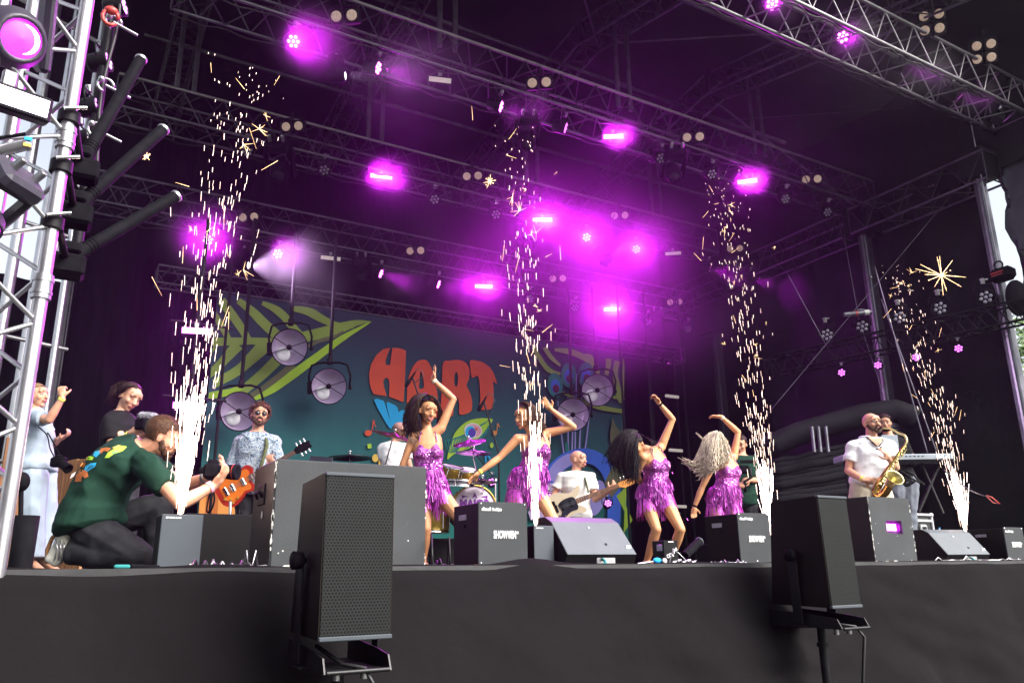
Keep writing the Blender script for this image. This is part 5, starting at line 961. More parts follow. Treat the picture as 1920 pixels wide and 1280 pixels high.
def hand(mb, w, d, pn, curl=.5, sc=1.0, spread=.0, thumb=1, point=False):
    d = Vector(d).normalized(); pn = Vector(pn); pn = (pn - d * pn.dot(d)).normalized(); s_ = d.cross(pn); w = Vector(w)
    R = Matrix((s_, d, pn)).transposed()
    mb.ell(w + d * .048 * sc, (.040 * sc, .052 * sc, .017 * sc), R, 12, 8); mb.cap(w - d * .01, w + d * .03 * sc, .024 * sc, .027 * sc)
    for i, (o, l) in enumerate(((-.030, .058), (-.010, .072), (.011, .078), (.031, .068))):
        p = w + (d * .085 + s_ * o) * sc; ang = 0; l *= sc; c_ = curl * (1 - .12 * i) if not (point and i == 3) else .1; side = s_ * o * spread * 14
        for j in range(3):
            ang += c_ * (.7 if j == 0 else 1.0); q = p + ((d + side * .4).normalized() * cos(ang) + pn * sin(ang)) * l * (.45, .32, .26)[j]; mb.cap(p, q, (.0095 - .0012 * j) * sc, (.0088 - .0012 * j) * sc, 8); p = q
    p = w + (d * .025 + s_ * .030 * thumb) * sc; q = p + (d * .6 + s_ * .75 * thumb + pn * .35).normalized() * .038 * sc; r = q + (d * .85 + s_ * .2 * thumb + pn * (.3 + .5 * curl)).normalized() * .034 * sc
    mb.cap(p, q, .014 * sc, .011 * sc, 8); mb.cap(q, r, .011 * sc, .0085 * sc, 8)
class Head:
    def __init__(s, c, face, up, sc=1.0):
        s.c = Vector(c); f = Vector(face).normalized(); u = Vector(up); u = (u - f * u.dot(f)).normalized(); r = f.cross(u); s.R = Matrix((r, f, u)).transposed(); s.s = sc; s.r, s.f, s.u = r, f, u
    def p(s, x, y, z): return s.c + s.R @ (Vector((x, y, z)) * s.s)
    def e(s, mb, c, rad, nu=14, nv=9): mb.ell(s.p(*c), tuple(r * s.s for r in rad), s.R, nu, nv)
    def skin(s, mb, fem=False):
        s.e(mb, (0, -.012, .028), (.074, .094, .082), 20, 12); s.e(mb, (0, .022, -.012), (.064, .070, .078)); s.e(mb, (0, .030, -.055), (.047 if fem else .054, .050, .050)); s.e(mb, (0, .060, -.088), (.022 if fem else .028, .022, .018))
        for q in (-1, 1): s.e(mb, (q * .036, .062, -.022), (.024, .022, .024)); s.e(mb, (q * .076, -.004, -.008), (.009, .019, .031), 10, 7); s.e(mb, (q * .030, .078, .026), (.030, .014, .010)); s.e(mb, (q * .009, .104, -.030), (.009, .010, .008), 8, 6)
        mb.cap(s.p(0, .086, .014), s.p(0, .108, -.026), .0085 * s.s, .0115 * s.s, 8); s.e(mb, (0, .084, -.058), (.024, .012, .014)); s.e(mb, (0, .075, .045), (.050, .020, .030))
    def face(s, parent, eyes='open', smile=0, hairm='hair_dark', lips='lip', beard=None, brow=True):
        for q in (-1, 1):
            if eyes == 'open':
                mb = MB(); s.e(mb, (q * .031, .081, .004), (.0145, .010, .0085), 12, 8); mb.build('eye', 'eye_white', parent, True)
                mb = MB(); s.e(mb, (q * .031, .0885, .003), (.0065, .0045, .0068), 10, 6); mb.build('iris', 'iris', parent, True)
            mb = MB(); mb.path([s.p(q * (.031 + .016 * k), .088 - .006 * abs(k) + .003, .006 + .004 * (1 - k * k) + (0 if eyes == 'open' else -.008 + .004 * k * k)) for k in (-1, -.5, 0, .5, 1)], .0022 * s.s, 5); mb.build('eyelash', hairm, parent, True)
            if brow: mb = MB(); mb.path([s.p(q * (.031 + .020 * k), .091 - .012 * (k + .2) ** 2 * (1 if k > 0 else .3), .026 + .005 * (1 - k * k)) for k in (-1, -.5, 0, .5, 1)], .0036 * s.s, 5); mb.build('eyebrow', hairm, parent, True)
        w = .021 + .007 * smile
        if smile: mb = MB(); mb.poly([[s.p(w * .85 * k, .0945 - .010 * k * k, -.056 + .003 * k * k) for k in (-1, -.5, 0, .5, 1)] + [s.p(w * .7 * k, .0945 - .009 * k * k, -.066 - .0 + .004 * k * k - .003 * smile) for k in (1, .5, 0, -.5, -1)]], s.f * .003); mb.build('teeth', 'teeth', parent, True)
        mb = MB(); mb.path([s.p(w * k, .096 - .011 * k * k, -.052 + .005 * smile * k * k) for k in (-1, -.6, -.2, 0, .2, .6, 1)], .0042 * s.s, 6); mb.path([s.p(w * k, .096 - .011 * k * k, (-.062 - .008 * smile) + .012 * (1 if smile else .6) * k * k) for k in (-1, -.6, 0, .6, 1)], .0048 * s.s, 6); mb.build('lips', lips, parent, True)
        if beard:
            mb = MB()
            for q in (-1, 1):
                for (x, y, z, r) in ((.066, .020, -.030, .017), (.060, .038, -.055, .020), (.046, .058, -.074, .020), (.024, .076, -.088, .020)): s.e(mb, (q * x, y, z), (r * .8, r, r * 1.1), 8, 6)
                mb.path([s.p(0, .101, -.042), s.p(q * .018, .096, -.046), s.p(q * .030, .086, -.062), s.p(q * .028, .080, -.080)], .0085 * s.s, 6)
            s.e(mb, (0, .074, -.098), (.028, .024, .020)); s.e(mb, (0, .094, -.078), (.014, .008, .010)); remesh(mb, 'beard', beard, parent, .006, 2, .003, 60)
def hair_cap(H, parent, m, th=.012, line=.055, back=-.07, fold=.004, name='hair', side=.0, keep=None):
    mb = MB(); c = (0, -.014, .030); rad = (.078 + th, .098 + th, .085 + th); nu, nv = 40, 26; vs = []; fs = []
    for j in range(nv + 1):
        ph = pi * j / nv
        for i in range(nu): th_ = 2 * pi * i / nu; x, y, z = sin(ph) * cos(th_), sin(ph) * sin(th_), cos(ph); n_ = 1 + .05 * noise.noise(Vector((x * 3, y * 3, z * 3))) + .02 * noise.noise(Vector((x * 9, y * 9, z * 9))); vs.append((c[0] + x * rad[0] * n_, c[1] + y * rad[1] * n_, c[2] + z * rad[2] * n_))
    def ok(v):
        x, y, z = v
        if keep: return keep(v)
        if y > .028 + side: return z > line + .02 * (1 - (x / .08) ** 2)
        if y > -.02: return z > .012 + side
        return z > back
    for j in range(nv):
        for i in range(nu):
            q = (j * nu + i, (j + 1) * nu + i, (j + 1) * nu + (i + 1) % nu, j * nu + (i + 1) % nu)
            if all(ok(vs[k]) for k in q): fs.append(q)
    mb.add([H.p(*v) for v in vs], fs, True)
    used = sorted({k for f in mb.f for k in f}); mp = {k: i for i, k in enumerate(used)}; mb.v = [mb.v[k] for k in used]; mb.f = [tuple(mp[k] for k in f) for f in mb.f]
    return mb.build(name, m, parent, True)
def strands(guides, n, m, parent, name='hair', r=.0035, jit=.015, wave=.0, wf=9, seed=1, tip=.4, k=9, D=None):
    rnd = random.Random(seed); mb = MB(); G = [[Vector(p) for p in g] for g in guides]
    def at(g, t): f = t * (len(g) - 1); i = min(int(f), len(g) - 2); a, b, c, d = g[max(i - 1, 0)], g[i], g[i + 1], g[min(i + 2, len(g) - 1)]; f -= i; return .5 * ((2 * b) + (c - a) * f + (2 * a - 5 * b + 4 * c - d) * f * f + (3 * b - a - 3 * c + d) * f ** 3)
    for q in range(n):
        i = rnd.randrange(max(1, len(G) - 1)); w = rnd.random(); g1, g2 = G[i], G[min(i + 1, len(G) - 1)]; L_ = rnd.uniform(.78, 1.0); o = Vector((rnd.gauss(0, 1), rnd.gauss(0, 1), rnd.gauss(0, 1))) * jit; o2 = Vector((rnd.gauss(0, 1), rnd.gauss(0, 1), rnd.gauss(0, 1))) * jit * 1.6; ph = rnd.random() * 9; ph2 = rnd.random() * 9; pts = []
        for j in range(k):
            t = j / (k - 1) * L_; p = at(g1, t).lerp(at(g2, t), w) + o * (.3 + .7 * t) + o2 * t * t
            if wave: p += Vector((sin(t * wf + ph), cos(t * wf * 1.1 + ph2), sin(t * wf * .9 + ph2))) * wave * (.25 + t)
            pts.append(p)
        mb.path(pts, r * rnd.uniform(.7, 1.3), 4, r * tip)
    return mb.build(name, m, parent, True)
class P:
    """A posed figure. Joints are given where the photo shows them: column, row and metres away from the figure's own distance."""
    def __init__(s, label, D, J, fem=False, skin_='skin_fair', face=(0, 0, 1), up=(0, 1, 0), hs=1.0, mid=None, sc=1.0, palm=None, curl=(.6, .6), hdir=(None, None), legs=True, vox=.0075, feet=True):
        s.J = {k: uD(v[0], v[1], D + (v[2] if len(v) > 2 else 0)) for k, v in J.items()}; J = s.J; J['neck'] = J['neck'] + ZV * .045 * sc; J['sr'] = J['sr'] + ZV * .028; J['sl'] = J['sl'] + ZV * .028; s.D = D; s.sc = sc
        f0 = J['ar'] if 'ar' in J else J['hip']; s.root = thing('person', label, 'person', (J['hip'].x, J['hip'].y, 0)); s.fem = fem
        s.T = Torso(J['hip'], J['hr'] - J['hl'], J['sr'] - J['sl'], J['neck'], J.get('mid'), Torso.FEM if fem else Torso.MALE, sc)
        mb = MB(); T = s.T; mb.loft(T.rings(-.10, 1.0, 20)); k = (.9 if fem else 1.0) * sc; s.k = k
        if fem:
            for q in (-1, 1): mb.ell(T.pt(.64, pi / 2, -.045) + T.ax(.64)[0] * q * .062 * sc, (.056 * sc,) * 3)
        for q in 'rl':
            S_, E_, W_ = J['s' + q], J['e' + q], J['w' + q]; nk = T.pt(.88, pi / 2, -.07 * sc)
            mb.cap(nk, S_, .062 * k, .056 * k); mb.cap(S_, S_.lerp(E_, .45), .053 * k, .046 * k); mb.cap(S_.lerp(E_, .45), E_, .046 * k, .036 * k); mb.cap(E_, E_.lerp(W_, .3), .038 * k, .040 * k); mb.cap(E_.lerp(W_, .3), W_, .040 * k, .025 * k)
            i = 'rl'.index(q); hd = hdir[i]; hd = V3(*hd) if hd else (W_ - E_); pn = V3(*palm[i]) if palm and palm[i] else V3(0, -.4, 1); hand(mb, W_, hd, pn, curl[i], k * 1.02, .5 if curl[i] < .4 else 0, 1 if q == 'l' else -1)
            if legs:
                H_, K_, A_ = J['h' + q], J['k' + q], J['a' + q]; mb.cap(H_, H_.lerp(K_, .4), .092 * k, .080 * k); mb.cap(H_.lerp(K_, .4), K_, .080 * k, .054 * k); mb.cap(K_, K_.lerp(A_, .3), .053 * k, .058 * k); mb.cap(K_.lerp(A_, .3), A_, .058 * k, .035 * k)
                if feet: fd = J.get('t' + q); fd = (fd - A_) if fd is not None else (TW * .8 + RH * .3) * .2; fd = fd.normalized() * .17; mb.cap(A_ + Vector((0, 0, -.02)) - fd * .15, A_ + fd * .6 + Vector((0, 0, -.045)), .034 * k, .030 * k); mb.cap(A_ + fd * .5 + Vector((0, 0, -.045)), A_ + fd * 1.05 + Vector((0, 0, -.05)), .034 * k, .022 * k)
        s.H = Head(J['head'], V3(*face), V3(*up), hs * 1.05); s.H.skin(mb, fem); nb = T.pos(.93); mb.cap(nb, s.H.p(0, -.018, -.05), (.050 if fem else .060) * sc, (.046 if fem else .056) * sc)
        s.body = remesh(mb, 'body', skin_, s.root, vox, 3)
    def tee(s, m, off=.018, hem=-.12, sleeve=.55, folds=.012, long=False, name='shirt', loose=.0, extra=None, top=.975):
        mb = MB(); T = s.T; J = s.J; k = s.k; R_ = []
        for i in range(19):
            t = hem + (top - hem) * i / 18; R_.append([T.pt(t, 2 * pi * a / 24, off + loose * (1 - max(0, t)) ) for a in range(24)])
        mb.loft(R_)
        for q in 'rl':
            S_, E_, W_ = J['s' + q], J['e' + q], J['w' + q]; nk = T.pt(.88, pi / 2, -.07 * s.sc); mb.cap(nk, S_, .075 * k, .072 * k)
            if long: mb.cap(S_, E_, .072 * k, .056 * k); mb.cap(E_, E_.lerp(W_, .82), .056 * k, .040 * k)
            else: mb.tube(S_, S_.lerp(E_, sleeve), .070 * k, .070 * k, 16)
        if extra: extra(mb)
        return remesh(mb, name, m, s.root, .010, 3, folds * .8, 5, .5, None, (1, 1, 1.5))
    def pants(s, m, w=1.25, end=.93, flare=1.0, folds=.010, name='trousers', top=.10, knee=None):
        mb = MB(); T = s.T; J = s.J; k = s.k; mb.loft(T.rings(-.12, top, 8, .016))
        for q in 'rl':
            H_, K_, A_ = J['h' + q], J['k' + q], J['a' + q]; mb.cap(H_, K_, .098 * k * (1 + (w - 1) * .5), .066 * k * w)
            if knee: mb.tube(H_.lerp(K_, .6), K_.lerp(A_, .08), .088 * k, .082 * k, 16)
            else: mb.cap(K_, K_.lerp(A_, .3), .066 * k * w, .066 * k * w); mb.tube(K_.lerp(A_, .25), K_.lerp(A_, end), .066 * k * w, .050 * k * w * flare, 18)
        return remesh(mb, name, m, s.root, .010, 3, folds, 7, .5, None, (1, 1, .8))
    def band(s, q, m, t=.96, r=.029):
        W_, E_ = s.J['w' + q], s.J['e' + q]; p = E_.lerp(W_, t); d = (W_ - E_).normalized(); mb = MB(); mb.tube(p - d * .011, p + d * .011, r * s.k, n=14); mb.build('wristband', m, s.root, True)
    def shoe(s, q, m='white_tee'):
        A_ = s.J['a' + q]; fd = s.J.get('t' + q); fd = (fd - A_).normalized() * .17 if fd is not None else (TW * .8 + RH * .3).normalized() * .17; mb = MB(); mb.cap(A_ + Vector((0, 0, -.02)) - fd * .15, A_ + fd * .6 + Vector((0, 0, -.04)), .046, .042); mb.cap(A_ + fd * .5 + Vector((0, 0, -.04)), A_ + fd * 1.15 + Vector((0, 0, -.05)), .045, .034); remesh(mb, 'shoe', m, s.root, .008, 2)
    def strap(s, pts, m, w=.02, name='strap'):
        mb = MB(); mb.path([Vector(p) for p in pts], w, 6); return mb.build(name, m, s.root, True)

# ---- the four dancers' costume
def costume(p, seed=1, sway=(0, 0, 0)):
    T = p.T; J = p.J; rnd = random.Random(seed); na = 36; nt = 18; rings = []
    def topt(a):       # neckline height round the body: two peaks in front, low back
        f = sin(a)
        if f > 0: return .70 + .12 * max(0, 1 - abs(abs(cos(a)) - .45) / .30) - .02 * abs(cos(a))
        return .62 + .03 * abs(cos(a))
    for i in range(nt + 1):
        rr = []
        for k in range(na): a = 2 * pi * k / na; tt = -.10 + (topt(a) + .10) * i / nt; off = .009; rr.append(T.pt(tt, a, off))
        rings.append(rr)
    mb = MB(); mb.loft(rings)
    for q in (-1, 1): mb.ell(T.pt(.64, pi / 2, -.040) + T.ax(.64)[0] * q * .062 * p.sc, (.062 * p.sc,) * 3)
    for q in 'rl': mb.cap(J['h' + q], J['h' + q].lerp(J['k' + q], .16), .104 * p.k, .094 * p.k)
    o = remesh(mb, 'sequin_bodice', 'sequin', p.root, .009, 2, .004, 14)
    for q in (-1, 1):
        a0 = pi / 2 - q * .52; pts = [T.pt(.80, a0, .012), T.pt(.90, a0, .008), T.pt(.955, a0, .02), T.pt(.93, -a0, .012), T.pt(.80, -a0, .01), T.pt(.62, -a0, .01)]; mb = MB(); mb.path(smooth3(pts), .0045, 5); mb.build('shoulder_strap', 'fringe_dark', p.root, True)
    for row_, (t, n_, ln) in enumerate(((.37, 240, .12), (.27, 260, .12), (.16, 280, .12), (.05, 280, .13), (-.04, 240, .12))):
        for half in (0, 1):
            mb = MB()
            for k in range(n_ // 2):
                a = 2 * pi * (k * 2 + half + rnd.random()) / n_; tt = t + .035 * sin(a * 3 + row_) + rnd.uniform(-.01, .01); p0 = T.pt(tt, a, .012); out = (p0 - T.pos(tt)).normalized(); l = ln * rnd.uniform(.7, 1.15); sw = Vector(sway) * rnd.uniform(.3, 1.3) + out * rnd.uniform(.05, .40) + Vector((rnd.gauss(0, .09), rnd.gauss(0, .09), 0)); dn = Vector((0, 0, -1)); side = dn.cross(out).normalized(); w = rnd.uniform(.0018, .0034); pts = []
                for j in range(5): f = j / 4; pts.append(p0 + dn * l * f * (1 - .15 * sw.length) + sw * l * f * (1 - .3 * f) + side * .010 * sin(f * 5 + k) * f)
                vs = []; tw = rnd.uniform(-1, 1)
                for j, q in enumerate(pts): s2 = (side * cos(tw * j * .5) + out * sin(tw * j * .5)); vs += [q - s2 * w, q + s2 * w]
                mb.add(vs, [(2 * j, 2 * j + 1, 2 * j + 3, 2 * j + 2) for j in range(4)], True)
            mb.build('fringe_row', 'fringe' if half else 'fringe_dark', p.root, True)
    # fringe hanging over the thighs from the leg openings
    mb = MB()
    for q in 'rl':
        H_, K_ = J['h' + q], J['k' + q]; d = (K_ - H_).normalized(); x = d.orthogonal().normalized(); y = d.cross(x); c = H_.lerp(K_, .12)
        for k in range(130): a = rnd.random() * 2 * pi; out = x * cos(a) + y * sin(a); p0 = c + out * .104 * p.k; l = rnd.uniform(.07, .13); pts = [p0 + Vector((0, 0, -1)) * l * f + d * l * .3 * f + out * l * .25 * f for f in (0, .35, .7, 1)]; sd_ = (pts[1] - pts[0]).cross(out).normalized() * .0028; mb.add([v for p_ in pts for v in (p_ - sd_, p_ + sd_)], [(2 * j, 2 * j + 1, 2 * j + 3, 2 * j + 2) for j in range(3)], True)
    mb.build('fringe_row', 'fringe', p.root, True)
def smooth3(pts, k=5):
    P_ = [Vector(q) for q in pts]; out = []; n = len(P_)
    for i in range(n - 1):
        a, b, c, d = P_[max(i - 1, 0)], P_[i], P_[i + 1], P_[min(i + 2, n - 1)]
        for j in range(k): t = j / k; out.append(.5 * ((2 * b) + (c - a) * t + (2 * a - 5 * b + 4 * c - d) * t * t + (3 * b - a - 3 * c + d) * t ** 3))
    return out + [P_[-1]]
def tail(mb, pts, w): mb.path(smooth3(pts), w, 8)
def U(D): return lambda x, y, o=0: uD(x, y, D + o)
# dancer 1
D = 7.5; u = U(D)
p = P('dancer in purple fringe costume with short dark wavy hair, one arm bent overhead', D, dict(head=(801, 772), neck=(801, 814), mid=(803, 868), hip=(806, 918), sr=(776, 822, -.03), sl=(826, 808, .02), er=(757, 866, -.02), wr=(744, 912, .02), el=(850, 748, .03), wl=(812, 712, -.02),
      hr=(790, 926), hl=(823, 922), kr=(799, 990, -.05), ar=(793, 1050, .1), kl=(872, 984, -.12), al=(880, 1048, .05)), True, 'skin_tan', (.55, -.18, .8), (.22, 1, .1), 1.02, palm=((0, 0, 1), (-1, 0, .3)), curl=(.3, .2), hdir=((-.2, -1, 0), (.18, 1, 0)))
p.H.face(p.root, 'closed', .8, 'hair_dark'); p.band('l', 'band_white', .93); costume(p, 3, (-.15, 0, 0))
hair_cap(p.H, p.root, 'hair_dark', .005, .075)
strands([[u(795, 742, .02), u(775, 746, .02), u(764, 772, .02), u(768, 800, .02), u(780, 822, 0)], [u(797, 740, -.02), u(780, 748, -.06), u(773, 775, -.08), u(776, 802, -.06), u(790, 830, -.06)], [u(800, 740, .05), u(784, 752, .10), u(778, 780, .12), u(784, 805, .1), u(790, 825, .08)]], 300, 'hair_dark', p.root, 'hair', .0045, .013, .012, 8, 3)
strands([[u(797, 739, -.02), u(786, 743, -.10), u(776, 760, -.12), u(771, 785, -.1), u(768, 812, -.06)], [u(798, 738, -.06), u(789, 745, -.13), u(782, 762, -.14), u(778, 790, -.12), u(782, 815, -.08)], [u(797, 739, .05), u(776, 744, .08), u(762, 765, .06), u(758, 795, .04), u(764, 825, .02)]], 260, 'hair_dark', p.root, 'hair', .0045, .010, .016, 11, 23)
strands([[u(800, 741, -.05), u(812, 744, -.06), u(821, 756, -.02), u(824, 778, .03), u(822, 800, .05)], [u(802, 741, 0), u(816, 748, .02), u(824, 764, .08), u(826, 785, .09), u(820, 803, .1)]], 120, 'hair_dark', p.root, 'hair', .004, .008, .01, 8, 5)
mb = MB(); c = u(775, 824, -.085); rnd = random.Random(2)
for k in range(26): a, b_ = rnd.random() * 6.3, rnd.random() ** .5 * .032; mb.ell(c + V3(cos(a) * b_, sin(a) * b_, 0), (.006, .006, .006), None, 6, 4)
mk('tattoo', (.13, .09, .08), .6); mb.build('shoulder_tattoo', 'tattoo', p.root, True)
# dancer 2
D = 7.7; u = U(D)
p = P('dancer in purple fringe costume with long straight brown hair, behind the spark column', D, dict(head=(984, 781), neck=(998, 820), mid=(1004, 862), hip=(984, 906), sr=(970, 828, -.05), sl=(1026, 817, .05), er=(936, 858, -.05), wr=(898, 886, -.1), el=(1075, 800, .02), wl=(1034, 768, -.05),
      hr=(968, 912), hl=(1000, 908), kr=(966, 986, -.05), ar=(960, 1050, .1), kl=(1042, 982, -.1), al=(1056, 1048, .05)), True, 'skin_gold', (-.7, -.22, .65), (.28, 1, .0), 1.02, palm=((-.2, -1, .2), (0, 0, 1)), curl=(.35, .25), hdir=((-.8, -.6, 0), (-.6, .7, .1)))
p.H.face(p.root, 'closed', .5, 'hair_brown'); p.band('r', 'band_yellow', .92); costume(p, 5, (-.1, 0, 0)); hair_cap(p.H, p.root, 'hair_brown', .005, .072)
strands([[u(978, 754, -.06), u(988, 757, -.10), u(995, 772, -.11), u(999, 795, -.11), u(1000, 820, -.12)], [u(980, 753, -.02), u(998, 759, -.04), u(1010, 775, -.05), u(1014, 800, -.06), u(1014, 825, -.08)]], 200, 'hair_brown', p.root, 'hair', .0042, .008, .004, 6, 27)
strands([[u(975, 756, 0), u(990, 757, .03), u(1006, 770, .04), u(1012, 795, .03), u(1018, 822, .0)], [u(980, 754, -.04), u(995, 760, -.07), u(1002, 780, -.08), u(1004, 802, -.09), u(1002, 826, -.12)], [u(985, 754, .05), u(1002, 762, .08), u(1014, 785, .08), u(1022, 800, .05), u(1022, 820, .03)]], 340, 'hair_brown', p.root, 'hair', .0042, .010, .002, 5, 7)
# dancer 3
D = 8.4; u = U(D)
p = P('dancer in purple fringe costume bending forward with long black hair flying over her face', D, dict(head=(1192, 834, -.06), neck=(1220, 846), mid=(1230, 888), hip=(1226, 926), sr=(1206, 862, -.12), sl=(1240, 842, .1), er=(1194, 890, -.02), wr=(1206, 914, .12), el=(1261, 786, .08), wl=(1236, 756, .02),
      hr=(1209, 932), hl=(1243, 928), kr=(1231, 992, -.12), ar=(1213, 1050, .06), kl=(1276, 992, -.15), al=(1256, 1052, .05)), True, 'skin_gold', (-.35, -.75, .6), (-.5, .7, .5), .98, palm=((0, 0, 1), (-1, 0, .4)), curl=(.5, 1.1), hdir=((.2, -1, 0), (-.5, .8, .1)), sc=1.02)
p.H.face(p.root, 'closed', 0, 'hair_black'); p.band('l', 'tee_black', .93, .027); costume(p, 8, (0, 0, 0)); hair_cap(p.H, p.root, 'hair_black', .006, .065)
strands([[u(1195, 812, 0), u(1180, 806, 0), u(1160, 820, 0), u(1145, 842, 0), u(1136, 860, 0)], [u(1190, 812, -.08), u(1170, 816, -.1), u(1158, 840, -.1), u(1152, 865, -.1), u(1160, 888, -.1)], [u(1192, 816, -.12), u(1180, 830, -.18), u(1178, 860, -.18), u(1182, 885, -.17), u(1180, 902, -.15)], [u(1196, 818, -.14), u(1192, 840, -.2), u(1194, 865, -.2), u(1192, 888, -.2), u(1190, 900, -.2)]], 620, 'hair_black', p.root, 'hair', .0042, .020, .014, 6, 9)
strands([[u(1200, 815, -.08), u(1215, 822, -.12), u(1222, 836, -.16), u(1212, 848, -.18)], [u(1202, 815, 0), u(1222, 828, -.1), u(1236, 832, -.12), u(1248, 844, -.12)]], 26, 'hair_black', p.root, 'hair', .003, .012, .012, 6, 4)
# dancer 4
D = 9.0; u = U(D)
p = P('dancer in purple fringe costume with long curly platinum hair, head thrown back', D, dict(head=(1347, 832), neck=(1358, 862), mid=(1364, 898), hip=(1354, 936), sr=(1338, 872, -.1), sl=(1376, 860, .06), er=(1316, 914, -.05), wr=(1302, 950, -.02), el=(1384, 810, .06), wl=(1352, 781, 0),
      hr=(1340, 940), hl=(1368, 938), kr=(1345, 990, -.05), ar=(1340, 1050, .1), kl=(1380, 990, -.05), al=(1378, 1050, .1)), True, 'skin_gold', (.62, .35, .6), (-.35, 1, -.1), .98, palm=((0, 0, 1), (0, -1, .2)), curl=(.7, .25), hdir=((-.15, -1, 0), (-1, .05, .1)))
p.H.face(p.root, 'closed', .6, 'hair_blond'); p.band('l', 'band_white', .93); p.band('r', 'tee_black', .95, .026); costume(p, 11, (-.1, 0, 0)); hair_cap(p.H, p.root, 'hair_plat', .006, .07)
strands([[u(1345, 808, 0), u(1326, 815, 0), u(1314, 840, 0), u(1306, 862, 0), u(1290, 868, 0), u(1276, 858, 0)], [u(1342, 810, 0), u(1328, 826, -.04), u(1318, 856, -.05), u(1306, 872, -.02), u(1294, 870, 0)], [u(1342, 810, -.05), u(1334, 835, -.12), u(1330, 862, -.14), u(1322, 884, -.1), u(1308, 896, -.05)], [u(1346, 811, -.08), u(1342, 840, -.14), u(1340, 866, -.18), u(1336, 885, -.18)], [u(1350, 810, -.06), u(1362, 828, -.1), u(1368, 850, -.12), u(1366, 862, -.12)]], 420, 'hair_plat', p.root, 'hair', .0052, .012, .008, 30, 21, .6, 22)
strands([[u(1330, 830), u(1318, 822), u(1306, 810)], [u(1330, 832), u(1316, 823), u(1303, 812)]], 8, 'hair_plat', p.root, 'hair', .004, .004, .002, 9, 3)
# woman in light blue, left
D = 7.2; u = U(D)
p = P('woman in light blue shirt and wide pale jeans, fist raised, camera hanging at her side', D, dict(head=(68, 743), neck=(63, 776), mid=(68, 830), hip=(68, 882), sr=(66, 788, -.17), sl=(72, 786, .16), er=(92, 787, -.32), wr=(117, 746, -.33), el=(98, 832, .2), wl=(112, 822, .1),
      hr=(63, 892, -.09), hl=(80, 892, .09), kr=(62, 975, -.1), ar=(58, 1046, -.08), kl=(84, 975, .1), al=(86, 1048, .1), tr=(80, 1058, -.1), tl=(106, 1058, .1)), True, 'skin_rosy', (1, .12, .18), (-.15, 1, 0), 1.0, palm=((0, .2, -1), (0, 1, .4)), curl=(1.2, 1.0), hdir=((-.25, 1, 0), (.9, .35, .2)), sc=1.08)
p.H.face(p.root, 'open', .4, 'hair_blond'); p.band('r', 'band_yellow', .95, .031)
hair_cap(p.H, p.root, 'hair_blond', .007, .055); strands([[u(60, 720, -.03), u(48, 728, -.02), u(42, 745, 0), u(44, 765, 0)], [u(66, 718, 0), u(50, 722, .02), u(40, 742, .04), u(38, 770, .04)]], 120, 'hair_blond', p.root, 'hair', .0035, .007, .001)
p.tee('blue_shirt', .022, -.03, .62, .012, loose=.02); p.pants('blue_jeans_pale', 1.55, .99, 1.45, .008)
mb = MB(); mb.lathe(u(42, 861, -.14), TW, [(0, .016), (.006, .014), (.006, 0)], 12); mb.build('button', 'white_print', p.root, True)
c = u(110, 866, -.16); root = thing('hanging_camera', 'black camera hanging on its strap at the hip of the woman in light blue', 'camera', c); mb = MB(); mb.bbox(c, (.13, .07, .09), .015, Matrix.Rotation(-YAW, 3, 'Z')); mb.bbox(c + ZV * .05, (.05, .05, .03), .01); mb.build('body', 'black_plastic', root, True)
mb = MB(); mb.lathe(c + V3(.03, -.01, .02), V3(.75, -.45, .3), [(0, .036), (.09, .04), (.12, .044), (.12, .034), (.09, 0)], 18); mb.build('lens', 'black_plastic', root, True); mb = MB(); mb.path(smooth3([u(72, 800, -.2), u(88, 815, -.24), u(94, 840, -.2), u(104, 860, -.17)]), .006, 5); mb.path(smooth3([u(74, 790, .1), u(92, 815, -.1), u(108, 845, -.14), u(116, 862, -.14)]), .006, 5); mb.build('neck_strap', 'black_plastic', root, True)
# camerawoman in black
D = 6.7; u = U(D)
p = P('woman in black T-shirt with dark tied hair looking down at her video camera', D, dict(head=(243, 744), neck=(226, 779), mid=(222, 840), hip=(222, 905), sr=(207, 797, -.1), sl=(242, 797, .12), er=(210, 846, -.15), wr=(246, 810, -.3), el=(262, 848, .1), wl=(272, 812, -.2),
      hr=(208, 915, -.03), hl=(238, 915, .05), kr=(212, 985, -.08), ar=(210, 1046), kl=(242, 985, -.02), al=(240, 1046, .08)), True, 'skin_fair', (.78, -.42, .45), (.38, 1, 0), 1.02, palm=((0, .6, -.6), (0, .6, .6)), curl=(.8, .9), hdir=((.9, .35, .1), (.1, .9, .2)), sc=1.04)
p.H.face(p.root, 'closed', 0, 'hair_dark'); p.band('r', 'band_yellow', .86, .032); hair_cap(p.H, p.root, 'hair_dark', .004, .07)
strands([[u(250, 722, -.09), u(240, 724, -.12), u(229, 735, -.10), u(222, 742, -.03)], [u(252, 724, .0), u(240, 718, .0), u(226, 722, .0), u(218, 738, .0)]], 200, 'hair_dark', p.root, 'hair', .0035, .006, .002)
strands([[u(240, 722), u(222, 724), u(214, 740), u(205, 752)], [u(246, 720), u(228, 718), u(214, 728), u(210, 745)]], 120, 'hair_dark', p.root, 'hair', .0035, .012, .008); mb = MB(); mb.ell(u(221, 738, .02), (.045, .045, .06)); remesh(mb, 'hair_bun', 'hair_dark', p.root, .007, 1, .006, 50)
p.tee('tee_black', .016, -.12, .62, .008); p.pants('jean_black', 1.1)
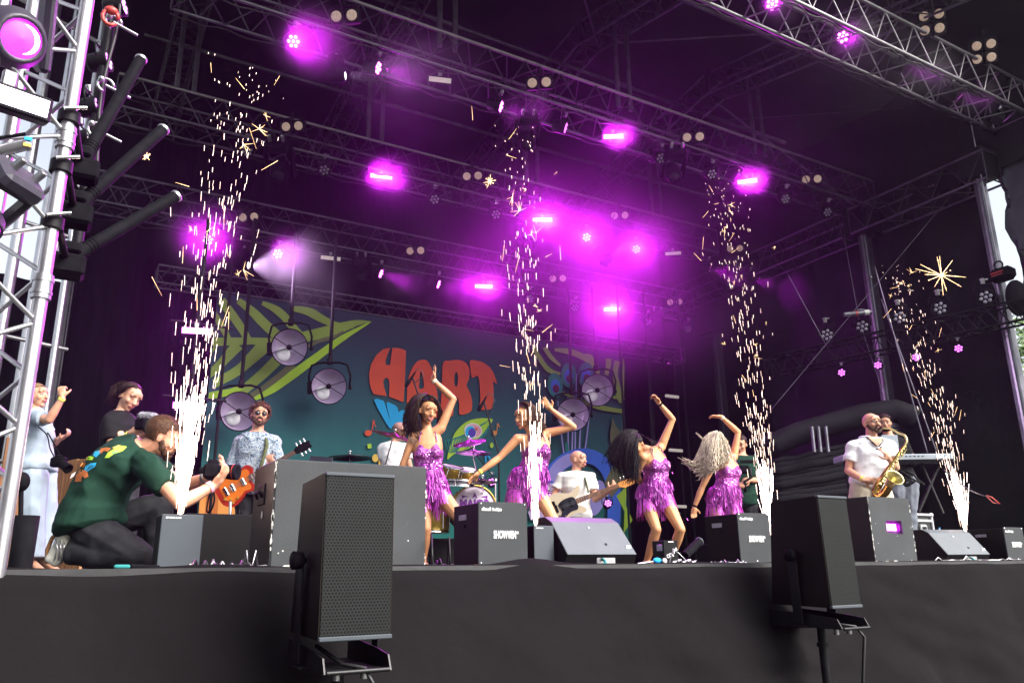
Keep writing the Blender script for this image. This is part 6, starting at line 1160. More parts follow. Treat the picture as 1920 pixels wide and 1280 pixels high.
c = u(268, 795, -.32); root = thing('video_camera', 'black camera with grey fluffy microphone held by the woman in black', 'camera', c); mb = MB(); mb.bbox(c, (.12, .08, .09), .012, Matrix.Rotation(-YAW - .5, 3, 'Z')); mb.bbox(c + V3(.02, -.03, -.05), (.07, .05, .05), .01); mb.build('body', 'black_plastic', root, True); mb = MB(); mb.lathe(c + V3(.03, 0, -.02), V3(.7, 0, -.7), [(0, .03), (.08, .035), (.08, 0)], 16); mb.build('lens', 'black_plastic', root, True)
mb = MB(); a_ = c + V3(-.02, .075, 0); b_ = a_ + V3(.11, -.01, 0); rnd = random.Random(4); mb.cap(a_, b_, .026, .026)
for k in range(900): t_ = rnd.random(); d_ = Vector((rnd.gauss(0, 1), rnd.gauss(0, 1), rnd.gauss(0, 1))).normalized(); q = a_.lerp(b_, t_) + d_ * .024; mb.tube(q, q + d_ * .014 + Vector((0, 0, -.004)), .0016, .0004, 3, False)
mk('fluff', (.30, .30, .34), .9, 0, .4, 60); mb.build('fluffy_microphone', 'fluff', root, True)
# kneeling photographer
D = 5.2; u = U(D)
p = P('kneeling man in dark green T-shirt leaning forward to photograph, white trainer behind him', D, dict(head=(306, 819), neck=(270, 852), mid=(195, 905), hip=(172, 986), sr=(278, 884, -.19), sl=(272, 874, .19), er=(338, 944, -.26), wr=(404, 908, -.12), el=(345, 910, .22), wl=(392, 893, .08),
      hr=(176, 995, -.11), hl=(188, 985, .12), kr=(262, 1046, -.14), ar=(128, 1034, -.12), kl=(300, 948, .2), al=(290, 1046, .22), tr=(112, 1058, -.12), tl=(330, 1062, .22)), False, 'skin_rosy', (.86, -.42, -.28), (.45, 1, 0), 1.06, palm=((.2, .9, .1), (.2, .9, .1)), curl=(.95, .9), hdir=((.55, .75, .15), (.7, .6, 0)), sc=1.12, feet=False, vox=.0065)
hair_cap(p.H, p.root, 'hair_brown', .010, .058, -.045, .006); p.H.face(p.root, 'open', 0, 'hair_brown', beard='beard'); rnd = random.Random(1); mb = MB()
for k in range(2200):
    v = Vector((rnd.gauss(0, 1), rnd.gauss(0, 1), rnd.gauss(0, 1))).normalized(); q = Vector((v.x * .086, -.014 + v.y * .106, .030 + v.z * .093))
    if (q.y > .03 and q.z < .062) or (q.y > -.02 and q.z < .02) or q.z < -.04: continue
    a = p.H.p(*q); n_ = (p.H.R @ v).normalized(); mb.tube(a - n_ * .004, a + n_ * .010 + p.H.f * .008, .0013, .0005, 3, False)
mb.build('hair', 'hair_brown', p.root, True)
p.band('r', 'band_pink', .84, .034); p.band('l', 'steel', .86, .036)
T = p.T; p.tee('tee_green', .028, -.06, .56, .016, loose=.055, top=.98)
p.pants('jean_black', 1.22, .97, 1.1, .010)
A_ = p.J['ar']; mb = MB(); q1, q2 = u(118, 1008, -.12), u(106, 1050, -.12); mb.cap(A_ + V3(-.02, -.01, 0), q1, .045, .040); mb.cap(q1, q2, .044, .040); mb.cap(u(112, 1024, -.12), u(96, 1046, -.12), .040, .036); remesh(mb, 'shoe', 'shoe_white', p.root, .008, 2, .006, 14) if 'shoe_white' in M else (mk('shoe_white', (.62, .60, .52), .6, 0, .15, 14), remesh(mb, 'shoe', 'shoe_white', p.root, .008, 2, .006, 14))
mb = MB(); mb.path([u(116, 992, -.12), u(98, 1008, -.12), u(89, 1030, -.12), u(88, 1056, -.12)], .014, 6); mb.build('shoe_sole', 'wood_light', p.root, True); mb = MB(); [mb.path([u(104 + 8 * k, 1010 + 3 * k, -.175), u(108 + 6 * k, 1028, -.175), u(102 + 7 * k, 1050, -.17)], .005, 5) for k in range(3)]; mb.build('shoe_stripe', 'steel', p.root, True)
def shirt_print(m, loop, nm='shirt_print'):    # prints follow the shirt's back surface
    from mathutils.bvhtree import BVHTree
    sh = [o for o in p.root.children if o.name.startswith('shirt') and 'print' not in o.name][0]; bv = BVHTree.FromPolygons([v.co + p.root.location for v in sh.data.vertices], [f.vertices[:] for f in sh.data.polygons]); L_ = [tuple(Vector(loop[i]).lerp(Vector(loop[(i + 1) % len(loop)]), t / 3)) for i in range(len(loop)) for t in range(3)]; cx = sum(a for a, b in L_) / len(L_); cy = sum(b for a, b in L_) / len(L_); vs = []; rings_ = 5
    for r_ in range(rings_ + 1):
        for (a, b) in L_:
            f = 1 - r_ / rings_ * .98; d = ray(cx + (a - cx) * f, cy + (b - cy) * f).normalized(); h = bv.ray_cast(CAM, d); vs.append((h[0] if h[0] else CAM + d * 5.5) - d * .004)
    n_ = len(L_); mb = MB(); mb.add(vs, [(j * n_ + i, j * n_ + (i + 1) % n_, (j + 1) * n_ + (i + 1) % n_, (j + 1) * n_ + i) for j in range(rings_) for i in range(n_)] + [tuple(range(rings_ * n_, rings_ * n_ + n_))], True); mb.build(nm, m, p.root, True)
for m_, l in (('p_rust', [(140, 903), (143, 890), (150, 879), (163, 882), (166, 893), (158, 896), (156, 889), (151, 890), (152, 902)]), ('p_cyan', [(158, 880), (160, 873), (170, 868), (181, 867), (178, 874), (170, 880), (162, 884)]), ('p_lime', [(162, 861), (166, 855), (176, 856), (173, 862)]), ('p_rust', [(184, 847), (190, 840), (200, 838), (208, 840), (202, 846), (194, 845), (190, 850)]), ('p_cyan', [(174, 853), (178, 846), (186, 844), (188, 849), (180, 857)]),
              ('p_lime', [(196, 858), (202, 848), (214, 841), (230, 835), (238, 837), (230, 845), (214, 850), (204, 858)]), ('p_teal', [(206, 853), (212, 846), (226, 841), (220, 847)]), ('p_white', [(131, 897), (135, 889), (142, 884), (138, 892)]), ('p_yellow', [(210, 839), (222, 834), (228, 835), (216, 840)]), ('tee_green', [(161, 881), (172, 871), (173, 872), (163, 883)]), ('tee_green', [(166, 882), (176, 871), (177, 872), (168, 882)]), ('p_orange', [(150, 874), (155, 866), (161, 868), (156, 876)])): shirt_print(m_, l)
c = u(410, 884, -.02); root = thing('photo_camera', 'black camera with long lens held by the kneeling photographer', 'camera', c); Rc = Matrix.Rotation(-YAW + .1, 3, 'Z')
mb = MB(); mb.bbox(c + V3(-.04, 0, 0), (.09, .14, .10), .018, Rc); mb.bbox(c + V3(-.04, .06, 0), (.06, .06, .04), .012, Rc); mb.bbox(c + V3(-.10, .01, 0), (.05, .05, .04), .01, Rc); mb.build('body', 'black_plastic', root, True)
mb = MB(); mb.lathe(c, V3(1, -.05, .12), [(0, .042), (.05, .044), (.07, .047), (.11, .05), (.13, .05), (.13, .042), (.12, 0)], 24); mb.build('lens', 'black_plastic', root, True); mb = MB(); mb.lathe(c + V3(.105, -.005, .012), V3(1, -.05, .12), [(0, .0508), (.004, .0508)], 24); mb.build('red_ring', 'red_paint', root, True)
mb = MB(); mb.path(smooth3([u(398, 905, -.05), u(402, 935, -.05), u(396, 955, -.05), u(388, 958, 0), u(392, 930, .05), u(400, 902, .05)]), .006, 5); mb.build('strap', 'black_plastic', root, True)
# guitarist
D = 8.5; u = U(D)
p = P('bearded guitarist with brown curls and sunglasses in a blue floral shirt', D, dict(head=(487, 779), neck=(482, 815), mid=(478, 865), hip=(474, 915), sr=(449, 835, 0), sl=(514, 834, 0), er=(431, 878, -.02), wr=(446, 889, -.24), el=(523, 875, -.02), wl=(515, 874, -.28),
      hr=(458, 922), hl=(492, 922), kr=(456, 990), ar=(450, 1046), kl=(496, 990), al=(500, 1046)), False, 'skin_rosy', (.4, .05, .9), (.1, 1, 0), 1.06, palm=((.3, -.5, -.6), (0, .5, -.6)), curl=(.7, 1.1), hdir=((.75, -.5, .1), (-.3, .5, .2)), sc=1.08)
p.H.face(p.root, 'closed', 1, 'hair_red', beard='beard'); hair_cap(p.H, p.root, 'hair_red', .016, .055)
rnd = random.Random(3); mb = MB()
for k in range(260):
    v = Vector((rnd.gauss(0, 1), rnd.gauss(0, 1), rnd.gauss(0, 1))).normalized(); q = Vector((v.x * .094, -.014 + v.y * .114, .034 + v.z * .10))
    if (q.y > .045 and q.z < .055) or (q.y > .0 and q.z < -.02) or q.z < -.07: continue
    a = p.H.p(*q); t1 = Vector((rnd.gauss(0, 1), rnd.gauss(0, 1), rnd.gauss(0, 1))).normalized(); t2 = t1.orthogonal().normalized(); mb.path([a + (t1 * cos(w) + t2 * sin(w)) * .013 + (p.H.R @ v) * .004 * w * .5 for w in [i * .9 for i in range(6)]], .004, 4)
mb.build('hair', 'hair_red', p.root, True)
def glasses(p, m='glass_dark', rim='black_plastic', r=.0215, lens=True):
    H = p.H
    for q in (-1, 1):
        if lens: mb = MB(); mb.lathe(H.p(q * .033, .095, .003), H.R @ Vector((q * .15, 1, 0)), [(0, r), (.003, r * .9), (.005, 0)], 16); mb.build('sunglass_lens', m, p.root, True)
        mb = MB(); mb.path([H.p(q * .033 + r * 1.1 * cos(a), .097, .003 + r * .85 * sin(a)) for a in [i * pi / 7 for i in range(14)]], .0022, 5, closed=True); mb.tube(H.p(q * .056, .094, .006), H.p(q * .078, .0, .0), .0025); mb.build('glasses_frame', rim, p.root, True)
    mb = MB(); mb.tube(H.p(-.012, .1, .006), H.p(.012, .1, .006), .0025); mb.build('glasses_bridge', rim, p.root, True)
glasses(p); p.tee('floral', .018, -.14, .6, .012, True, loose=.01); p.pants('jean_black', 1.1)
mb = MB(); [mb.cap(p.T.pt(.93, pi / 2 - q * .9, .014), p.T.pt(.86, pi / 2 - q * .22, .022), .014, .010) for q in (-1, 1)]; mb.build('collar', 'floral', p.root, True)
mb = MB(); pts = smooth3([u(498, 822, -.10), u(500, 835, -.14), u(494, 858, -.17), u(486, 885, -.2)]); mb.path(pts, .018, 6); p_strap = thing('guitar_strap', 'olive strap across the floral shirt of the guitarist', 'strap', p.root.location); mb.build('webbing', 'strap_olive', p_strap, True)
def guitar(name, label, cat, body, head, D, m, sc, sunburst=False, bass=False, fm='wood', hm='black_plastic', tilt=None):
    B_, H_ = uD(*body, D), uD(*head, D + (body[2] if len(body) > 2 else 0)) ; B_ = uD(body[0], body[1], D); H_ = uD(head[0], head[1], D)
    d = (H_ - B_).normalized(); n_ = (TW + Vector((0, 0, -.12))).normalized(); n_ = (n_ - d * n_.dot(d)).normalized(); s_ = n_.cross(d); L = (H_ - B_).length; root = thing(name, label, cat, B_)
    if bass: out = [(-.21, .02), (-.20, .12), (-.12, .175), (-.02, .155), (.05, .12), (.12, .125), (.19, .165), (.215, .14), (.17, .07), (.12, .04), (.12, -.04), (.17, -.08), (.20, -.13), (.16, -.155), (.08, -.125), (.0, -.135), (-.10, -.175), (-.18, -.14), (-.215, -.06)]
    else: out = [(-.22, .0), (-.21, .10), (-.13, .165), (-.03, .145), (.03, .11), (.09, .12), (.15, .13), (.185, .08), (.165, .03), (.165, -.02), (.12, -.03), (.13, -.09), (.10, -.125), (.03, -.11), (-.03, -.14), (-.13, -.165), (-.21, -.10)]
    O = [B_ + d * x * sc + s_ * y * sc for x, y in smooth(out, True, 3)]; mb = MB(); mb.poly([O], -n_ * .042); mb.build('body', m, root, True)
    if sunburst: mb = MB(); mb.poly([[B_ + (q - B_) * .78 + n_ * .0015 for q in O]], n_ * .001); mb.build('top_burst', sunburst, root, True)
    mb = MB(); N0 = B_ + d * .12 * sc + n_ * .012; mb.loft([[N0 + s_ * a * .030 + n_ * b for a, b in ((-1, 0), (1, 0), (.7, -.02), (-.7, -.02))], [H_ + s_ * a * .022 + n_ * (b + .008) for a, b in ((-1, 0), (1, 0), (.7, -.018), (-.7, -.018))]], False); mb.build('neck', fm, root, True)
    mb = MB(); [mb.tube(N0.lerp(H_, 1 - .94 ** k * 1.0) + n_ * .002 - s_ * .027, N0.lerp(H_, 1 - .94 ** k * 1.0) + n_ * .002 + s_ * .027, .0018, n=4) for k in range(1, 21)]; [mb.bbox(N0.lerp(H_, f) + n_ * .001, (.012, .012, .004), .001) for f in (.3, .42, .54, .66, .8)]; mb.build('frets', 'steel', root, True)
    mb = MB(); hd = .17 * sc; ho_ = [(0, .022), (.03, .040), (hd * .6, .045), (hd, .03), (hd * .95, -.01), (hd, -.04), (hd * .6, -.045), (.03, -.035), (0, -.022)] if not bass else [(0, .022), (.04, .030), (hd * .8, .032), (hd * 1.15, .055), (hd * 1.25, .01), (hd * 1.1, -.045), (hd * .6, -.05), (.06, -.055), (0, -.022)]
    mb.poly([[H_ + d * x + s_ * y + n_ * .008 for x, y in ho_]], -n_ * .015); mb.build('headstock', hm, root, True)
    mb = MB()
    for k in range(4 if bass else 6): f = (.25 + .22 * (k if bass else k % 3)); sd2 = 1 if bass else (1 if k < 3 else -1); q = H_ + d * hd * f * 1.1 + s_ * sd2 * .055; mb.tube(q - s_ * sd2 * .015, q + s_ * sd2 * .01, .006); mb.ell(q + s_ * sd2 * .016, (.010, .010, .010)); 
    mb.build('tuning_pegs', 'chrome', root, True)
    mb = MB(); [mb.tube(B_ - d * .12 * sc + s_ * y + n_ * .014, H_ + s_ * y * .8 + n_ * .014, .0008, n=4) for y in ([-.018, -.006, .006, .018] if bass else [-.02, -.012, -.004, .004, .012, .02])]; mb.build('strings', 'chrome', root, True)
    mb = MB(); mb.bbox((0, 0, 0), (.01, .01, .01), .001)
    R_ = Matrix((d, s_, n_)).transposed(); pk = MB(); [pk.bbox(B_ + d * x * sc + n_ * .006, (.035, .08, .012), .004, R_) for x in (-.06, .05)]; pk.bbox(B_ - d * .13 * sc + n_ * .008, (.03, .09, .012), .003, R_); pk.build('pickups', 'chrome' if not bass else 'black_plastic', root, True)
    kn = MB(); [kn.tube(B_ + d * x * sc - s_ * y * sc, B_ + d * x * sc - s_ * y * sc + n_ * .018, .011) for x, y in ((-.12, .09), (-.06, .11), (-.17, .06), (-.12, .13))]; kn.build('knobs', 'gold' if not bass else 'chrome', root, True)
    if bass:
        pg = MB(); pg.poly([[B_ + d * x * sc + s_ * y * sc + n_ * .0025 for x, y in smooth([(-.10, .03), (-.02, .07), (.10, .06), (.12, -.04), (.10, -.09), (.02, -.09), (-.08, -.13), (-.13, -.12), (-.08, -.05)], True, 3)]], n_ * .002); pg.build('pickguard', 'glass_dark', root, True)
        lb = MB(); lb.bbox(B_ - d * .15 * sc + s_ * .07 * sc + n_ * .003, (.05, .05, .003), .001, R_); lb.build('sticker', 'black_plastic', root, True)
    return root
mk('amber', (.55, .13, .015), .2, 0, .25, 4); mk('cherry', (.30, .02, .012), .2, 0, .2, 4); mk('cream', (.60, .50, .36), .25, 0, .05, 4); mk('rosewood', (.10, .045, .025), .5)
guitar('electric_guitar', 'red and amber sunburst electric guitar played by the bearded guitarist', 'guitar', (447, 908), (553, 847), D - .36, 'cherry', 1.05, 'amber', fm='rosewood')
# bass player
D = 9.9; u = U(D)
p = P('bald bass player in a white T-shirt looking to the right', D, dict(head=(1084, 862), neck=(1080, 890), mid=(1080, 925), hip=(1080, 968), sr=(1054, 900, 0), sl=(1108, 900, 0), er=(1037, 930, -.02), wr=(1056, 938, -.25), el=(1116, 936, -.05), wl=(1143, 920, -.30),
      hr=(1066, 975), hl=(1094, 975), kr=(1050, 1020, -.2), ar=(1045, 1055), kl=(1112, 1020, -.2), al=(1118, 1055)), False, 'skin_rosy', (.8, .0, .6), (0, 1, 0), 1.0, palm=((.3, -.5, -.6), (0, .6, -.5)), curl=(.6, 1.1), hdir=((.8, -.5, .1), (.5, .6, .2)), sc=1.02)
p.H.face(p.root, 'open', .9, 'hair_brown'); p.tee('white_tee', .018, -.08, .6, .012, loose=.01); p.pants('denim', 1.1)
mb = MB(); H = p.H; H.e(mb, (0, .058, -.092), (.030, .026, .014)); remesh(mb, 'beard', 'beard', p.root, .006, 1, .002, 60)
mb = MB(); mb.path(smooth3([u(1094, 889, -.08), u(1098, 900, -.13), u(1101, 912, -.16), u(1103, 922, -.2)]), .013, 6); r_ = thing('bass_strap', 'olive strap over the shoulder of the bald bass player', 'strap', p.root.location); mb.build('webbing', 'strap_olive', r_, True)
guitar('bass_guitar', 'cream bass guitar with dark pickguard played by the bald man', 'bass guitar', (1063, 946), (1160, 909), D - .36, 'cream', 1.0, False, True, 'wood', 'p_orange')
mk('wood_neck', (.4, .2, .08), .4)
# videographer
D = 10.6; u = U(D)
p = P('man in dark green T-shirt filming with a gimbal behind the curly haired dancer', D, dict(head=(1388, 833), neck=(1391, 858), mid=(1392, 900), hip=(1392, 942), sr=(1370, 868, 0), sl=(1412, 868, 0), er=(1368, 900, 0), wr=(1385, 906, -.3), el=(1420, 900, 0), wl=(1404, 900, -.3),
      hr=(1378, 948), hl=(1406, 948), kr=(1378, 1000), ar=(1378, 1050), kl=(1408, 1000), al=(1408, 1050)), False, 'skin_rosy', (-.45, -.35, .8), (0, 1, .1), 1.0, palm=((0, 0, -1), (0, 0, -1)), curl=(1.1, 1.1), sc=1.02, vox=.009)
p.H.face(p.root, 'closed', 0, 'hair_dark'); hair_cap(p.H, p.root, 'hair_dark', .009, .062, -.04); p.tee('tee_green', .018, -.10, .6, .010, loose=.01); p.pants('jean_black', 1.1)
c = u(1394, 880, -.4); root = thing('gimbal_camera', 'black gimbal camera with flat monitor held by the man in dark green', 'camera', c); Rc = Matrix.Rotation(-YAW, 3, 'Z'); mb = MB(); mb.bbox(c, (.12, .12, .10), .015, Rc); mb.lathe(c + V3(-.06, 0, .02), V3(-.6, -.1, .8), [(0, .04), (.1, .042), (.1, 0)], 16); mb.build('body', 'black_plastic', root, True); MB().bbox(c + V3(.08, .10, 0), (.22, .03, .04), .006, Rc).build('monitor', 'black_plastic', root, True); mb = MB(); mb.path([c + V3(.08, .02, 0), c + V3(.09, -.1, 0), c + V3(0, -.15, 0), c + V3(0, -.28, 0)], .018, 8); mb.build('gimbal_arm', 'black_metal', root, True)
# saxophonist
D = 9.3; u = U(D)
p = P('bald saxophone player with glasses and beard in white polo shirt and beige shorts', D, dict(head=(1634, 794), neck=(1635, 826), mid=(1633, 870), hip=(1629, 912), sr=(1600, 842, 0), sl=(1668, 840, 0), er=(1590, 882, .0), wr=(1620, 900, -.25), el=(1680, 876, -.1), wl=(1668, 862, -.36),
      hr=(1612, 920), hl=(1650, 918), kr=(1605, 985), ar=(1602, 1046), kl=(1672, 985, -.1), al=(1678, 1046)), False, 'skin_rosy', (.22, .06, .95), (-.02, 1, 0), 1.08, palm=((.4, .2, -.6), (-.3, .2, -.6)), curl=(.6, .8), hdir=((.9, -.1, .1), (-.3, .7, .1)), sc=1.12)
p.H.face(p.root, 'open', .3, 'hair_brown', beard='beard'); glasses(p, rim='black_plastic', lens=False, r=.019); p.band('r', 'band_yellow', .92, .032)
def placket(mb): pass
p.tee('white_polo', .020, -.06, .62, .012, loose=.014); mb = MB(); mb.path([p.T.pt(.965, pi / 2 + .35 + a * (2 * pi - .7) / 14, .020) for a in range(15)], .014, 7); mb.build('collar', 'white_polo', p.root, True)
mb = MB(); mb.poly([[p.T.pt(.96, pi / 2 - .55, .030), p.T.pt(.86, pi / 2 - .12, .040), p.T.pt(.80, pi / 2, .040), p.T.pt(.86, pi / 2 + .12, .040), p.T.pt(.96, pi / 2 + .55, .030)]], p.T.ax(.9)[1] * .003); mb.build('open_neck', 'skin_rosy', p.root, True)
mb = MB(); [mb.path([p.T.pt(.97, pi / 2 + q * .75, .028), p.T.pt(.90, pi / 2 + q * .34, .042), p.T.pt(.80, pi / 2 + q * .03, .046)], .006, 5) for q in (-1, 1)]; mb.build('neck_cord', 'tee_black', p.root, True)
p.pants('beige', 1.3, knee=True)
mk('brass', (.42, .24, .06), .25, .9, .35, 10); mk('brass_pale', (.62, .52, .22), .3, .8, .2, 8)
q_ = lambda x, y, o=-.36: uD(x, y, D + o); root = thing('saxophone', 'brass saxophone held by the man in the white polo shirt', 'saxophone', q_(1680, 870))
mb = MB(); mb.path(smooth3([q_(1654, 802, -.17), q_(1668, 803, -.22), q_(1684, 811, -.28), q_(1696, 816, -.33), q_(1700, 826), q_(1695, 838)], 6), .010, 10, .014); mb.build('neck', 'brass_pale', root, True); mb = MB(); mb.cap(q_(1650, 802, -.13), q_(1662, 802, -.18), .012, .013); mb.build('mouthpiece', 'black_plastic', root, True)
mb = MB(); mb.path([q_(1696, 836), q_(1678, 862), q_(1660, 888), q_(1645, 914)], .018, 14, .042); mb.path(smooth3([q_(1645, 912), q_(1642, 925), q_(1650, 930, -.40), q_(1660, 922, -.46), q_(1668, 908, -.52)], 5), .042, 14, .045); mb.build('body', 'brass', root, True)
ax_ = (q_(1682, 890, -.66) - q_(1668, 908, -.52)).normalized(); mb = MB(); mb.lathe(q_(1666, 910, -.50), ax_, [(0, .045), (.06, .052), (.11, .068), (.14, .092), (.15, .095), (.145, .088), (.10, .055), (.02, .03)], 28); mb.build('bell', 'brass_pale', root, True)
mb = MB(); rnd = random.Random(9)
for k in range(16): f = k / 15; a = q_(1696, 838).lerp(q_(1648, 908), f); mb.lathe(a + TW * (.022 + .022 * f) + RH * rnd.uniform(-.012, .012), TW, [(0, .0), (.0, .011 + .009 * f), (.006, .011 + .008 * f), (.008, 0)], 12)
[mb.tube(q_(1694, 842).lerp(q_(1648, 906), f) + TW * .04 + RH * o, q_(1694, 842).lerp(q_(1648, 906), f + .22) + TW * (.045 + .02 * f) + RH * o, .0035, n=5) for f, o in ((0, .02), (.2, -.02), (.4, .03), (.55, -.03), (.7, .035), (.1, .03))]; mb.build('keys', 'brass_pale', root, True)
mb = MB(); mb.tube(q_(1660, 858, -.30), q_(1646, 842, -.2), .003); mb.cap(q_(1647, 842, -.22), q_(1643, 841, -.22), .009, .009); mb.cap(q_(1650, 840, -.22), q_(1652, 838, -.22), .007, .007); mb.build('clip_microphone', 'black_plastic', root, True)
# keyboard player
D = 10.8; u = U(D)
p = P('dark haired keyboard player in dark shirt behind the saxophone player', D, dict(head=(1659, 794), neck=(1668, 822), mid=(1680, 862), hip=(1694, 905), sr=(1650, 836, 0), sl=(1694, 836, 0), er=(1655, 865, -.1), wr=(1672, 862, -.5), el=(1712, 866, -.1), wl=(1705, 858, -.5),
      hr=(1680, 910), hl=(1706, 910), kr=(1682, 965), ar=(1682, 1010), kl=(1706, 965), al=(1706, 1010)), False, 'skin_rosy', (-.35, -.1, .9), (-.1, 1, 0), 1.02, sc=1.02, vox=.009)
p.H.face(p.root, 'open', .4, 'hair_dark'); hair_cap(p.H, p.root, 'hair_dark', .014, .055); p.tee('tee_black', .018, -.10, .6, .01, True); p.pants(mk('jean_grey', (.16, .18, .22), .9).name, 1.35)
mb = MB(); mb.tube(u(1690, 800, -.5), u(1670, 804, -.35), .008); mb.cap(u(1668, 805, -.32), u(1657, 806, -.22), .02, .024); r_ = thing('vocal_microphone', 'black microphone at the mouth of the keyboard player', 'microphone', u(1660, 805, -.2)); mb.build('head_and_grip', 'black_plastic', r_, True)
# drummer
D = 11.0; u = U(D)
p = P('drummer in a white shirt and pinkish cap half hidden by the dark cymbal', D, dict(head=(750, 808), neck=(738, 832), mid=(737, 870), hip=(738, 905), sr=(717, 843, 0), sl=(759, 843, 0), er=(719, 878, -.05), wr=(742, 893, -.3), el=(770, 878, -.1), wl=(775, 893, -.35),
      hr=(726, 912), hl=(752, 912), kr=(720, 925, -.4), ar=(720, 975, -.3), kl=(765, 925, -.4), al=(768, 975, -.3)), False, 'skin_rosy', (.7, -.15, .6), (.05, 1, 0), 1.0, sc=1.0, vox=.009, curl=(1.1, 1.1))
p.H.face(p.root, 'closed', 0, 'hair_dark', beard='beard'); p.tee('white_polo', .018, -.08, .6, .012, loose=.01); p.pants('jean_black', 1.1)
H = p.H; mk('cap_pink', (.42, .22, .20), .8); mb = MB(); H.e(mb, (0, -.014, .045), (.088, .106, .075)); o = remesh(mb, 'cap', 'cap_pink', p.root, .008, 2); mb = MB(); mb.loft([[H.p(.075 * cos(a), .07 + r_ * sin(a), .045 - .02 * abs(cos(a)) + z_) for a in [pi * i / 10 for i in range(11)]] for r_, z_ in ((.0, 0), (.10, -.008), (.10, -.016), (0, -.01))], True, False, False); mb.build('cap_brim', 'cap_pink', p.root, True); mb = MB(); H.e(mb, (-.07, .0, .06), (.02, .04, .03)); mb.build('cap_patch', 'black_plastic', p.root, True)
root = thing('drum_stool', 'black round stool under the drummer', 'stool', (p.J['hip'].x, p.J['hip'].y, .4)); zt_ = p.J['hip'].z - .52; MB().lathe((0, 0, 0), (0, 0, 1), [(zt_ - .08, 0), (zt_ - .08, .16), (zt_, .17), (zt_ + .01, 0)], 20).build('seat', 'black_plastic', root); mb = MB(); mb.tube((0, 0, .0), (0, 0, zt_), .02); [mb.tube((0, 0, .25), (.25 * cos(a), .25 * sin(a), 0), .012) for a in (0, 2.1, 4.2)]; mb.build('legs', 'black_metal', root)
# dim man at the back
D = 14.2; u = U(D)
p = P('dim man with sunglasses standing in the dark at the back right', D, dict(head=(1496, 922), neck=(1497, 944), mid=(1497, 970), hip=(1497, 1000), sr=(1480, 952), sl=(1514, 952), er=(1478, 978), wr=(1482, 1000), el=(1516, 978), wl=(1512, 1000), hr=(1488, 1002), hl=(1506, 1002), kr=(1488, 1030), ar=(1488, 1055), kl=(1506, 1030), al=(1506, 1055)), False, 'skin_rosy', (-.3, -.05, .9), (0, 1, 0), 1.15, sc=1.1, vox=.012)
hair_cap(p.H, p.root, 'hair_dark', .014, .055); p.tee('tee_black', .018, -.10, .6, .006, True); p.pants('jean_black'); glasses(p)

# ------------------------------------------------------------ spark columns
mk('spark', (1, .8, .7), .5, emit=(1, .74, .58), estr=3.0); mk('spark_hot', (1, .9, .85), .5, emit=(1, .84, .82), estr=4.5); mk('spark_gold', (1, .7, .3), .5, emit=(1, .62, .30), estr=1.6)
def sparks(base, top, label, seed, n=420, w0=.02, w1=.36, lean=(0, 0), dense=1.0, stars=5, Hmax=3.6, cw=.085, ws=.055):
    rnd = random.Random(seed); root = thing('spark_fountain', label, 'sparks', base); A_, B_, G_ = MB(), MB(), MB(); c0 = Vector(base)
    def off(h, g=1.0):
        f = h / Hmax; w = (.005 + ws * (1 - math.exp(-h / .55)) + .018 * h) * g; return Vector((rnd.gauss(0, w), rnd.gauss(0, w), 0)) + Vector((lean[0], lean[1], 0)) * f ** 1.4
    for k in range(n):        # free streaks, thinning upward
        h = Hmax * rnd.random() ** 1.75; o = off(h); L = max(.008, rnd.uniform(.035, .14) * (1 - h / Hmax) ** .9 + .010); r = rnd.uniform(.0006, .0014) * (1.1 - .2 * h / Hmax); p_ = c0 + Vector((0, 0, h)) + o; d_ = (Vector((o.x, o.y, 0)) * .35 + Vector((rnd.gauss(0, .03), rnd.gauss(0, .03), 1))).normalized()
        A_.cap(p_, p_ + d_ * L, r * .7, r, 5)
    for k in range(int(150 * dense)):    # bright dense foot
        h = .62 * rnd.random() ** 1.4; ang = rnd.random() * 2 * pi; sl_ = rnd.gauss(0, cw); o = Vector((cos(ang), sin(ang), 0)) * sl_ * h; p_ = c0 + Vector((0, 0, h)) + o; L = rnd.uniform(.08, .26) * (1.2 - .6 * h); d_ = (Vector((cos(ang), sin(ang), 0)) * sl_ + ZV).normalized(); B_.tube(p_, p_ + d_ * L, .0009, .0015, 5, True)
    B_.tube(c0, c0 + Vector((0, 0, .16)), .006, .016, 10)
    A_.build('spark_streaks', 'spark', root, True)['kind'] = 'stuff'; B_.build('spark_core', 'spark_hot', root, True)['kind'] = 'stuff'
    for k in range(60): h = rnd.uniform(.35, 1.12) * Hmax; p_ = c0 + Vector((0, 0, h)) + off(h, 2.6); A_.cap(p_, p_ + Vector((rnd.gauss(0, .01), 0, .012 + .02 * rnd.random())), .0014, .0018, 5)
    for k in range(stars):     # small bursts
        h = rnd.uniform(.45, .98) * Hmax; p_ = c0 + Vector((0, 0, h)) + off(h, 1.3); R_ = rnd.choice((.03, .04, .06, .08))
        for q in range(rnd.randrange(4, 9)): v = Vector((rnd.gauss(0, 1), rnd.gauss(0, 1), rnd.gauss(0, 1))).normalized(); G_.tube(p_, p_ + v * R_ * rnd.uniform(.5, 1.2), .0016, .0006, 4, False)
        A2 = None
    for k in range(14): h = rnd.uniform(.3, 1) * Hmax; p_ = c0 + Vector((0, 0, h)) + off(h, 1.8); v = Vector((rnd.gauss(0, .5), rnd.gauss(0, .5), rnd.gauss(0, 1))).normalized(); G_.tube(p_, p_ + v * rnd.uniform(.04, .16), .0014, .0006, 4, False)
    G_.build('gold_bursts', 'spark_gold', root, True)['kind'] = 'stuff'
    light('POINT', 'glow', root, (0, 0, .35), 2.2 * dense, (1, .72, .6), shadow_soft_size=.08)
    return root
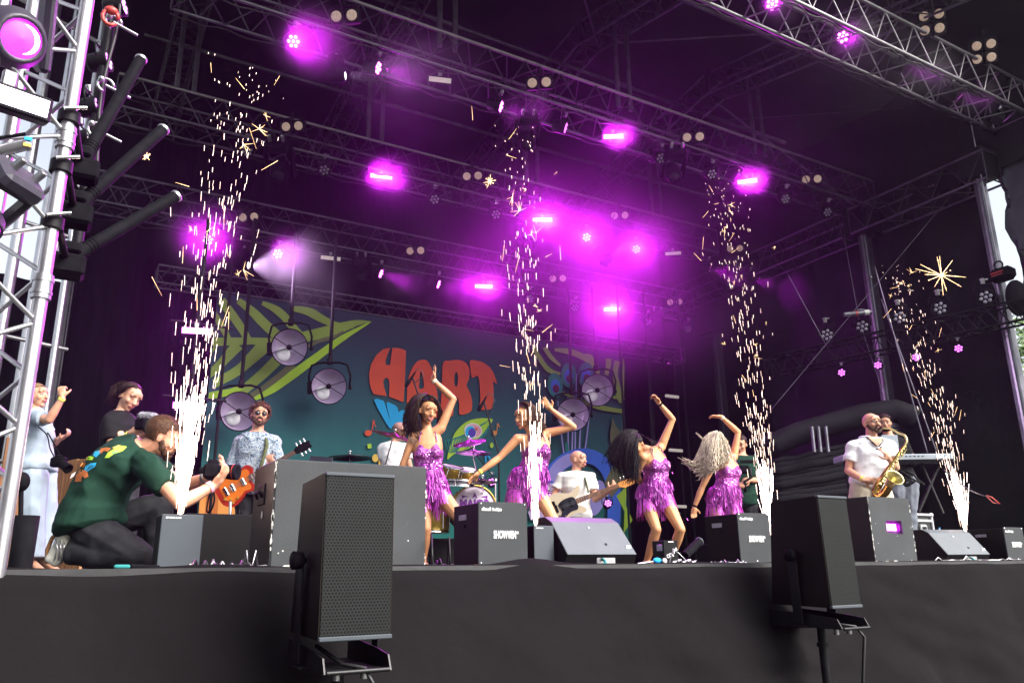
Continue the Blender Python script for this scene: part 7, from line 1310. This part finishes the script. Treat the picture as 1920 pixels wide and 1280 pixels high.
sparks(SP[0], 0, 'tall column of bright sparks rising from the left spark machine', 11, 480, .016, .30, (.14, .05), 1.1, 7, 3.1)
sparks(SP[1], 0, 'column of sparks rising before the brown haired dancer', 12, 330, .012, .36, (-.12, 0), .5, 7, 3.4, .045, .045)
sparks(SP[2], 0, 'column of sparks rising behind the right front speaker', 13, 460, .018, .42, (-.18, 0), 1.2, 9, 4.2)
sparks(SP[3], 0, 'column of sparks at the far right beside the keyboard', 14, 380, .018, .36, (-.35, .1), .9, 5, 3.3)
def starburst(px, py, D, R_, label, n=13, seed=1):
    rnd = random.Random(seed); c = uD(px, py, D); root = thing('spark_burst', label, 'spark burst', c); mb = MB(); mb.ell(c, .012, None, 8, 6)
    for k in range(n): a = 2 * pi * k / n + rnd.uniform(-.2, .2); v = (RH * cos(a) + ZV * sin(a) + TW * rnd.uniform(-.5, .5)).normalized(); mb.tube(c, c + v * R_ * rnd.uniform(.45, 1.1), .003, .0012, 5, True); q = c + v * R_ * rnd.uniform(.2, .8); mb.ell(q, .005, None, 6, 4)
    mb.build('rays', 'spark_gold', root, True)
starburst(1765, 516, 6.2, .20, 'big golden star-shaped spark burst at the right above the spark column', 14, 3); starburst(918, 340, 6.3, .06, 'small golden star-shaped spark burst under the middle truss', 10, 5); starburst(275, 293, 5.3, .04, 'tiny golden spark burst beside the black tubes', 8, 6)
# ------------------------------------------------------------ haze
hz = MB(); hz.box((0, 0, 3.9), (64, 64, 13.0)); ho = hz.build('haze', [])
hm = bpy.data.materials.new('haze_air'); hm.use_nodes = True; t = hm.node_tree; t.nodes.remove(t.nodes['Principled BSDF'])
pv = t.nodes.new('ShaderNodeVolumePrincipled'); pv.inputs['Density'].default_value = .0009; pv.inputs['Anisotropy'].default_value = .78
pv.inputs['Color'].default_value = (.92, .92, 1, 1); t.links.new(pv.outputs[0], t.nodes['Material Output'].inputs['Volume'])
ho.data.materials.append(hm); tag(ho, None, None, None, 'stuff')
hm.volume_intersection_method if hasattr(hm, 'volume_intersection_method') else None
try: hm.cycles.homogeneous_volume = True
except Exception: pass

def smoke(c, r, dens, seed, g=.55):  # smoke volume added so that lamps and beams glow in the air
    mb = MB(); mb.ell((0, 0, 0), r, None, 32, 20); o = mb.build('smoke_cloud', []); o.location = c; tag(o, None, None, None, 'stuff')
    m = bpy.data.materials.new('smoke_air'); m.use_nodes = True; t = m.node_tree; t.nodes.remove(t.nodes['Principled BSDF']); N = t.nodes; L = t.links
    pv = N.new('ShaderNodeVolumePrincipled'); pv.inputs['Anisotropy'].default_value = g; pv.inputs['Color'].default_value = (.95, .95, 1, 1); L.new(pv.outputs[0], N['Material Output'].inputs['Volume'])
    tc = N.new('ShaderNodeTexCoord'); mp = N.new('ShaderNodeMapping'); mp.inputs['Scale'].default_value = tuple(1 / q for q in r); L.new(tc.outputs['Object'], mp.inputs[0])
    ln = N.new('ShaderNodeVectorMath'); ln.operation = 'LENGTH'; L.new(mp.outputs[0], ln.inputs[0]); mr = N.new('ShaderNodeMapRange'); mr.interpolation_type = 'SMOOTHSTEP'; mr.inputs[1].default_value = 1; mr.inputs[2].default_value = .1; L.new(ln.outputs['Value'], mr.inputs[0])
    nz = N.new('ShaderNodeTexNoise'); nz.inputs['Scale'].default_value = 1.5 / r[0] if r[0] < 1.3 else .55; nz.inputs['Detail'].default_value = 2; mp2 = N.new('ShaderNodeMapping'); mp2.inputs['Location'].default_value = (seed, seed * 2, 0); L.new(tc.outputs['Object'], mp2.inputs[0]); L.new(mp2.outputs[0], nz.inputs['Vector'])
    m2 = N.new('ShaderNodeMapRange'); m2.inputs[1].default_value = .3; m2.inputs[2].default_value = .7; m2.inputs[3].default_value = .1; m2.inputs[4].default_value = 1.5; L.new(nz.outputs['Fac'], m2.inputs[0])
    ml = N.new('ShaderNodeMath'); ml.operation = 'MULTIPLY'; L.new(mr.outputs[0], ml.inputs[0]); L.new(m2.outputs[0], ml.inputs[1]); m3 = N.new('ShaderNodeMath'); m3.operation = 'MULTIPLY'; m3.inputs[1].default_value = dens; L.new(ml.outputs[0], m3.inputs[0]); L.new(m3.outputs[0], pv.inputs['Density'])
    o.data.materials.append(m); m.cycles.volume_step_rate = 1.0; return o
q = uY(1150, 500, 11.0); smoke(q, (5.6, 3.0, 2.9), .10, 3)
q = uY(1640, 110, 5.8); smoke(q, (2.6, 1.0, .9), .03, 9)
for i, (l, a, e) in enumerate(GLOW):  # a puff added in front of each listed lamp to make its halo
    d = (a - l).normalized(); big = e >= 80; R_ = (1.0 if big else (.62 if e > 42 else .45)) * (.85 + .3 * ((i * 7) % 5) / 4)
    smoke(l + d * R_ * .55 + RH * (0 if big else .12), (R_, R_, R_ * .85), (.36 if big else .50), i * 1.7)
for l, d, e in FAN[:2]: smoke(l + d * .95, (1.25, 1.1, 1.0), .11, e)  # added smoke to make the two white fan beams show
